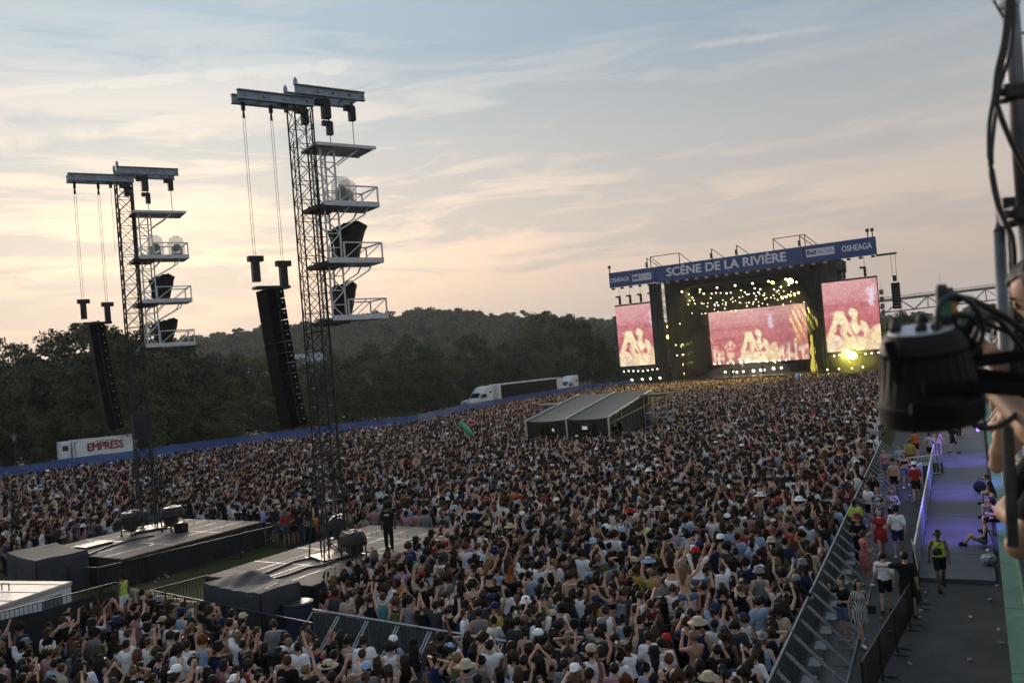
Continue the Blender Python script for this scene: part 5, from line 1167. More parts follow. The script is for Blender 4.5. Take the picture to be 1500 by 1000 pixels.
# green ledge and viewing platform
green_m = mat('green_painted_board', (.035, .12, .08), .6, 0, .35, 1.5); teal_m = mat('teal_floor', (.16, .30, .27), .6, 0, .2, 1)
vp = empty('viewing_platform', (0, 0, 0), 0, 'tall grey and green viewing platform with ledge beside the ramp', 'platform')
def obox(t0, t1_, n0, n1, z0, z1, name, m, par=vp):
    q = [up_(t0, n0, 0), up_(t0, n1, 0), up_(t1_, n1, 0), up_(t1_, n0, 0)]
    return MB().add([(p.x, p.y, z0) for p in q] + [(p.x, p.y, z1) for p in q], [(0, 1, 2, 3), (7, 6, 5, 4)] + [(i, 4 + i, 4 + (i + 1) % 4, (i + 1) % 4) for i in range(4)]).build(name, m, par)
for k in range(16):
    t0 = 12 + 4.8 * k
    obox(t0, t0 + 4.77, .12, .50, .02, .46, 'ledge_front', green_m); obox(t0, t0 + 4.77, .08, .52, .46, .52, 'ledge_cap', mat('pale_green_edge', (.065, .19, .135), .5, 0, .3, 2))
    obox(t0, t0 + 4.77, .52, .57, .02, 1.15, 'back_board', green_m if k < 7 else teal_m)
obox(10, 90, .57, 6, 1.0, 1.1, 'lower_floor', mat('dark_floor', (.05, .06, .06), .8, 0, .3, 1))
for k in range(9): obox(6 + 8 * k, 6.2 + 8 * k, .7, .9, 0, 6.2, 'column', steel)
obox(-3, 46, .42, 6, 6.42, 6.52, 'upper_floor', deck_m); obox(-3, 46, .30, .42, 6.1, 6.56, 'fascia', mat('grey_fascia', (.28, .29, .30), .5, .3, .2, 2))
for k in range(14): obox(1.6 + 2.4 * k, 1.65 + 2.4 * k, .30, .35, 6.5, 7.48, 'rail_post', steel)
MB().rod(up_(-3, .32, 7.5), up_(46, .32, 7.5), .028, n=8).build('top_rail', steel, vp); MB().rod(up_(-3, .32, 7.0), up_(46, .32, 7.0), .02, n=8).build('mid_rail', steel, vp)
# purple floodlights fixed over the ramp
for k, t0 in enumerate((37.0, 46, 56)):
    p = up_(t0, -.1, 4.2); r = empty('flood_lamp', p, 0, 'small flood lamp fixed to the platform washing the ramp purple', 'lamp', 'purple flood lamps'); 
    MB().box((0, 0, 0), (.3, .2, .25)).build('housing', black_metal, r); MB().bar((.05, 0, .1), (.5, -.2, .3), .04).build('bracket', black_metal, r)
    MB().box((-.16, .0, -.1), (.04, .16, .16)).build('lens', emat('purple_lens', (.25, .15, 1.0), 2.0), r)
    l = bpy.data.lights.new('ramp_spot', 'SPOT'); l.energy = 640; l.color = (.22, .14, 1.0); l.spot_size = R_(88); l.spot_blend = .8; l.shadow_soft_size = .1
    o = bpy.data.objects.new('ramp_spot', l); col.objects.link(o); o.location = p + Vector((-.25, .05, -.15)); tgt = up_(t0 + .6, -1.4, 0); o.rotation_euler = (o.location - tgt).to_track_quat('Z', 'Y').to_euler()
# black round bag and plastic on the ramp
p = gp(1436, 722, .14); r = empty('round_drum_bag', p, 0, 'round black padded bag leaning against the green ledge', 'bag')
MB().lathe([(.2, -.09), (.28, -.07), (.30, 0), (.28, .07), (.2, .09)], (0, 0, .30), 20, Matrix.Rotation(R_(78), 3, 'X')).build('bag_body', black_cloth, r, smooth=True); MB().tube([(.15 * math.cos(a), -.12, .60 + .1 * math.sin(a)) for a in np.linspace(0, math.pi, 8)], .015, 5).build('handle', black_cloth, r)
p = gp(1449, 826, .14); r = empty('plastic_bag', p, 0, 'crumpled clear plastic bag of cups at the foot of the ledge', 'bag')
g = random.Random(4); bmm = bmesh.new(); bmesh.ops.create_icosphere(bmm, subdivisions=3, radius=.26)
for v in bmm.verts: v.co *= g.uniform(.75, 1.12); v.co.z = v.co.z * .7 + .18
me = bpy.data.meshes.new('bag_film'); bmm.to_mesh(me); bmm.free(); pm = mat('cloudy_plastic', (.4, .44, .5), .25); me.materials.append(pm); o = bpy.data.objects.new('bag_film', me); col.objects.link(o); o.parent = r
MB().tube([(0, 0, .36), (.02, .01, .42), (-.02, .0, .48)], [.05, .03, .06], 8).build('knot', pm, r)

# litter
litter_m = [mat('litter_white', (.6, .6, .58), .6), mat('litter_blue', (.35, .42, .5), .4), mat('litter_red', (.4, .05, .04), .5), mat('litter_tan', (.45, .35, .2), .6)]
g = random.Random(21)
def cup(px, py, z=.01, mi=None, lab='crushed drink cup lying on the asphalt', grp='litter on the lane', standing=False):
    p = gp(px, py, z); mb = MB()
    M = Matrix.Rotation(0 if standing else R_(84 + g.uniform(-6, 6)), 3, 'X'); M = Matrix.Rotation(g.uniform(0, 6.28), 3, 'Z') @ M
    mb.lathe([(.027, 0), (.030, .03), (.036, .095), (.038, .1), (.034, .095)], (0, 0, 0 if standing else .036), 8, M)
    o = mb.build('drink_cup', litter_m[g.randrange(2) if mi is None else mi], None, p); tag(o, lab, 'cup', grp)
for px, py in ((1425, 848), (1447, 879), (1424, 906), (1462, 923), (1463, 859), (1471, 943), (1424, 967), (1331, 972), (1345, 885), (1352, 895), (1356, 880), (1349, 905), (1300, 926), (1338, 735), (1331, 727), (1357, 870), (1347, 872), (1290, 905), (1318, 830), (1244, 835), (1222, 880), (1232, 868)): cup(px, py, .012)
cup(1305, 926, .012, 3, 'tan wrapper-like crushed cup lying behind the woman in the striped dress', 'tan litter on the lane'); cup(1462, 940, .012, 3, 'tan wrapper-like crushed cup lying by the green ledge', 'tan litter on the lane')
for px, py in ((233, 848), (241, 843), (250, 838), (258, 833), (270, 828), (353, 806), (357, 809), (228, 852), (245, 846), (300, 815), (330, 800), (395, 790), (402, 792)): cup(px, py, .01, None, 'crushed drink cup lying in the grass strip', 'litter on the grass')
for px, py in ((545, 783), (552, 783), (585, 787), (607, 786), (645, 786), (597, 786), (561, 782), (318, 762), (305, 763), (322, 771)): cup(px, py, 1.235, 0, 'white drink cup standing on the deck edge', 'cups on the decks', True)

# ------------------------------------------------------------------ scaffold poles, cables and hanging stage light right by the camera
pole_m = mat('weathered_scaffold_tube', (.16, .16, .165), .45, .5, .35, 14)
def pole(pxt, pxb, Y, r_, label):
    a = at(*pxb, Y); b_ = at(*pxt, Y); z0 = a.z; o = empty('scaffold_pole', (a.x, a.y, z0), 0, label, 'pole', None)
    MB().rod((0, 0, 0), (b_.x - a.x, 0, b_.z - z0), r_, n=16).build('tube', pole_m, o, smooth=True); return o
pa = pole((1470, -120), (1504, 330), 2.8, .0265, 'thick grey scaffold tube with black cables tied along it'); pt = at(1470, -120, 2.8); pb_ = at(1504, 330, 2.8)
pp = MB().rod((0, 0, -1.4), (0, 0, 0), .0265, n=16).build('tube', pole_m, pa, smooth=True)
for py in (137, 314):
    q = at(1478 + (py - 100) * .07, py, 2.8) - pa.location
    MB().box(tuple(q), (.075, .075, .05)).build('clamp', black_metal, pa, bevel=.008); MB().rod(q + Vector((-.06, -.03, 0)), q + Vector((.25, .1, .004)), .014, n=8).build('clamp_bar', black_metal, pa)
MB().lathe([(.03, -.012), (.034, 0), (.03, .012)], tuple(at(1478, 6, 2.8) - pa.location), 12).build('white_tape', white_steel, pa)
pb2 = pole((1464, 340), (1484, 800), 2.95, .0185, 'slim grey tube with rounded tip standing below the clamp')
tp = at(1464, 340, 2.95) - pb2.location; MB().lathe([(.0185, 0), (.016, .02), (.008, .035), (.006, .06)], tuple(tp), 12).build('tip', pole_m, pb2, smooth=True)
q = tp + Vector((.02, -.02, .06)); MB().box(tuple(q), (.05, .06, .10)).build('coupler', black_metal, pb2, bevel=.006)
def near_cable(pts, Y, r_, label):
    P = [at(x, y, Y + dy) for x, y, dy in pts]; S = []
    for i in range(len(P) - 1):                                  # Catmull-Rom
        p0, p1, p2, p3 = P[max(0, i - 1)], P[i], P[i + 1], P[min(len(P) - 1, i + 2)]
        for k in range(6):
            u = k / 6; S.append(.5 * ((2 * p1) + (-p0 + p2) * u + (2 * p0 - 5 * p1 + 4 * p2 - p3) * u * u + (-p0 + 3 * p1 - 3 * p2 + p3) * u ** 3))
    S.append(P[-1]); tag(MB().tube(S, r_, 8).build('cable', cable_m, smooth=True), label, 'cable', None)
near_cable([(1478, -60, 0), (1476, 0, 0), (1470, 60, 0), (1460, 105, 0), (1456, 140, 0), (1449, 185, 0), (1450, 240, 0), (1459, 292, 0), (1472, 325, 0), (1485, 360, 0), (1487, 480, .05), (1492, 620, .1)], 2.72, .0075, 'black cable bowing out furthest from the scaffold tube')
near_cable([(1482, -60, 0), (1479, 20, 0), (1471, 75, 0), (1462, 118, 0), (1458, 142, 0), (1466, 170, 0), (1480, 205, 0), (1500, 245, 0), (1520, 280, 0)], 2.74, .009, 'thick black cable crossing in front of the scaffold tube')
near_cable([(1486, -60, 0), (1484, 40, 0), (1478, 85, 0), (1466, 122, 0), (1461, 150, 0), (1455, 195, 0), (1453, 240, 0), (1464, 300, 0), (1478, 345, 0), (1481, 420, 0), (1486, 520, .05)], 2.76, .0065, 'black cable lying close beside the bowed one')
near_cable([(1455, 0, 0), (1462, 12, 0), (1470, 26, 0)], 2.7, .004, 'thin loose wire end sticking off the scaffold tube')
near_cable([(1488, 44, 0), (1496, 48, 0), (1510, 50, 0)], 2.8, .004, 'thin wire leading away from the scaffold tube')
# the light
fx = at(1357, 548, 2.4); fix = empty('stage_light', fx, 0, 'big dark finned stage light hanging out of focus before the crowd', 'lamp')
tiltM = Matrix.Rotation(R_(-6), 3, 'Y') @ Matrix.Rotation(R_(8), 3, 'X')
nb_ = 26; prof = [(-.13, .122), (-.122, .134), (-.07, .136), (-.065, .129), (.06, .112), (.075, .113), (.10, .104), (.124, .09)]
vs = []; 
for z, r_ in prof:
    for k in range(nb_ * 2):
        a = math.pi * k / nb_; rr = r_ * (1 if (k % 2 == 0 or z < -.06 or z > .07) else .955); vs.append(tiltM @ Vector((rr * math.cos(a), rr * math.sin(a), z)))
n2_ = nb_ * 2
MB().add(vs, [(j * n2_ + i, j * n2_ + (i + 1) % n2_, (j + 1) * n2_ + (i + 1) % n2_, (j + 1) * n2_ + i) for j in range(len(prof) - 1) for i in range(n2_)] + [tuple(range(n2_ - 1, -1, -1)), tuple((len(prof) - 1) * n2_ + i for i in range(n2_))]).build('lamp_can', mat('dark_bronze_casting', (.006, .005, .0035), .6, 0, .3, 20, spec=.25), fix)
MB().lathe([(.0, -.121), (.105, -.121), (.105, -.119)], n=24, M=tiltM).build('front_glass', glass_dark, fix)
MB().lathe([(.086, .118), (.084, .128), (.02, .130)], n=20, M=tiltM).build('rear_plate', mat('pale_cast_plate', (.45, .47, .5), .35, .4), fix)
for (x, y) in ((-.075, 0), (-.03, -.055), (.01, -.06), (-.05, .05), (.03, .06)): MB().lathe([(.014, .125), (.016, .14), (.010, .155)], n=10).build('rear_knob', black_metal, fix).location = tiltM @ Vector((x, y, 0))
for (x, y, c1_, h) in ((.048, -.03, (.03, .16, .08), .10), (.075, -.01, (.5, .24, .03), .085)):
    o = MB().lathe([(.016, .12), (.018, .15), (.017, .12 + h), (.012, .14 + h)], n=12).build('connector', rubber, fix, smooth=True); o.location = tiltM @ Vector((x, y, 0))
    o2 = MB().lathe([(.0185, .155), (.0185, .12 + h * .75)], n=12).build('connector_sleeve', mat('sleeve_%d' % int(h * 1000), c1_, .5), o)
def fp(px, py, dy=0): return at(px, py, 2.4 + dy) - fx
for (a, b_, wv, hv) in (((1352, 570, -.14), (1420, 566, -.13), .012, .03), ((1420, 566, -.13), (1520, 572, -.05), .014, .035), ((1405, 532, .0), (1500, 520, .25), .02, .036), ((1408, 545, .05), (1510, 556, .3), .02, .032), ((1405, 560, .12), (1505, 575, .35), .014, .035)):
    MB().bar(fp(*a), fp(*b_), wv, hv).build('yoke_arm', mat('matt_black', (.006, .006, .006), .8, spec=.1), fix, bevel=.003)
near_extra = [((1318, 560, -.10), (1302, 500, -.08), .022, .02), ((1334, 600, -.12), (1400, 604, -.12), .02, .03), ((1405, 500, -.05), (1425, 470, .0), .018, .022), ((1395, 482, -.06), (1432, 520, .02), .03, .03)]
for a, b_, wv, hv in near_extra: MB().bar(fp(*a), fp(*b_), wv, hv).build('bracket', mat('matt_black', (.006, .006, .006), .8, spec=.1), fix, bevel=.003)
q = fp(1504, 548, .34); MB().box(tuple(q), (.07, .07, .14)).build('yoke_clamp', black_metal, fix, bevel=.01)
near_cable([(1381, 440, -.03), (1388, 430, -.03), (1402, 434, -.02), (1420, 440, 0), (1432, 458, 0), (1433, 480, 0), (1424, 500, 0), (1412, 520, .03)], 2.4, .0095, 'black cable looping from the green sleeved connector')
near_cable([(1396, 458, 0), (1400, 442, 0), (1416, 437, 0), (1440, 447, 0), (1468, 462, .1), (1500, 486, .2), (1520, 500, .2)], 2.41, .0095, 'thick black cable stretching from the orange connector to the hand')
near_cable([(1383, 468, -.02), (1392, 460, -.02), (1420, 464, 0), (1450, 476, .1), (1480, 488, .15), (1515, 500, .2)], 2.42, .0075, 'thinner black cable running below the thick one')
near_cable([(1372, 486, -.05), (1376, 448, -.05), (1396, 433, -.04), (1424, 446, -.02), (1440, 478, 0), (1430, 512, .02), (1408, 528, .03)], 2.36, .008, 'black cable making the widest loop over the stage light')
near_cable([(1420, 500, 0), (1436, 470, 0), (1458, 466, .05), (1490, 500, .1), (1515, 530, .1)], 2.44, .008, 'black cable dropping from the bracket towards the pole')
near_cable([(1406, 575, 0), (1412, 605, 0), (1432, 624, 0), (1460, 625, .05), (1485, 610, .1), (1505, 590, .15)], 2.45, .009, 'black cable sagging in a loop below the stage light')
# ------------------------------------------------------------------ people: bodies as one surface each, grown from limbs by surface nets
def seg_sdf(G, a, b, ra, rb, fl=None):
    a = np.array(a, float); b = np.array(b, float); ab = b - a; L2 = ab @ ab + 1e-9
    P = [G[i] - a[i] for i in range(3)]; t_ = np.clip((P[0] * ab[0] + P[1] * ab[1] + P[2] * ab[2]) / L2, 0, 1)
    q = [P[i] - t_ * ab[i] for i in range(3)]
    d2 = q[0] ** 2 + (q[1] / (fl or 1)) ** 2 + q[2] ** 2
    return np.sqrt(d2) - (ra + (rb - ra) * t_)
def grow(segs, h, k0=.05, cut=None, pad=.07):
    """segs: (a, b, ra, rb, k, flatten) ; returns verts, quads"""
    lo = np.min([np.minimum(s[0], s[1]) - max(s[2], s[3]) * 1.0 for s in segs], 0) - 2.5 * h; hi = np.max([np.maximum(s[0], s[1]) + max(s[2], s[3]) for s in segs], 0) + 2.5 * h
    n = np.ceil((hi - lo) / h).astype(int) + 1; ax = [lo[i] + h * np.arange(n[i]) for i in range(3)]
    D = np.full(n, .3)
    for s in segs:
        a, b, ra, rb = s[:4]; k = s[4] if len(s) > 4 and s[4] else k0; m = max(ra, rb) + pad
        sl = []
        for i in range(3):
            i0 = max(0, int((min(a[i], b[i]) - m - lo[i]) / h)); i1 = min(n[i], int((max(a[i], b[i]) + m - lo[i]) / h) + 2); sl.append(slice(i0, i1))
        G = np.meshgrid(ax[0][sl[0]], ax[1][sl[1]], ax[2][sl[2]], indexing='ij', sparse=True)
        d = seg_sdf(G, a, b, ra, rb, s[5] if len(s) > 5 else None); c = D[tuple(sl)]
        hh = np.clip(.5 + .5 * (c - d) / k, 0, 1); D[tuple(sl)] = c * (1 - hh) + d * hh - k * hh * (1 - hh)
    if cut is not None:
        G = np.meshgrid(*ax, indexing='ij', sparse=True); D = np.maximum(D, cut(*G))
    S = D < 0
    c8 = [S[i:n[0] - 1 + i, j:n[1] - 1 + j, k:n[2] - 1 + k] for i in (0, 1) for j in (0, 1) for k in (0, 1)]
    cnt = sum(x.astype(np.int8) for x in c8); act = (cnt > 0) & (cnt < 8)
    idx = np.full(act.shape, -1, np.int64); ijk = np.argwhere(act); idx[act] = np.arange(len(ijk))
    acc = np.zeros((len(ijk), 3)); num = np.zeros(len(ijk))
    for axis in range(3):
        for o1 in (0, 1):
            for o2 in (0, 1):
                off = [0, 0, 0]; oth = [i for i in range(3) if i != axis]; off[oth[0]] = o1; off[oth[1]] = o2
                p = ijk + off; q = p.copy(); q[:, axis] += 1
                da = D[p[:, 0], p[:, 1], p[:, 2]]; db = D[q[:, 0], q[:, 1], q[:, 2]]; cr = (da < 0) != (db < 0)
                t_ = np.where(cr, da / np.where(cr, da - db, 1), 0); pt = p.astype(float); pt[:, axis] += t_
                acc[cr] += pt[cr]; num[cr] += 1
    V = lo + h * acc / num[:, None]
    Q = []
    for axis in range(3):
        u, v = (axis + 1) % 3, (axis + 2) % 3
        sl0 = [slice(0, n[i]) for i in range(3)]; sl1 = list(sl0); sl0[axis] = slice(0, n[axis] - 1); sl1[axis] = slice(1, n[axis])
        A_ = S[tuple(sl0)]; B_ = S[tuple(sl1)]; e = np.argwhere(A_ != B_); e = e[(e[:, u] > 0) & (e[:, v] > 0) & (e[:, u] < n[u] - 1) & (e[:, v] < n[v] - 1)]
        ins = S[e[:, 0], e[:, 1], e[:, 2]]
        def cell(du, dv):
            c = e.copy(); c[:, u] += du; c[:, v] += dv; return idx[c[:, 0], c[:, 1], c[:, 2]]
        q4 = np.stack([cell(-1, -1), cell(0, -1), cell(0, 0), cell(-1, 0)], 1); q4[~ins] = q4[~ins][:, ::-1]; Q.append(q4)
    Q = np.concatenate(Q); return V, Q[(Q >= 0).all(1)]
_dec = bpy.data.objects.new('worker', bpy.data.meshes.new('worker'))
def decimate(me, ratio):
    o = _dec; o.data = me; col.objects.link(o) if o.name not in col.objects else None
    o.modifiers.clear(); md = o.modifiers.new('d', 'DECIMATE'); md.ratio = ratio
    bpy.context.view_layer.update(); dg = bpy.context.evaluated_depsgraph_get()
    out = bpy.data.meshes.new_from_object(o.evaluated_get(dg)); col.objects.unlink(o); o.data = _dec_dummy
    out.polygons.foreach_set('use_smooth', np.ones(len(out.polygons), bool)); return out
_dec_dummy = bpy.data.meshes.new('dummy')
A3 = np.array
ARM = dict(down=((.24, -.03, 1.13), (.25, .07, .88)), up=((.25, .05, 1.66), (.20, .10, 1.91)), wide=((.36, .03, 1.60), (.45, .08, 1.83)), fwd=((.22, .20, 1.50), (.19, .28, 1.76)), phone=((.22, .21, 1.36), (.08, .33, 1.58)),
           clap=((.25, .14, 1.62), (.07, .20, 1.84)), bent=((.25, -.02, 1.14), (.11, .21, 1.17)), hip=((.37, -.08, 1.20), (.18, .02, 1.03)), head=((.36, .06, 1.62), (.13, -.02, 1.66)), out=((.43, .02, 1.37), (.66, .08, 1.34)), point=((.26, .17, 1.56), (.24, .38, 1.72)),
           swingf=((.24, .08, 1.14), (.22, .22, .92)), swingb=((.25, -.12, 1.14), (.26, -.10, .88)), lap=((.25, .02, 1.16), (.10, .26, 1.02)), back=((.27, -.16, 1.2), (.27, -.24, .95)))
def body_segs(ra, la, fem=False, legs='stand', lean=0.0, heavy=1.0, drop=0.0):
    """returns dict part -> segments; lean bends the trunk forward about the hips"""
    sw_ = .150 if fem else .178; hw = .095 if fem else .090; ch = .098 if fem else .115; wa = .082 if fem else .098; hp = .112 if fem else .104
    ch *= heavy; wa *= heavy; hp *= heavy
    def L(p):                                   # lean transform for everything above the hips
        x, y, z = p
        if z > .95 and lean:
            dz = z - .95; return A3((x, y + dz * math.sin(lean) , .95 + dz * math.cos(lean)))
        return A3((x, y, z))
    S = {}
    S['torso'] = [(L((-.07, 0, 1.34)), L((.07, 0, 1.34)), ch, ch, .05, .85), (L((-.05, 0, 1.12)), L((.05, 0, 1.12)), wa, wa, .08, .85), (L((-hw * .8, 0, .96)), L((hw * .8, 0, .96)), hp, hp, .08, .95), (L((-sw_ + .03, -.01, 1.42)), L((sw_ - .03, -.01, 1.42)), .058, .058, .05), (L((0, 0, 1.05)), L((0, 0, 1.25)), wa, ch * .95, .06, .85)]
    if fem: S['torso'] += [(L((s_ * .06, .075, 1.31)), L((s_ * .06, .08, 1.30)), .05, .05, .03) for s_ in (-1, 1)]
    S['neck'] = [(L((0, -.005, 1.45)), L((0, .015, 1.58)), .052 if not fem else .044, .05 if not fem else .043, .03)]
    S['head'] = [(L((0, .02, 1.66)), L((0, .022, 1.685)), .083, .086, .02, 1.12), (L((0, .055, 1.59)), L((0, .05, 1.62)), .052, .06, .03), (L((0, .118, 1.635)), L((0, .108, 1.665)), .014, .010, .012)] + [(L((s_ * .086, .01, 1.64)), L((s_ * .088, .005, 1.67)), .014, .016, .008) for s_ in (-1, 1)]
    for s_, nm, arm in ((1, 'R', ra), (-1, 'L', la)):
        e, wv = ARM[arm] if isinstance(arm, str) else arm; e = A3(e); wv = A3(wv); e = e * (s_, 1, 1); wv = wv * (s_, 1, 1)
        sh = L((s_ * sw_, -.005, 1.415))
        if lean and isinstance(arm, str): e = L(e); wv = L(wv)
        m = .88 if fem else 1.0
        S['uarm' + nm] = [(sh, e, .054 * m, .041 * m, .03)]
        S['farm' + nm] = [(e, e + (wv - e) * .35, .041 * m, .042 * m, .02), (e + (wv - e) * .35, wv, .042 * m, .027 * m, .02)]
        a = (wv - e) / np.linalg.norm(wv - e); ref = A3((0, 1, 0)) if abs(a[1]) < .8 else A3((1, 0, 0)); lat = np.cross(a, ref); lat /= np.linalg.norm(lat); nn = np.cross(lat, a)
        hs = [(wv + a * .03 + lat * .018, wv + a * .075 + lat * .025, .020, .016, .02), (wv + a * .03 - lat * .018, wv + a * .075 - lat * .025, .020, .016, .02)]
        curl = .2 if arm in ('down', 'up', 'wide', 'out') else .75
        for f, (o_, ln) in enumerate(((-.033, .062), (-.011, .075), (.011, .078), (.033, .070))):
            b0 = wv + a * .085 + lat * o_; b1 = b0 + (a + lat * o_ * 5 + nn * curl * .4) * ln * .55; b2 = b1 + (a * (1 - curl) + nn * curl) * ln * .5
            hs += [(b0, b1, .0095, .009, .006), (b1, b2, .009, .0075, .006)]
        t0 = wv + a * .035 + lat * .03; hs += [(t0, t0 + (a * .55 + lat * .7 + nn * .25) * .055, .012, .0085, .008)]
        S['hand' + nm] = hs
    if legs in ('stand', 'walk'):
        dy = 0 if legs == 'stand' else 1
        for s_, nm, f in ((1, 'R', 1), (-1, 'L', -1)):
            hip = A3((s_ * hw, 0, .92)); kn = A3((s_ * .10, .03 + .12 * dy * f, .50)); an = A3((s_ * .10, -.02 + .22 * dy * f - (.06 * dy if f < 0 else 0), .09 + (.06 if dy and f < 0 else 0))); toe = an + A3((s_ * .02, .16, -.045))
            S['thigh' + nm] = [(hip, kn, .085 if not fem else .088, .055, .04)]; S['shin' + nm] = [(kn, kn + (an - kn) * .35 + A3((0, -.015, 0)), .052, .054, .03), (kn + (an - kn) * .35 + A3((0, -.015, 0)), an, .054, .036, .03)]
            S['foot' + nm] = [(an + A3((0, -.03, -.04)), toe, .038, .034, .02)]
    else:
        for s_, nm in ((1, 'R'), (-1, 'L')):
            hip = A3((s_ * hw, 0, .92)); sp_ = .10 if legs == 'sit' else .16
            if legs == 'floor': kn = A3((s_ * .14, .40, 1.13)); an = A3((s_ * .12, .62, .85))
            elif legs == 'ride': kn = A3((s_ * .19, .38, .90)); an = A3((s_ * .16, .36, .50))
            else: kn = A3((s_ * .12, .42, .95)); an = A3((s_ * .11, .46, .53))
            S['thigh' + nm] = [(hip, kn, .085, .058, .04)]; S['shin' + nm] = [(kn, (kn + an) / 2, .052, .05, .03), ((kn + an) / 2, an, .05, .036, .03)]; S['foot' + nm] = [(an + A3((0, -.03, -.04)), an + A3((0, .16, -.05)), .038, .034, .02)]
    return S, L
def infl(segs, d, kk=None): return [(s[0], s[1], s[2] + d, s[3] + d, kk or (s[4] if len(s) > 4 else .04), *(s[5:] if len(s) > 5 else ())) for s in segs]
def part_of(seg, f):                             # first fraction of a limb
    a, b, ra, rb = seg[:4]; return (a, a + (b - a) * f, ra, ra + (rb - ra) * f, seg[4] if len(seg) > 4 else .04)
def to_mesh(name, segs, h, cut=None, tris=None, k0=.05):
    V, Q = grow(segs, h, k0, cut); me = np_mesh(name, V, Q, [None], True)
    if tris and 2 * len(Q) > tris: me = decimate(me, tris / (2 * len(Q)))
    me.name = name; return me
class Body: pass
def make_body(ra, la, fem, legs='stand', lean=0.0, heavy=1.0, tris=3000, h=.0135, tops=('tshirt', 'tank'), bottoms=('shorts', 'trousers'), dress=False, shoes=False):
    S, L = body_segs(ra, la, fem, legs, lean, heavy); B = Body(); B.fem = fem; B.L = L; B.legs = legs; B.pose = (ra, la); B.lean = lean
    allsegs = [s for k in S for s in S[k]]
    B.body = to_mesh('body', allsegs, h, None, tris)
    B.top = {}; B.bot = {}
    zc = lambda z: L((0, 0, z))
    n_up = L((0, 0, 1.45)) - L((0, 0, .95)); n_up = n_up / np.linalg.norm(n_up); p0 = L((0, 0, .951))
    def along(X, Y, Z): return (X - p0[0]) * n_up[0] + (Y - p0[1]) * n_up[1] + (Z - p0[2]) * n_up[2]       # height up the trunk above the hips
    nk = L((0, .02, 1.53))
    def neckhole(X, Y, Z): return .095 - np.sqrt((X - nk[0]) ** 2 + (Y - nk[1]) ** 2 + (Z - nk[2]) ** 2)
    if 'tshirt' in tops: B.top['tshirt'] = to_mesh('shirt', infl(S['torso'], .016) + [(*part_of((s[0], s[1], s[2] + .02, s[3] + .03, .03), .72),) for n_ in ('uarmR', 'uarmL') for s in S[n_]], .02, lambda X, Y, Z: np.maximum(-along(X, Y, Z) - .06, neckhole(X, Y, Z)), 900)
    if 'tank' in tops:
        shp = [L((s_ * .185, 0, 1.40)) for s_ in (-1, 1)]
        def cutt(X, Y, Z):
            c = np.maximum(-along(X, Y, Z) - (.03 if not fem else -.06), neckhole(X, Y, Z) + .02)
            for p_ in shp: c = np.maximum(c, .085 - np.sqrt((X - p_[0]) ** 2 + (Y - p_[1]) ** 2 * .6 + (Z - p_[2]) ** 2))
            return c
        B.top['tank'] = to_mesh('tank_top', infl(S['torso'], .012), .02, cutt, 700)
    if 'crop' in tops: B.top['crop'] = to_mesh('crop_top', infl(S['torso'], .011), .02, lambda X, Y, Z: np.maximum(np.maximum(.24 - along(X, Y, Z), along(X, Y, Z) - .41), -1), 500)
    hipz = 1.0 if legs == 'stand' or legs == 'walk' else 1.0
    leg = lambda f: infl([part_of(s, f) for n_ in ('thighR', 'thighL') for s in S[n_]], .020)
    pel = infl(S['torso'][2:3], .017)
    if 'shorts' in bottoms: B.bot['shorts'] = to_mesh('shorts', pel + leg(.62), .02, lambda X, Y, Z: along(X, Y, Z) - .06 + 0 * X, 600)
    if 'trousers' in bottoms: B.bot['trousers'] = to_mesh('trousers', pel + leg(1.0) + infl([s for n_ in ('shinR', 'shinL') for s in S[n_]], .02), .021, lambda X, Y, Z: along(X, Y, Z) - .06 + 0 * X, 900)
    if dress: B.top['dress'] = to_mesh('dress', infl(S['torso'], .014) + [(A3((-.06, 0, .95)), A3((-.09, 0, .62)), .13, .15, .08), (A3((.06, 0, .95)), A3((.09, 0, .62)), .13, .15, .08)] + [(*part_of((s[0], s[1], s[2] + .015, s[3] + .02, .03), .4),) for n_ in ('uarmR', 'uarmL') for s in S[n_]], .02, lambda X, Y, Z: np.maximum(.60 - Z + 0 * X, neckhole(X, Y, Z)), 900)
    B.shoes = [to_mesh('shoe', infl(S[n_], .012), .02, None, 130) for n_ in (('footR', 'footL') if shoes else ())]
    return B
HEADC = (0, .02, 1.67)
hair = {}
face_cut = lambda X, Y, Z: np.minimum(np.maximum(Y - .075 + (Z - 1.67) * -.35, -1), 9) 
def facecut(X, Y, Z): return np.where(Z > 1.735, -1.0, Y - (.055 - 0 * X) + 0 * Z)
hair['short'] = to_mesh('hair', [(A3((0, .005, 1.67)), A3((0, .018, 1.70)), .098, .094, .03, 1.1)], .016, lambda X, Y, Z: np.maximum(facecut(X, Y, Z), 1.585 - Z - np.clip(-Y - .02, 0, .05)), 400)
hair['long'] = to_mesh('hair', [(A3((0, .005, 1.67)), A3((0, .018, 1.70)), .104, .098, .03, 1.12), (A3((0, -.075, 1.62)), A3((0, -.115, 1.30)), .085, .055, .05, .7), (A3((-.05, -.03, 1.58)), A3((-.07, -.06, 1.42)), .055, .035, .04), (A3((.05, -.03, 1.58)), A3((.07, -.06, 1.42)), .055, .035, .04)], .018, lambda X, Y, Z: facecut(X, Y, Z), 600)
hair['ponytail'] = to_mesh('hair', [(A3((0, .005, 1.67)), A3((0, .018, 1.70)), .096, .092, .03, 1.1), (A3((0, -.10, 1.70)), A3((0, -.16, 1.66)), .035, .045, .02), (A3((0, -.16, 1.66)), A3((0, -.14, 1.44)), .045, .018, .03)], .016, lambda X, Y, Z: np.maximum(facecut(X, Y, Z), np.where(Y > -.09, 1.585 - Z, -1)), 450)
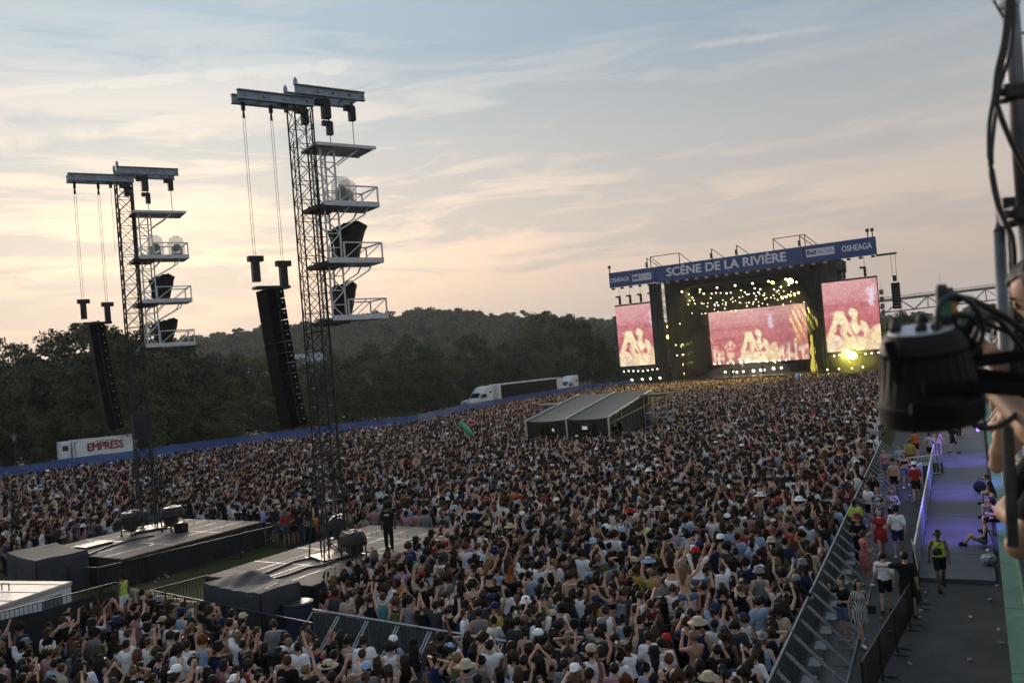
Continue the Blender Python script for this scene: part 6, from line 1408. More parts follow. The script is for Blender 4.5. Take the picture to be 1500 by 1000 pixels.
hair['bun'] = to_mesh('hair', [(A3((0, .005, 1.67)), A3((0, .018, 1.70)), .096, .092, .03, 1.1), (A3((0, -.06, 1.79)), A3((0, -.07, 1.80)), .048, .048, .02)], .016, lambda X, Y, Z: np.maximum(facecut(X, Y, Z), 1.585 - Z), 420)
hair['curly'] = to_mesh('hair', [(A3((0.09 * math.cos(a), .0 + .08 * math.sin(a) - .02, 1.69 + .05 * math.sin(3 * a))), A3((.08 * math.cos(a), .07 * math.sin(a) - .02, 1.75)), .058, .05, .02) for a in np.linspace(0, 6.28, 9)[:-1]] + [(A3((0, -.02, 1.70)), A3((0, -.02, 1.74)), .10, .10, .03)], .018, lambda X, Y, Z: np.maximum(facecut(X, Y, Z) - .01, 1.56 - Z), 600)
def tousle(me, amp, seed):                       # uneven outline and locks
    g_ = random.Random(seed); ph = [g_.uniform(0, 6.28) for _ in range(4)]
    for v in me.vertices:
        a_ = math.atan2(v.co.y, v.co.x); n_ = v.normal; k_ = amp * (math.sin(7 * a_ + ph[0] + 9 * v.co.z) + .7 * math.sin(13 * a_ + ph[1] - 14 * v.co.z) + .6 * math.sin(40 * v.co.z + ph[2])); v.co += n_ * (k_ + g_.uniform(-.4, .4) * amp)
    return me
hair['wavy'] = to_mesh('hair', [(A3((0, .005, 1.67)), A3((0, .018, 1.70)), .108, .10, .03, 1.12), (A3((-.04, -.07, 1.60)), A3((-.06, -.10, 1.40)), .075, .065, .05), (A3((.04, -.07, 1.60)), A3((.07, -.09, 1.42)), .075, .06, .05), (A3((-.08, -.01, 1.58)), A3((-.10, .03, 1.40)), .045, .03, .04), (A3((.08, -.01, 1.58)), A3((.10, .03, 1.42)), .045, .03, .04)], .017, lambda X, Y, Z: np.where(Z < 1.6, -1.0, facecut(X, Y, Z)), 700)
hair['bob'] = to_mesh('hair', [(A3((0, -.005, 1.66)), A3((0, .01, 1.70)), .112, .10, .03, 1.1), (A3((-.05, -.04, 1.58)), A3((.05, -.04, 1.58)), .07, .07, .04)], .017, lambda X, Y, Z: np.maximum(facecut(X, Y, Z), 1.52 - Z), 500)
for i_, (k_, am) in enumerate((('short', .006), ('long', .010), ('ponytail', .006), ('bun', .006), ('curly', .013), ('wavy', .012), ('bob', .008))): tousle(hair[k_], am, i_)
hat = {}
def hat_mesh(name, prof, brim=None, n=14):
    mb = MB(); mb.lathe(prof, (0, .012, 0), n)
    if brim: mb.prism(brim, 1.735, 1.745)
    me = bpy.data.meshes.new(name); me.from_pydata(mb.v, [], mb.f); me.polygons.foreach_set('use_smooth', [True] * len(me.polygons)); me.materials.append(None); return me
capb = lambda s_: [(.085 * math.cos(a), s_ * (.07 + .13 * max(0, math.sin(a)))) for a in (np.linspace(0, math.pi, 9) if s_ > 0 else np.linspace(math.pi, 0, 9))]
capp = [(.122, 1.715), (.124, 1.745), (.116, 1.795), (.085, 1.838), (.02, 1.852)]
hat['cap'] = hat_mesh('cap', capp, capb(1)); hat['backward cap'] = hat_mesh('cap', capp, capb(-1))
hat['bucket hat'] = hat_mesh('bucket_hat', [(.165, 1.69), (.162, 1.702), (.126, 1.735), (.118, 1.81), (.098, 1.842), (.01, 1.85)])
hat['straw hat'] = hat_mesh('straw_hat', [(.23, 1.725), (.232, 1.735), (.126, 1.745), (.120, 1.83), (.09, 1.86), (.01, 1.855)], n=18)
hat['headscarf'] = hat_mesh('headscarf', [(.116, 1.66), (.124, 1.70), (.120, 1.77), (.08, 1.83), (.01, 1.84)])
fm = MB()
for s_ in (-1, 1): fm.lathe([(.002, -.004), (.014, 0), (.002, .004)], (s_ * .034, .111, 1.672), 8, Matrix.Rotation(math.pi / 2, 3, 'X')); fm.box((s_ * .034, .112, 1.695), (.034, .008, .007))
fm.box((0, .112, 1.597), (.042, .010, .009))
face_me = bpy.data.meshes.new('face_features'); face_me.from_pydata(fm.v, [], fm.f); face_me.materials.append(mat('face_dark', (.05, .02, .018), .5))
shade_mb = MB(); [shade_mb.box((s_ * .034, .118, 1.672), (.056, .012, .036)) for s_ in (-1, 1)]; shade_mb.box((0, .12, 1.68), (.02, .008, .008)); [shade_mb.box((s_ * .085, .06, 1.678), (.006, .12, .008)) for s_ in (-1, 1)]
shade_me = bpy.data.meshes.new('sunglasses'); shade_me.from_pydata(shade_mb.v, [], shade_mb.f); shade_me.materials.append(glass_dark)
B = {}
B['m_down'] = make_body('down', 'down', False); B['m_up'] = make_body('up', 'down', False); B['m_wide'] = make_body('wide', 'wide', False); B['m_phone'] = make_body('phone', 'phone', False); B['m_bent'] = make_body('bent', 'bent', False, heavy=1.1)
B['m_point'] = make_body('point', 'bent', False); B['m_upb'] = make_body('up', 'bent', False); B['m_fwd'] = make_body('fwd', 'fwd', False)
B['f_down'] = make_body('down', 'bent', True, tops=('tshirt', 'tank', 'crop')); B['f_up'] = make_body('up', 'down', True, tops=('tshirt', 'tank', 'crop')); B['f_wide'] = make_body('wide', 'up', True, tops=('tank', 'crop')); B['f_phone'] = make_body('phone', 'phone', True, tops=('tshirt', 'tank'))
B['f_clap'] = make_body('clap', 'clap', True, tops=('tank', 'crop')); B['f_hip'] = make_body('hip', 'down', True, tops=('tshirt', 'tank')); B['f_head'] = make_body('head', 'head', True, tops=('tank', 'crop')); B['f_fwd'] = make_body('fwd', 'down', True, tops=('tshirt', 'tank'))
POSE = dict(m_down='arms hanging', m_up='one arm raised', m_wide='both arms spread high', m_phone='hands held up before face', m_bent='hands at waist', m_point='pointing forward', m_upb='one arm raised', m_fwd='both arms forward', f_down='one forearm bent', f_up='one arm raised', f_wide='both arms high', f_phone='hands held up before face', f_clap='hands joined overhead', f_hip='hand on hip', f_head='hands behind head', f_fwd='one arm forward')

SKIN = {'light': (.60, .39, .29), 'tan': (.50, .30, .205), 'olive': (.40, .23, .15), 'brown': (.16, .085, .055), 'dark': (.085, .045, .032)}
CLOTH = {'black': (.014, .014, .016), 'white': (.80, .81, .83), 'grey': (.20, .205, .22), 'charcoal': (.05, .05, .056), 'navy': (.02, .03, .085), 'pale blue': (.30, .42, .58), 'red': (.36, .03, .03), 'pink': (.45, .24, .26), 'yellow': (.42, .31, .07), 'lime': (.50, .62, .12), 'teal': (.07, .23, .25), 'maroon': (.14, .02, .03), 'orange': (.50, .14, .03), 'olive': (.11, .12, .05), 'denim': (.10, .16, .27), 'lilac': (.36, .28, .42), 'beige': (.45, .37, .27)}
HAIRC = {'black': (.010, .008, .007), 'dark brown': (.020, .012, .008), 'brown': (.045, .026, .014), 'blonde': (.16, .105, .055), 'auburn': (.10, .035, .015)}
def pmat(kind, nm, c, rough): return mat('%s_%s' % (kind, nm.replace(' ', '_')), c, rough if kind != 'hair' else .75, 0, .14, 9, spec=.25 if kind == 'skin' else .06, bump=.5 if kind == 'cloth' else 0)
for _k, _c in HAIRC.items():                      # hair: strands running down, darker between them
    m = bpy.data.materials.new('hair_' + _k.replace(' ', '_')); m.use_nodes = True; t = m.node_tree; b = t.nodes['Principled BSDF']; co = t.nodes.new('ShaderNodeTexCoord'); mp_ = t.nodes.new('ShaderNodeMapping'); mp_.inputs['Scale'].default_value = (60, 60, 7); n_ = t.nodes.new('ShaderNodeTexNoise'); n_.inputs['Scale'].default_value = 1.0; n_.inputs['Detail'].default_value = 3
    t.links.new(co.outputs['Object'], mp_.inputs[0]); t.links.new(mp_.outputs[0], n_.inputs[0]); t.links.new(ramp(t, n_.outputs[0], [(.3, tuple(x * .45 for x in _c)), (.7, tuple(x * 1.5 for x in _c))]), b.inputs['Base Color']); b.inputs['Roughness'].default_value = .6; b.inputs['Specular IOR Level'].default_value = .2
    bp = t.nodes.new('ShaderNodeBump'); bp.inputs['Strength'].default_value = .6; bp.inputs['Distance'].default_value = .01; t.links.new(n_.outputs[0], bp.inputs['Height']); t.links.new(bp.outputs[0], b.inputs['Normal']); MAT['hair_' + _k.replace(' ', '_')] = m
def bind(o, m): o.material_slots[0].link = 'OBJECT'; o.material_slots[0].material = m
def person(loc, rz, key, skin='tan', top=None, topc='black', bot='shorts', botc='black', hr='short', hairc='dark brown', hatk=None, hatc='black', label='', group=None, scale=1.0, mirror=False, face=False, shades=False, shoec='black', topm=None, hatm=None):
    Bd = B[key] if isinstance(key, str) else key
    o = bpy.data.objects.new('person', Bd.body); col.objects.link(o); o.location = loc; o.rotation_euler = (0, 0, rz); o.scale = (-scale if mirror else scale, scale, scale)
    bind(o, pmat('skin', skin, SKIN[skin], .55)); tag(o, label, 'person', group)
    def part(nm, me, m):
        c = bpy.data.objects.new(nm, me); col.objects.link(c); c.parent = o
        if m: bind(c, m)
        return c
    hm_ = Matrix.Identity(4)
    if Bd.lean: hm_ = Matrix.Translation((0, 0, .95)) @ Matrix.Rotation(-Bd.lean, 4, 'X') @ Matrix.Translation((0, 0, -.95))
    if top: part(Bd.top[top].name.split('.')[0], Bd.top[top], topm or pmat('cloth', topc, CLOTH[topc], .85))
    if bot: part(bot, Bd.bot[bot], pmat('cloth', botc, CLOTH[botc], .85))
    hd = []
    if hr: hd.append(part('hair', hair[hr], pmat('hair', hairc, HAIRC[hairc], .5)))
    if hatk: hd.append(part(hat[hatk].name.split('.')[0], hat[hatk], hatm or pmat('cloth', hatc, CLOTH[hatc], .8)))
    if face: hd.append(part('face_features', face_me, None))
    if shades: hd.append(part('sunglasses', shade_me, None))
    for c in hd: c.matrix_local = hm_
    for sh_ in Bd.shoes: part('shoe', sh_, pmat('cloth', shoec, CLOTH[shoec], .6))
    return o
# ------------------------------------------------------------------ placed people
B['m_walk'] = make_body('swingb', 'swingf', False, 'walk', shoes=True); B['f_walk'] = make_body('swingb', 'bent', True, 'walk', tops=('tshirt', 'crop'), dress=True, shoes=True)
B['f_touch'] = make_body('bent', ((.30, .12, 1.40), (.16, .30, 1.58)), True, tops=('tshirt',), dress=True, shoes=True); B['m_out'] = make_body('down', 'out', False, 'walk', heavy=1.12, tops=('tshirt',), shoes=True)
B['f_sit'] = make_body('lap', 'bent', True, 'sit', .15, tops=('tank', 'crop'), shoes=True); B['m_sit'] = make_body('lap', 'lap', False, 'sit', .3, tops=('tshirt',), shoes=True); B['f_ride'] = make_body('wide', 'up', True, 'ride', tops=('tank', 'crop', 'tshirt'), shoes=True); B['f_lounge'] = make_body('back', 'lap', True, 'floor', -.15, tops=('tank',), shoes=True)
B['lean1'] = make_body(((.27, .47, .99), (-.04, .40, .985)), ((.29, .45, .98), (.0, .37, 1.01)), False, lean=.45, tops=('tshirt', 'tank'), tris=9000, h=.011)
B['lean2'] = make_body(((.30, .45, 1.0), (.16, .44, 1.24)), ((.30, .46, .98), (.02, .40, 1.0)), True, lean=.42, tops=('tank', 'tshirt'), tris=9000, h=.011)
B['lean3'] = make_body(((.32, .47, 1.0), (.02, .41, 1.02)), ((.30, .44, .99), (.08, .38, 1.22)), False, lean=.5, tops=('tshirt', 'tank'), tris=9000, h=.011)
B['operator'] = make_body(((.24, .26, 1.18), (.10, .40, 1.40)), ((.24, .22, 1.2), (.04, .42, 1.37)), False, lean=.33, tops=('tshirt',), tris=14000, h=.009)
def striped(nm, c1, c2, sc_, axis='X'):
    if nm in MAT: return MAT[nm]
    m = bpy.data.materials.new(nm); m.use_nodes = True; t = m.node_tree; b = t.nodes['Principled BSDF']; co = t.nodes.new('ShaderNodeTexCoord'); wv = t.nodes.new('ShaderNodeTexWave'); wv.bands_direction = axis; wv.inputs['Scale'].default_value = sc_
    t.links.new(co.outputs['Object'], wv.inputs[0]); t.links.new(ramp(t, wv.outputs[0], [(.42, c1), (.58, c2)]), b.inputs['Base Color']); b.inputs['Roughness'].default_value = .85; MAT[nm] = m; return m
def floral(nm, c1, c2, sc_=14):
    return mat(nm, c1, .85, 0, .02, sc_, 0, c2, detail=1.5)
def away(): return math.atan2(LANE.y, LANE.x) - math.pi / 2
AW = away()
GP = lambda px, py, z=.006: gp(px, py, z)
G_ = 'people walking on the service lane'
person(GP(1240, 940), AW + math.pi - .5, 'f_touch', 'tan', 'tshirt', 'black', 'shorts', 'denim', 'bun', 'dark brown', None, label='woman in black tee and denim shorts beside the striped dress', group=G_, scale=.96, face=True, shoec='pink', mirror=True)
person(GP(1264, 944), AW + math.pi + .6, 'f_walk', 'tan', 'dress', 'white', None, '', 'long', 'dark brown', label='woman in black and white striped dress with shoulder bag', group=G_, scale=.95, face=True, shoec='white', topm=striped('striped_dress', (.62, .62, .62), (.015, .015, .017), 7.5))
bg_ = empty('shoulder_bag', GP(1264, 944) + Vector((.28, -.02, .78)), 0, 'black shoulder bag carried by the woman in the striped dress', 'bag'); MB().box((0, 0, .12), (.26, .1, .22)).build('bag_body', black_cloth, bg_, bevel=.03); MB().tube([(-.1, 0, .22), (-.12, -.03, .55), (-.2, -.03, .6)], .012, 5).build('strap', black_cloth, bg_)
person(GP(1300, 897), AW, 'm_walk', 'tan', 'tshirt', 'white', 'shorts', 'black', 'short', 'black', label='man in long white tee and black shorts walking from the camera', group=G_, scale=.98)
person(GP(1333, 908), AW - .15, 'm_out', 'tan', 'tshirt', 'black', 'shorts', 'black', 'short', 'black', label='big man in black tee stretching his arms out', group=G_, scale=1.07, shoec='black')
person(GP(1318, 817), AW, 'm_walk', 'tan', 'tshirt', 'white', 'shorts', 'navy', 'short', 'black', 'cap', 'navy', label='man in white tee and dark blue cap walking from the camera', group=G_, scale=1.03, shoec='white')
person(GP(1293, 818), AW + math.pi + .3, 'f_walk', 'light', 'dress', 'red', None, '', 'bun', 'blonde', label='woman in plain red dress carrying a pale strap bag', group=G_, scale=.99, face=True)
person(GP(1271, 858), AW - .9, 'f_touch', 'olive', 'dress', 'red', None, '', 'short', 'dark brown', label='person in dark red floral print outfit with white shoes', group=G_, scale=1.0, shoec='white', topm=floral('red_floral', (.30, .015, .02), (.42, .22, .2)))
person(GP(1262, 830), AW + math.pi, 'm_bent', 'tan', 'tshirt', 'black', 'trousers', 'black', 'short', 'black', 'straw hat', 'maroon', label='person in black wearing a wide dark hat at the barrier steps', group=G_, face=True)
person(GP(1257, 800), AW + .5, 'm_down', 'dark', 'tshirt', 'lime', 'trousers', 'black', 'short', 'black', label='steward in lime yellow tee and black trousers beside the barrier', group=G_)
person(GP(1290, 778), AW + math.pi, 'f_down', 'light', 'tshirt', 'white', 'shorts', 'denim', 'long', 'blonde', label='blonde woman in printed white tee and denim shorts with sunglasses', group=G_, face=True, shades=True, shoec='white', topm=mat('printed_white_tee', (.02, .02, .02), .85, 0, .0, 7, 0, (.6, .6, .6), detail=.5))
person(GP(1311, 780), AW + math.pi + .2, 'f_walk', 'tan', 'tshirt', 'white', 'shorts', 'black', 'long', 'auburn', label='woman in black and white patterned top beside the blonde woman', group=G_, face=True, shoec='white', topm=floral('bw_pattern', (.03, .03, .03), (.6, .58, .56)))
person(GP(1344, 735), AW, 'm_walk', 'light', 'tshirt', 'red', 'shorts', 'black', 'short', 'brown', 'backward cap', 'white', label='man in plain red tee, black shorts and white cap', group=G_, scale=1.02, shoec='grey')
person(GP(1312, 727), AW + math.pi, 'm_walk', 'tan', None, '', 'shorts', 'black', 'short', 'black', 'backward cap', 'black', label='bare chested man with open lilac shirt and black shorts', group=G_, face=True)
person(GP(1328, 714), AW + math.pi, 'f_walk', 'tan', 'crop', 'black', 'shorts', 'denim', 'long', 'dark brown', label='woman in black crop top and denim shorts beside the bare chested man', group=G_, face=True, shoec='white')
person(GP(1336, 690), AW, 'm_down', 'tan', 'tshirt', 'yellow', 'trousers', 'olive', 'short', 'brown', label='man in mustard tee and olive trousers by the white barrier', group=G_)
person(GP(1343, 672), AW, 'm_bent', 'tan', 'tshirt', 'orange', 'shorts', 'black', 'short', 'black', 'backward cap', 'orange', label='person in bright orange tee beyond the white barrier', group=G_)
person(GP(1364, 678), AW, 'm_bent', 'tan', 'tshirt', 'white', 'shorts', 'black', 'short', 'black', label='man in striped shirt and black shorts on the ramp edge', group=G_, topm=striped('striped_tee', (.55, .5, .3), (.03, .03, .03), 6))
person(GP(1376, 672, .14), AW, 'f_down', 'tan', 'tank', 'beige', 'trousers', 'beige', 'long', 'blonde', label='woman in tan trousers and top standing on the ramp', group=G_)
for px, py, c, bc, k, hr_, lab in ((1283, 752, 'black', 'denim', 'f_hip', 'wavy', 'woman in black tee standing on the lane with hand on hip'), (1276, 772, 'white', 'black', 'm_bent', 'short', 'man in white tee standing close to the lane barrier steps'), (1322, 700, 'pale blue', 'navy', 'm_down', 'short', 'man in pale blue tee standing on the lane near the white barrier'), (1300, 706, 'pink', 'denim', 'f_down', 'ponytail', 'woman in pink tee with ponytail beside the lane barrier')):
    person(GP(px, py), AW + random.uniform(2.2, 3.8), k, 'tan', 'tshirt', c, 'shorts', bc, hr_, 'dark brown', label=lab, group=G_, face=True)
for px, py, c, k in ((1398, 664, 'black', 'm_walk'), (1405, 640, 'navy', 'm_down'), (1413, 637, 'white', 'm_bent'), (1392, 645, 'charcoal', 'm_bent')):
    person(GP(px, py, .14), AW + random.uniform(-1, 1), k, 'tan', 'tshirt', c, 'trousers' if k == 'm_down' else 'shorts', 'black', 'short', 'black', label='person in %s top standing far along the purple lit ramp' % c, group='people on the ramp')
person(GP(1380, 864), AW + math.pi + .2, 'm_walk', 'brown', 'tank', 'lime', 'shorts', 'black', 'short', 'black', label='steward in lime sleeveless top with black chest bag on asphalt', group=G_, face=True, shades=True, scale=1.04)
cb = empty('chest_bag', GP(1380, 864) + Vector((-.12, -.16, 1.12)), 0, 'black bag strapped on the steward in the lime sleeveless top', 'bag'); MB().box((0, 0, .1), (.3, .12, .2), rz=.3).build('bag_body', black_cloth, cb, bevel=.04); MB().tube([(-.05, .0, .2), (.1, -.0, .32), (.2, .08, .4)], .015, 5).build('strap', black_cloth, cb)
sitrz = math.atan2(-UN.y, -UN.x) - math.pi / 2
for t0, k, c, hr_, hc, lab, sk in ((43.2, 'm_sit', 'black', 'short', 'brown', 'man in black tee with brown hair sitting on the green ledge', 'light'), (40.2, 'f_sit', 'pink', 'long', 'dark brown', 'woman in pink shorts sitting on the green ledge', 'tan'), (37.6, 'f_sit', 'black', 'long', 'black', 'woman in black top with black hair sitting on the green ledge', 'tan'), (35.2, 'f_lounge', 'black', 'bun', 'dark brown', 'woman in blue shorts with legs stretched out before the ledge', 'tan')):
    bd = B[k]; z = -.33 if k != 'f_lounge' else -.62
    person(up_(t0, .10 if k != 'f_lounge' else -.35, z + (0 if k != 'f_lounge' else 0)), sitrz, k, sk, 'tshirt' if k == 'm_sit' else 'tank', c, 'shorts', 'pink' if t0 == 40.2 else ('denim' if k == 'f_lounge' else 'black'), hr_, hc, label=lab, group='people sitting at the ledge', face=True)
# spectators leaning over the upper rail, and the lamp operator
person(up_(3.75, .52, 6.43), sitrz, 'lean1', 'olive', 'tshirt', 'black', 'trousers', 'denim', 'short', 'dark brown', label='spectator in black tee with bare elbow over the upper rail', group='spectators at the upper rail', face=True)
person(up_(5.0, .54, 6.43), sitrz + .2, 'lean2', 'tan', 'tank', 'white', 'shorts', 'denim', 'long', 'dark brown', label='spectator in white top leaning both arms on the upper rail', group='spectators at the upper rail', face=True)
person(up_(5.9, .54, 6.43), sitrz - .2, 'lean3', 'olive', 'tank', 'charcoal', 'shorts', 'black', 'short', 'black', label='spectator in charcoal top reaching hands past the upper rail', group='spectators at the upper rail', face=True)
person(up_(6.9, .53, 6.43), sitrz, 'lean1', 'tan', 'tank', 'black', 'shorts', 'black', 'curly', 'black', label='spectator with curly hair leaning on the upper rail', group='spectators at the upper rail', face=True)
person(up_(8.2, .54, 6.43), sitrz, 'lean2', 'tan', 'tank', 'pink', 'shorts', 'black', 'ponytail', 'brown', label='spectator in pink top leaning on the upper rail', group='spectators at the upper rail', face=True)
person(up_(3.02, .475, 6.52), sitrz - .25, 'operator', 'tan', 'tshirt', 'charcoal', 'trousers', 'black', 'short', 'dark brown', label='dark haired man reaching out to the cables of the stage light', group=None, scale=1.07, face=True)
# on the decks and grass
mb_ = person(gp(571, 806, 1.205), AW + .5, 'm_down', 'brown', 'tshirt', 'black', 'trousers', 'black', 'short', 'black', 'backward cap', 'black', label='man dressed all in black walking on the worn deck', scale=1.02)
MB().box((0, -.135, 1.36), (.16, .01, .05)).build('back_print', white_print, mb_)
p = at(178, 840, 30.7); sg = person((p.x, 30.7, 0), 1.2, 'm_down', 'brown', 'tank', 'lime', 'trousers', 'white', 'short', 'black', 'backward cap', 'black', label='guard in lime vest and pale trousers behind the black cloth fence', face=True, scale=1.02)
p = gp(733, 985, 0); person((p.x, p.y, 0), 2.2, 'm_bent', 'light', 'tshirt', 'yellow', 'trousers', 'black', 'short', 'brown', 'cap', 'navy', label='steward in yellow tee and dark blue cap at the steel barrier', face=True, shades=True, group=None)
for i, (px, py, c, bc, k, hc) in enumerate(((388, 792, 'pale blue', 'navy', 'm_bent', 'brown'), (408, 797, 'black', 'denim', 'f_down', 'brown'), (421, 799, 'red', 'denim', 'f_hip', 'blonde'), (435, 796, 'charcoal', 'black', 'f_down', 'dark brown'), (456, 790, 'white', 'black', 'm_bent', 'black'), (470, 782, 'lilac', 'black', 'm_down', 'black'))):
    person(gp(px, py, 0), AW + random.uniform(-.8, .8), k, 'tan', 'tshirt', c, 'shorts', bc, 'long' if k[0] == 'f' else 'short', hc, label='person in %s top standing at the end of the grass strip' % c, group='people on the grass strip')
for px, py, c, hc, hatc in ((985, 862, 'black', 'dark brown', None), (1004, 878, 'beige', 'blonde', None), (1023, 864, 'white', 'dark brown', 'red')):
    Y = 24.0 if px != 1004 else 22.6; q = at(px, py - 10, Y)
    person((q.x, Y, .78), AW + random.uniform(-.2, .2), 'f_ride', 'tan', 'crop' if c != 'white' else 'tshirt', c, 'shorts', 'denim' if c != 'black' else 'white', 'long', hc, 'backward cap' if hatc else None, hatc or 'red', label='%s woman in %s top riding on shoulders above the crowd' % ({'blonde': 'blonde'}.get(hc, 'dark haired'), c), group='women riding on shoulders')
for px, py, c, Y in ((718, 868, 'black', 25.6), (748, 862, 'orange', 25.9)):
    q = at(px, py, Y); person((q.x, Y, .62), AW - .6, 'f_ride', 'tan', 'crop' if c == 'black' else 'tshirt', c, 'shorts', 'black', 'long', 'blonde' if c == 'black' else 'brown', label='woman in %s top raised above the crowd behind the steel barrier' % c, group='women riding on shoulders', topm=floral('orange_print', (.10, .03, .01), (.45, .14, .03), 20) if c == 'orange' else None)
for px, py, off, k in ((1118, 546, 4.5, 'm_bent'), (1072, 549, 5, 'm_down')):
    p = inv_stage(px, py, off); q = sw(p.x, off, 1.61); person(q, SRZ + math.pi, k, 'tan', 'tshirt', 'black', 'trousers', 'black', 'short', 'black', label='performer in black standing on the stage ' + ('holding hands at waist' if k == 'm_bent' else 'with arms hanging'), group='performers on the stage', face=True)
# green inflatable, tossed pink ring
p = gp(685, 632, 2.2); o = MB().tube([p + Vector((-.55, 0, .9)), p + Vector((-.3, 0, .55)), p + Vector((.1, 0, .0)), p + Vector((.45, 0, -.5))], [.1, .2, .26, .1], 10).build('inflatable_cactus', mat('inflatable_green', (.03, .42, .18), .4), None, smooth=True); tag(o, 'bright green inflatable tube held above the far crowd', 'inflatable')
p = gp(690, 619, 2.2); o = MB().tube([p + Vector((.35 * math.cos(a), .1 * math.sin(a), .2 * math.sin(a))) for a in np.linspace(0, 6.28, 14)], .09, 7).build('inflatable_ring', mat('inflatable_pink', (.6, .12, .25), .4), None, smooth=True); tag(o, 'pink inflatable ring held above the far crowd', 'inflatable')

# ------------------------------------------------------------------ the crowd
def inside(P, poly):
    P = np.asarray(P); x, y = P[:, 0], P[:, 1]; r_ = np.zeros(len(P), bool); n = len(poly)
    for i in range(n):
        x0, y0 = poly[i][:2]; x1, y1 = poly[(i + 1) % n][:2]
        c = ((y0 > y) != (y1 > y)) & (x < (x1 - x0) * (y - y0) / (y1 - y0 + 1e-12) + x0); r_ ^= c
    return r_
v2 = lambda p: (p[0], p[1])
field = [(-34, 13), v2(lane(-6, -.72)), v2(lane(36, -.72)), v2(lane(112, -.6)), v2(sw(27, -7.4, 0)), v2(sw(-30, -7.4, 0))] + [(p.x + 1.5, p.y - 5.0) for p in reversed(FPN)] + [(-75, 40)]
tm = ft.matrix_basis
# open ground round the decks, the tent and the barrier steps
open_ = [[(-24.2, 40.0), (-19.0, 47.5), (-12.9, 43.2), (-9.4, 40.3), (-6.6, 40.0), (-2.4, 36.9), (-7.0, 28.6), (-6.4, 27.3), (C2.x - .2, C2.y - 1.7), (C0.x - .2, C0.y - 1.6), (S1.x + .6, S1.y - .6), (S1.x - .5, S1.y - .9), (S0.x, S0.y - 2.0), (-40, S0.y - 2), (-40, 38)],
         [v2(tm @ Vector((-.4, -.5, 0))), v2(tm @ Vector((W3 + .4, -.5, 0))), v2(tm @ Vector((W3 + 2.8, 7.6, 0))), v2(tm @ Vector((W3 + 2.8, 12.6, 0))), v2(tm @ Vector((-2.9, 12.6, 0))), v2(tm @ Vector((-2.9, 8.6, 0))), v2(tm @ Vector((-.4, 8.0, 0)))]]
nq = Vector((dq.y, -dq.x, 0))
open_.append([v2(Q0 + dq * -1.2 - nq * .45), v2(Q0 + dq * 7.2 - nq * .45), v2(Q0 + dq * 7.4 + nq * .9), v2(Q0 + dq * 5.6 + nq * 2.0), v2(Q0 + dq * -1.4 + nq * 2.3)])
sp = .67; gx, gy = np.meshgrid(np.arange(-80, 62, sp), np.arange(13, 165, sp * .866)); gx = gx + (np.arange(gx.shape[0])[:, None] % 2) * sp / 2
P2 = np.stack([gx.ravel(), gy.ravel()], 1); P2 += rng.uniform(-.17, .17, P2.shape)
keep = inside(P2, field)
for poly in open_: keep &= ~inside(P2, poly)
P2 = P2[keep]
row_ = np.array([[lane(s0, -.30).x, lane(s0, -.30).y] for s0 in np.arange(-4, 40, .5)]) + rng.uniform(-.06, .06, (88, 2)); P2 = np.concatenate([P2, row_])
row_ = np.array([v2(Q0 + dq * s0 - nq * .32) for s0 in np.arange(.2, 9, .5)]); P2 = np.concatenate([P2, row_])
P2 = P2[rng.random(len(P2)) < np.where(P2[:, 1] > 70, .80, .93)]
def projn(P, z):
    v = np.stack([P[:, 0], P[:, 1], np.full(len(P), z - CAM_H)], 1); f = v @ np.array(_fw)
    return 750 + F_PX * (v @ np.array(_Rx)) / f, 500 - F_PX * (v @ np.array(_Ux)) / f
hx, hy = projn(P2, 1.75); fr = (hx > -50) & (hx < 1550) & (hy < 1045)
P2 = P2[fr]; hx = hx[fr]; hy = hy[fr]
# keep clear of people placed by hand
placed = np.array([[o.location.x, o.location.y] for o in sc.objects if o.name.startswith('person')])
for q in placed:
    m_ = np.hypot(P2[:, 0] - q[0], P2[:, 1] - q[1]) > (.40 if True else 0); P2 = P2[m_]; hx = hx[m_]; hy = hy[m_]
order = np.argsort(P2[:, 1] ** 2 + P2[:, 0] ** 2); P2 = P2[order]; hx = hx[order]; hy = hy[order]
vis = (hx > -10) & (hx < 1500) & (hy < 1003)
near = np.zeros(len(P2), bool); near[np.flatnonzero(vis)[:300]] = True
def wpick(g, d): 
    k = list(d); return k[g.choice(len(k), p=np.array([d[x] for x in k]) / sum(d.values()))]
TOPW = {'black': 29, 'white': 34, 'grey': 8, 'charcoal': 9, 'navy': 7, 'pale blue': 9, 'red': 4, 'pink': 5, 'yellow': 1.2, 'lime': .6, 'teal': 2, 'maroon': 3, 'olive': 3, 'lilac': 2, 'beige': 4, 'orange': 1}
BOTW = {'black': 5, 'denim': 5, 'navy': 2, 'charcoal': 2, 'beige': 1, 'white': 1}
SKW = {'light': 30, 'tan': 40, 'olive': 16, 'brown': 10, 'dark': 4}
HRW = {'black': 34, 'dark brown': 38, 'brown': 16, 'blonde': 7, 'auburn': 3}
MK = {'m_down': 30, 'm_up': 5, 'm_wide': 2, 'm_phone': 8, 'm_bent': 26, 'm_point': 4, 'm_upb': 4, 'm_fwd': 4}
FK = {'f_down': 34, 'f_up': 5, 'f_wide': 2.5, 'f_phone': 10, 'f_clap': 3, 'f_hip': 12, 'f_head': 3, 'f_fwd': 5}
HATW = {None: 90, 'cap': 6, 'backward cap': 7, 'bucket hat': 2, 'straw hat': 1, 'headscarf': 1}
HATC = {'black': 5, 'white': 2, 'navy': 3, 'grey': 2, 'red': 1, 'pale blue': 1, 'beige': 2}
tgt = Vector((30, 150, 0))
g = np.random.default_rng(77)
TN = {'tshirt': 't-shirt', 'tank': 'tank top', 'crop': 'crop top', None: 'no shirt'}
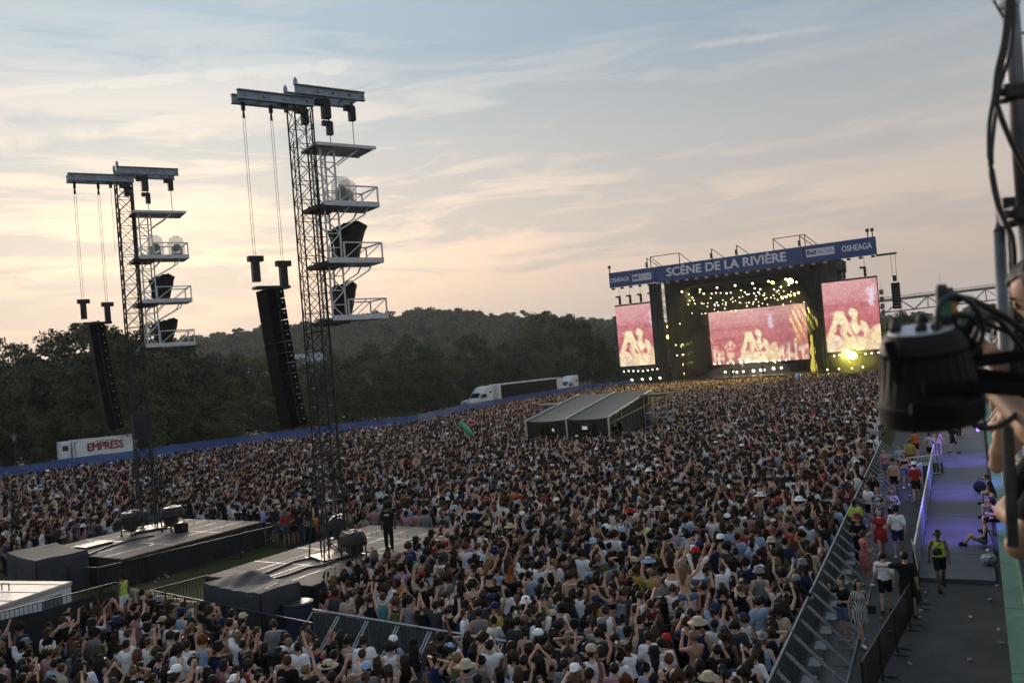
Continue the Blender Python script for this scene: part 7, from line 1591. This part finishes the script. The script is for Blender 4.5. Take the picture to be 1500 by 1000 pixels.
def zone(x, y):
    if x < -5.6: return 'below the black fence'
    rel = (Vector((x, y, 0)) - Q0).dot(nq)
    if rel > 0 and x < -.5: return 'before the steel barrier'
    if (Vector((x, y, 0)) - B0).dot(LN) > -2.2: return 'at the lane barrier'
    return 'in the dense crowd'
for (x, y) in P2[near]:
    f = g.random() < .52; k = wpick(g, FK if f else MK); Bd = B[k]; tops = list(Bd.top); tp_ = tops[g.integers(len(tops))] if f else ('tshirt' if g.random() < .66 else ('tank' if g.random() < .75 else None))
    tcn = wpick(g, TOPW); bt_ = 'shorts' if g.random() < .7 else 'trousers'; hr_ = (('long', 'wavy', 'long', 'ponytail', 'bun', 'curly', 'wavy', 'bob')[g.integers(8)] if f else ('short', 'short', 'short', 'short', 'curly')[g.integers(5)]); hc = wpick(g, HRW)
    hk = wpick(g, HATW); hkc = wpick(g, HATC) if hk != 'straw hat' else 'beige'
    a = math.atan2(tgt.y - y, tgt.x - x) - math.pi / 2 + g.normal(0, .3) + (g.uniform(-2, 2) if g.random() < .08 else 0)
    who = 'woman' if f else 'man'; hd = ('%s %s' % (hkc, hk)) if hk else ('%s hair' % ({'ponytail': hc + ' ponytail', 'bun': hc + ' bun', 'long': 'long ' + hc, 'short': 'short ' + hc, 'curly': 'curly ' + hc, 'wavy': 'wavy ' + hc, 'bob': 'bobbed ' + hc}[hr_]))
    hd = hd.replace('ponytail hair', 'ponytail').replace('bun hair', 'bun')
    lab = '%s, %s %s, %s, %s, %s' % (who, tcn if tp_ else 'bare chest', TN[tp_] if tp_ else '', hd, POSE[k], zone(x, y))
    lab = ' '.join(lab.split()[:40]) if len(lab.split()) <= 16 else lab.replace('hands held up before face', 'hands at face').replace('both arms spread high', 'arms high').replace('before the steel barrier', 'by steel barrier')
    lab = lab.replace(' ,', ',').replace(who + ', ', who + ' in ' if tp_ else who + ' with ')
    if len(lab.split()) > 16: lab = lab.rsplit(',', 1)[0]
    sc_p = (.945 if f else 1.0) * g.uniform(.95, 1.05)
    if 'phone' in k and g.random() < .6:
        q_ = Matrix.Rotation(a, 3, 'Z') @ Vector((0, .42, 1.665)) * sc_p; ph_ = empty('phone', (x + q_.x, y + q_.y, q_.z), a, 'phone with lit screen held up by ' + lab.split(',')[0], 'phone', 'phones held up in the crowd')
        MB().box((0, 0, 0), (.078, .009, .155)).build('case', black_metal, ph_, bevel=.004); MB().box((0, -.006, 0), (.07, .003, .145)).build('screen', emat('phone_screen', (.6, .7, .85), .16), ph_)
    elif g.random() < .07 and tp_:
        q_ = Matrix.Rotation(a, 3, 'Z') @ Vector((0, -.17, 1.22)) * sc_p; bc_ = ('black', 'navy', 'grey', 'olive')[g.integers(4)]; bp_o = empty('backpack', (x + q_.x, y + q_.y, q_.z), a, bc_ + ' backpack on the back of ' + lab.split(',')[0], 'backpack', 'backpacks in the crowd')
        MB().box((0, 0, 0), (.27, .12, .38)).build('bag_body', pmat('cloth', bc_, CLOTH[bc_], .8), bp_o, bevel=.045); MB().box((0, -.075, -.06), (.2, .05, .18)).build('front_pocket', pmat('cloth', bc_, CLOTH[bc_], .8), bp_o, bevel=.02)
        for s_ in (-1, 1): MB().tube([(s_ * .08, .05, .17), (s_ * .10, .12, .24), (s_ * .10, .24, .2), (s_ * .11, .29, .05)], .018, 5).build('strap', pmat('cloth', bc_, CLOTH[bc_], .8), bp_o)
    person((x, y, 0), a, k, wpick(g, SKW), tp_, tcn, bt_, wpick(g, BOTW), hr_, hc, hk, hkc, lab, 'people in the nearest crowd', sc_p, g.random() < .5, abs((a - AW + 3.14) % 6.28 - 3.14) > 1.3, g.random() < .1)
# the rest as one mass, instanced from ready-made figures
def inst_mat(nm, rough):
    m = bpy.data.materials.new('crowd_' + nm); m.use_nodes = True; t = m.node_tree; b = t.nodes['Principled BSDF']; a = t.nodes.new('ShaderNodeAttribute'); a.attribute_type = 'INSTANCER'; a.attribute_name = nm
    co = t.nodes.new('ShaderNodeTexCoord'); n_ = t.nodes.new('ShaderNodeTexNoise'); n_.inputs['Scale'].default_value = 7; t.links.new(co.outputs['Object'], n_.inputs[0])
    t.links.new(mixc(t, 1.0, a.outputs[0], ramp(t, n_.outputs[0], [(.3, .75), (.7, 1.15)]), 'MULTIPLY'), b.inputs['Base Color']); b.inputs['Roughness'].default_value = rough; b.inputs['Specular IOR Level'].default_value = .08; return m
CM = [inst_mat('skin', .55), inst_mat('top', .85), inst_mat('bottom', .85), inst_mat('hair', .75), inst_mat('cap', .8)]
def fuse(parts):
    Vs = []; Fs = []; mi = []; o_ = 0
    for me, k in parts:
        n = len(me.vertices); co = np.empty(n * 3, np.float32); me.vertices.foreach_get('co', co); Vs.append(co.reshape(-1, 3))
        for p in me.polygons: Fs.append([v + o_ for v in p.vertices]); mi.append(k)
        o_ += n
    me = bpy.data.meshes.new('crowd_figure'); me.from_pydata(np.concatenate(Vs).tolist(), [], Fs)
    me.polygons.foreach_set('material_index', mi); me.polygons.foreach_set('use_smooth', [True] * len(mi))
    for m in CM: me.materials.append(m)
    return me
lowb = {k: decimate(B[k].body, .4) for k in list(MK) + list(FK)}
temps = []; tw = []
gg = random.Random(5)
for k in list(MK) + list(FK):
    f = k[0] == 'f'; Bd = B[k]; wgt = (FK if f else MK)[k]
    for j in range(3):
        tops = list(Bd.top); tp_ = tops[j % len(tops)] if (f or j < 2) else None
        if not f: tp_ = ('tshirt', 'tshirt', 'tank' if gg.random() < .6 else None)[j]
        hr_ = (('long', 'wavy', 'ponytail', 'bob')[gg.randrange(4)], 'wavy', 'long')[j] if f else ('short', 'curly', 'short')[j]
        hk = (None, None, ('cap', 'backward cap', 'bucket hat', 'straw hat')[gg.randrange(4)])[j]
        parts = [(lowb[k], 0), (hair[hr_], 3), (list(Bd.bot.values())[j % 2], 2)] + ([(Bd.top[tp_], 1)] if tp_ else []) + ([(hat[hk], 4)] if hk else [])
        temps.append(fuse(parts)); tw.append(wgt * (1.0, 1.0, .28)[j])
rest = P2[~near]; n = len(rest); print('CROWD', n, 'near', near.sum())
tw = np.array(tw); far = np.clip((rest[:, 1] - 60) / 60, 0, 1)
raised = np.array([any(s in kk for s in ('up', 'wide', 'clap', 'fwd', 'point', 'head')) for kk in (list(MK) + list(FK)) for _ in range(3)])
w_near = tw * np.where(raised, 1.3, 1.0); w_far = tw * np.where(raised, 5.0, 1.0)
idx = np.where(rng.random(n) < far, rng.choice(len(tw), n, p=w_far / w_far.sum()), rng.choice(len(tw), n, p=w_near / w_near.sum()))
ang = np.arctan2(tgt.y - rest[:, 1], tgt.x - rest[:, 0]) - math.pi / 2 + rng.normal(0, .3, n)
isf = (idx // 3) >= len(MK); s_ = np.where(isf, .945, 1.0) * rng.uniform(.94, 1.06, n); mir = np.where(rng.random(n) < .5, -1, 1)
def cols_(d, table, jit=.15):
    ks = list(d); p = np.array([d[k] for k in ks], float); p /= p.sum(); c = np.array([table[k] for k in ks])[rng.choice(len(ks), n, p=p)] * rng.uniform(1 - jit, 1 + jit, (n, 1)); return np.concatenate([c, np.ones((n, 1))], 1)
scatter('crowd', np.concatenate([rest, np.zeros((n, 1))], 1), idx, np.stack([np.zeros(n), np.zeros(n), ang], 1), np.stack([s_ * mir, s_, s_], 1),
        {'skin': cols_(SKW, SKIN), 'top': cols_(TOPW, CLOTH), 'bottom': cols_(BOTW, CLOTH), 'hair': cols_(HRW, HAIRC), 'cap': cols_(HATC, CLOTH)}, temps)
# ------------------------------------------------------------------ evening air
hz = MB().box((100, 1600, 48), (5300, 4240, 103)).build('haze', mat('unused_haze', (1, 1, 1))); hz.data.materials.clear()
hm = bpy.data.materials.new('evening_haze'); hm.use_nodes = True; t = hm.node_tree
for n_ in list(t.nodes): t.nodes.remove(n_)
pv = t.nodes.new('ShaderNodeVolumePrincipled'); mo = t.nodes.new('ShaderNodeOutputMaterial'); pv.inputs['Density'].default_value = .00016; pv.inputs['Color'].default_value = (.86, .90, .96, 1); pv.inputs['Anisotropy'].default_value = .3
t.links.new(pv.outputs[0], mo.inputs['Volume']); hz.data.materials.append(hm); tag(hz, kind='stuff')
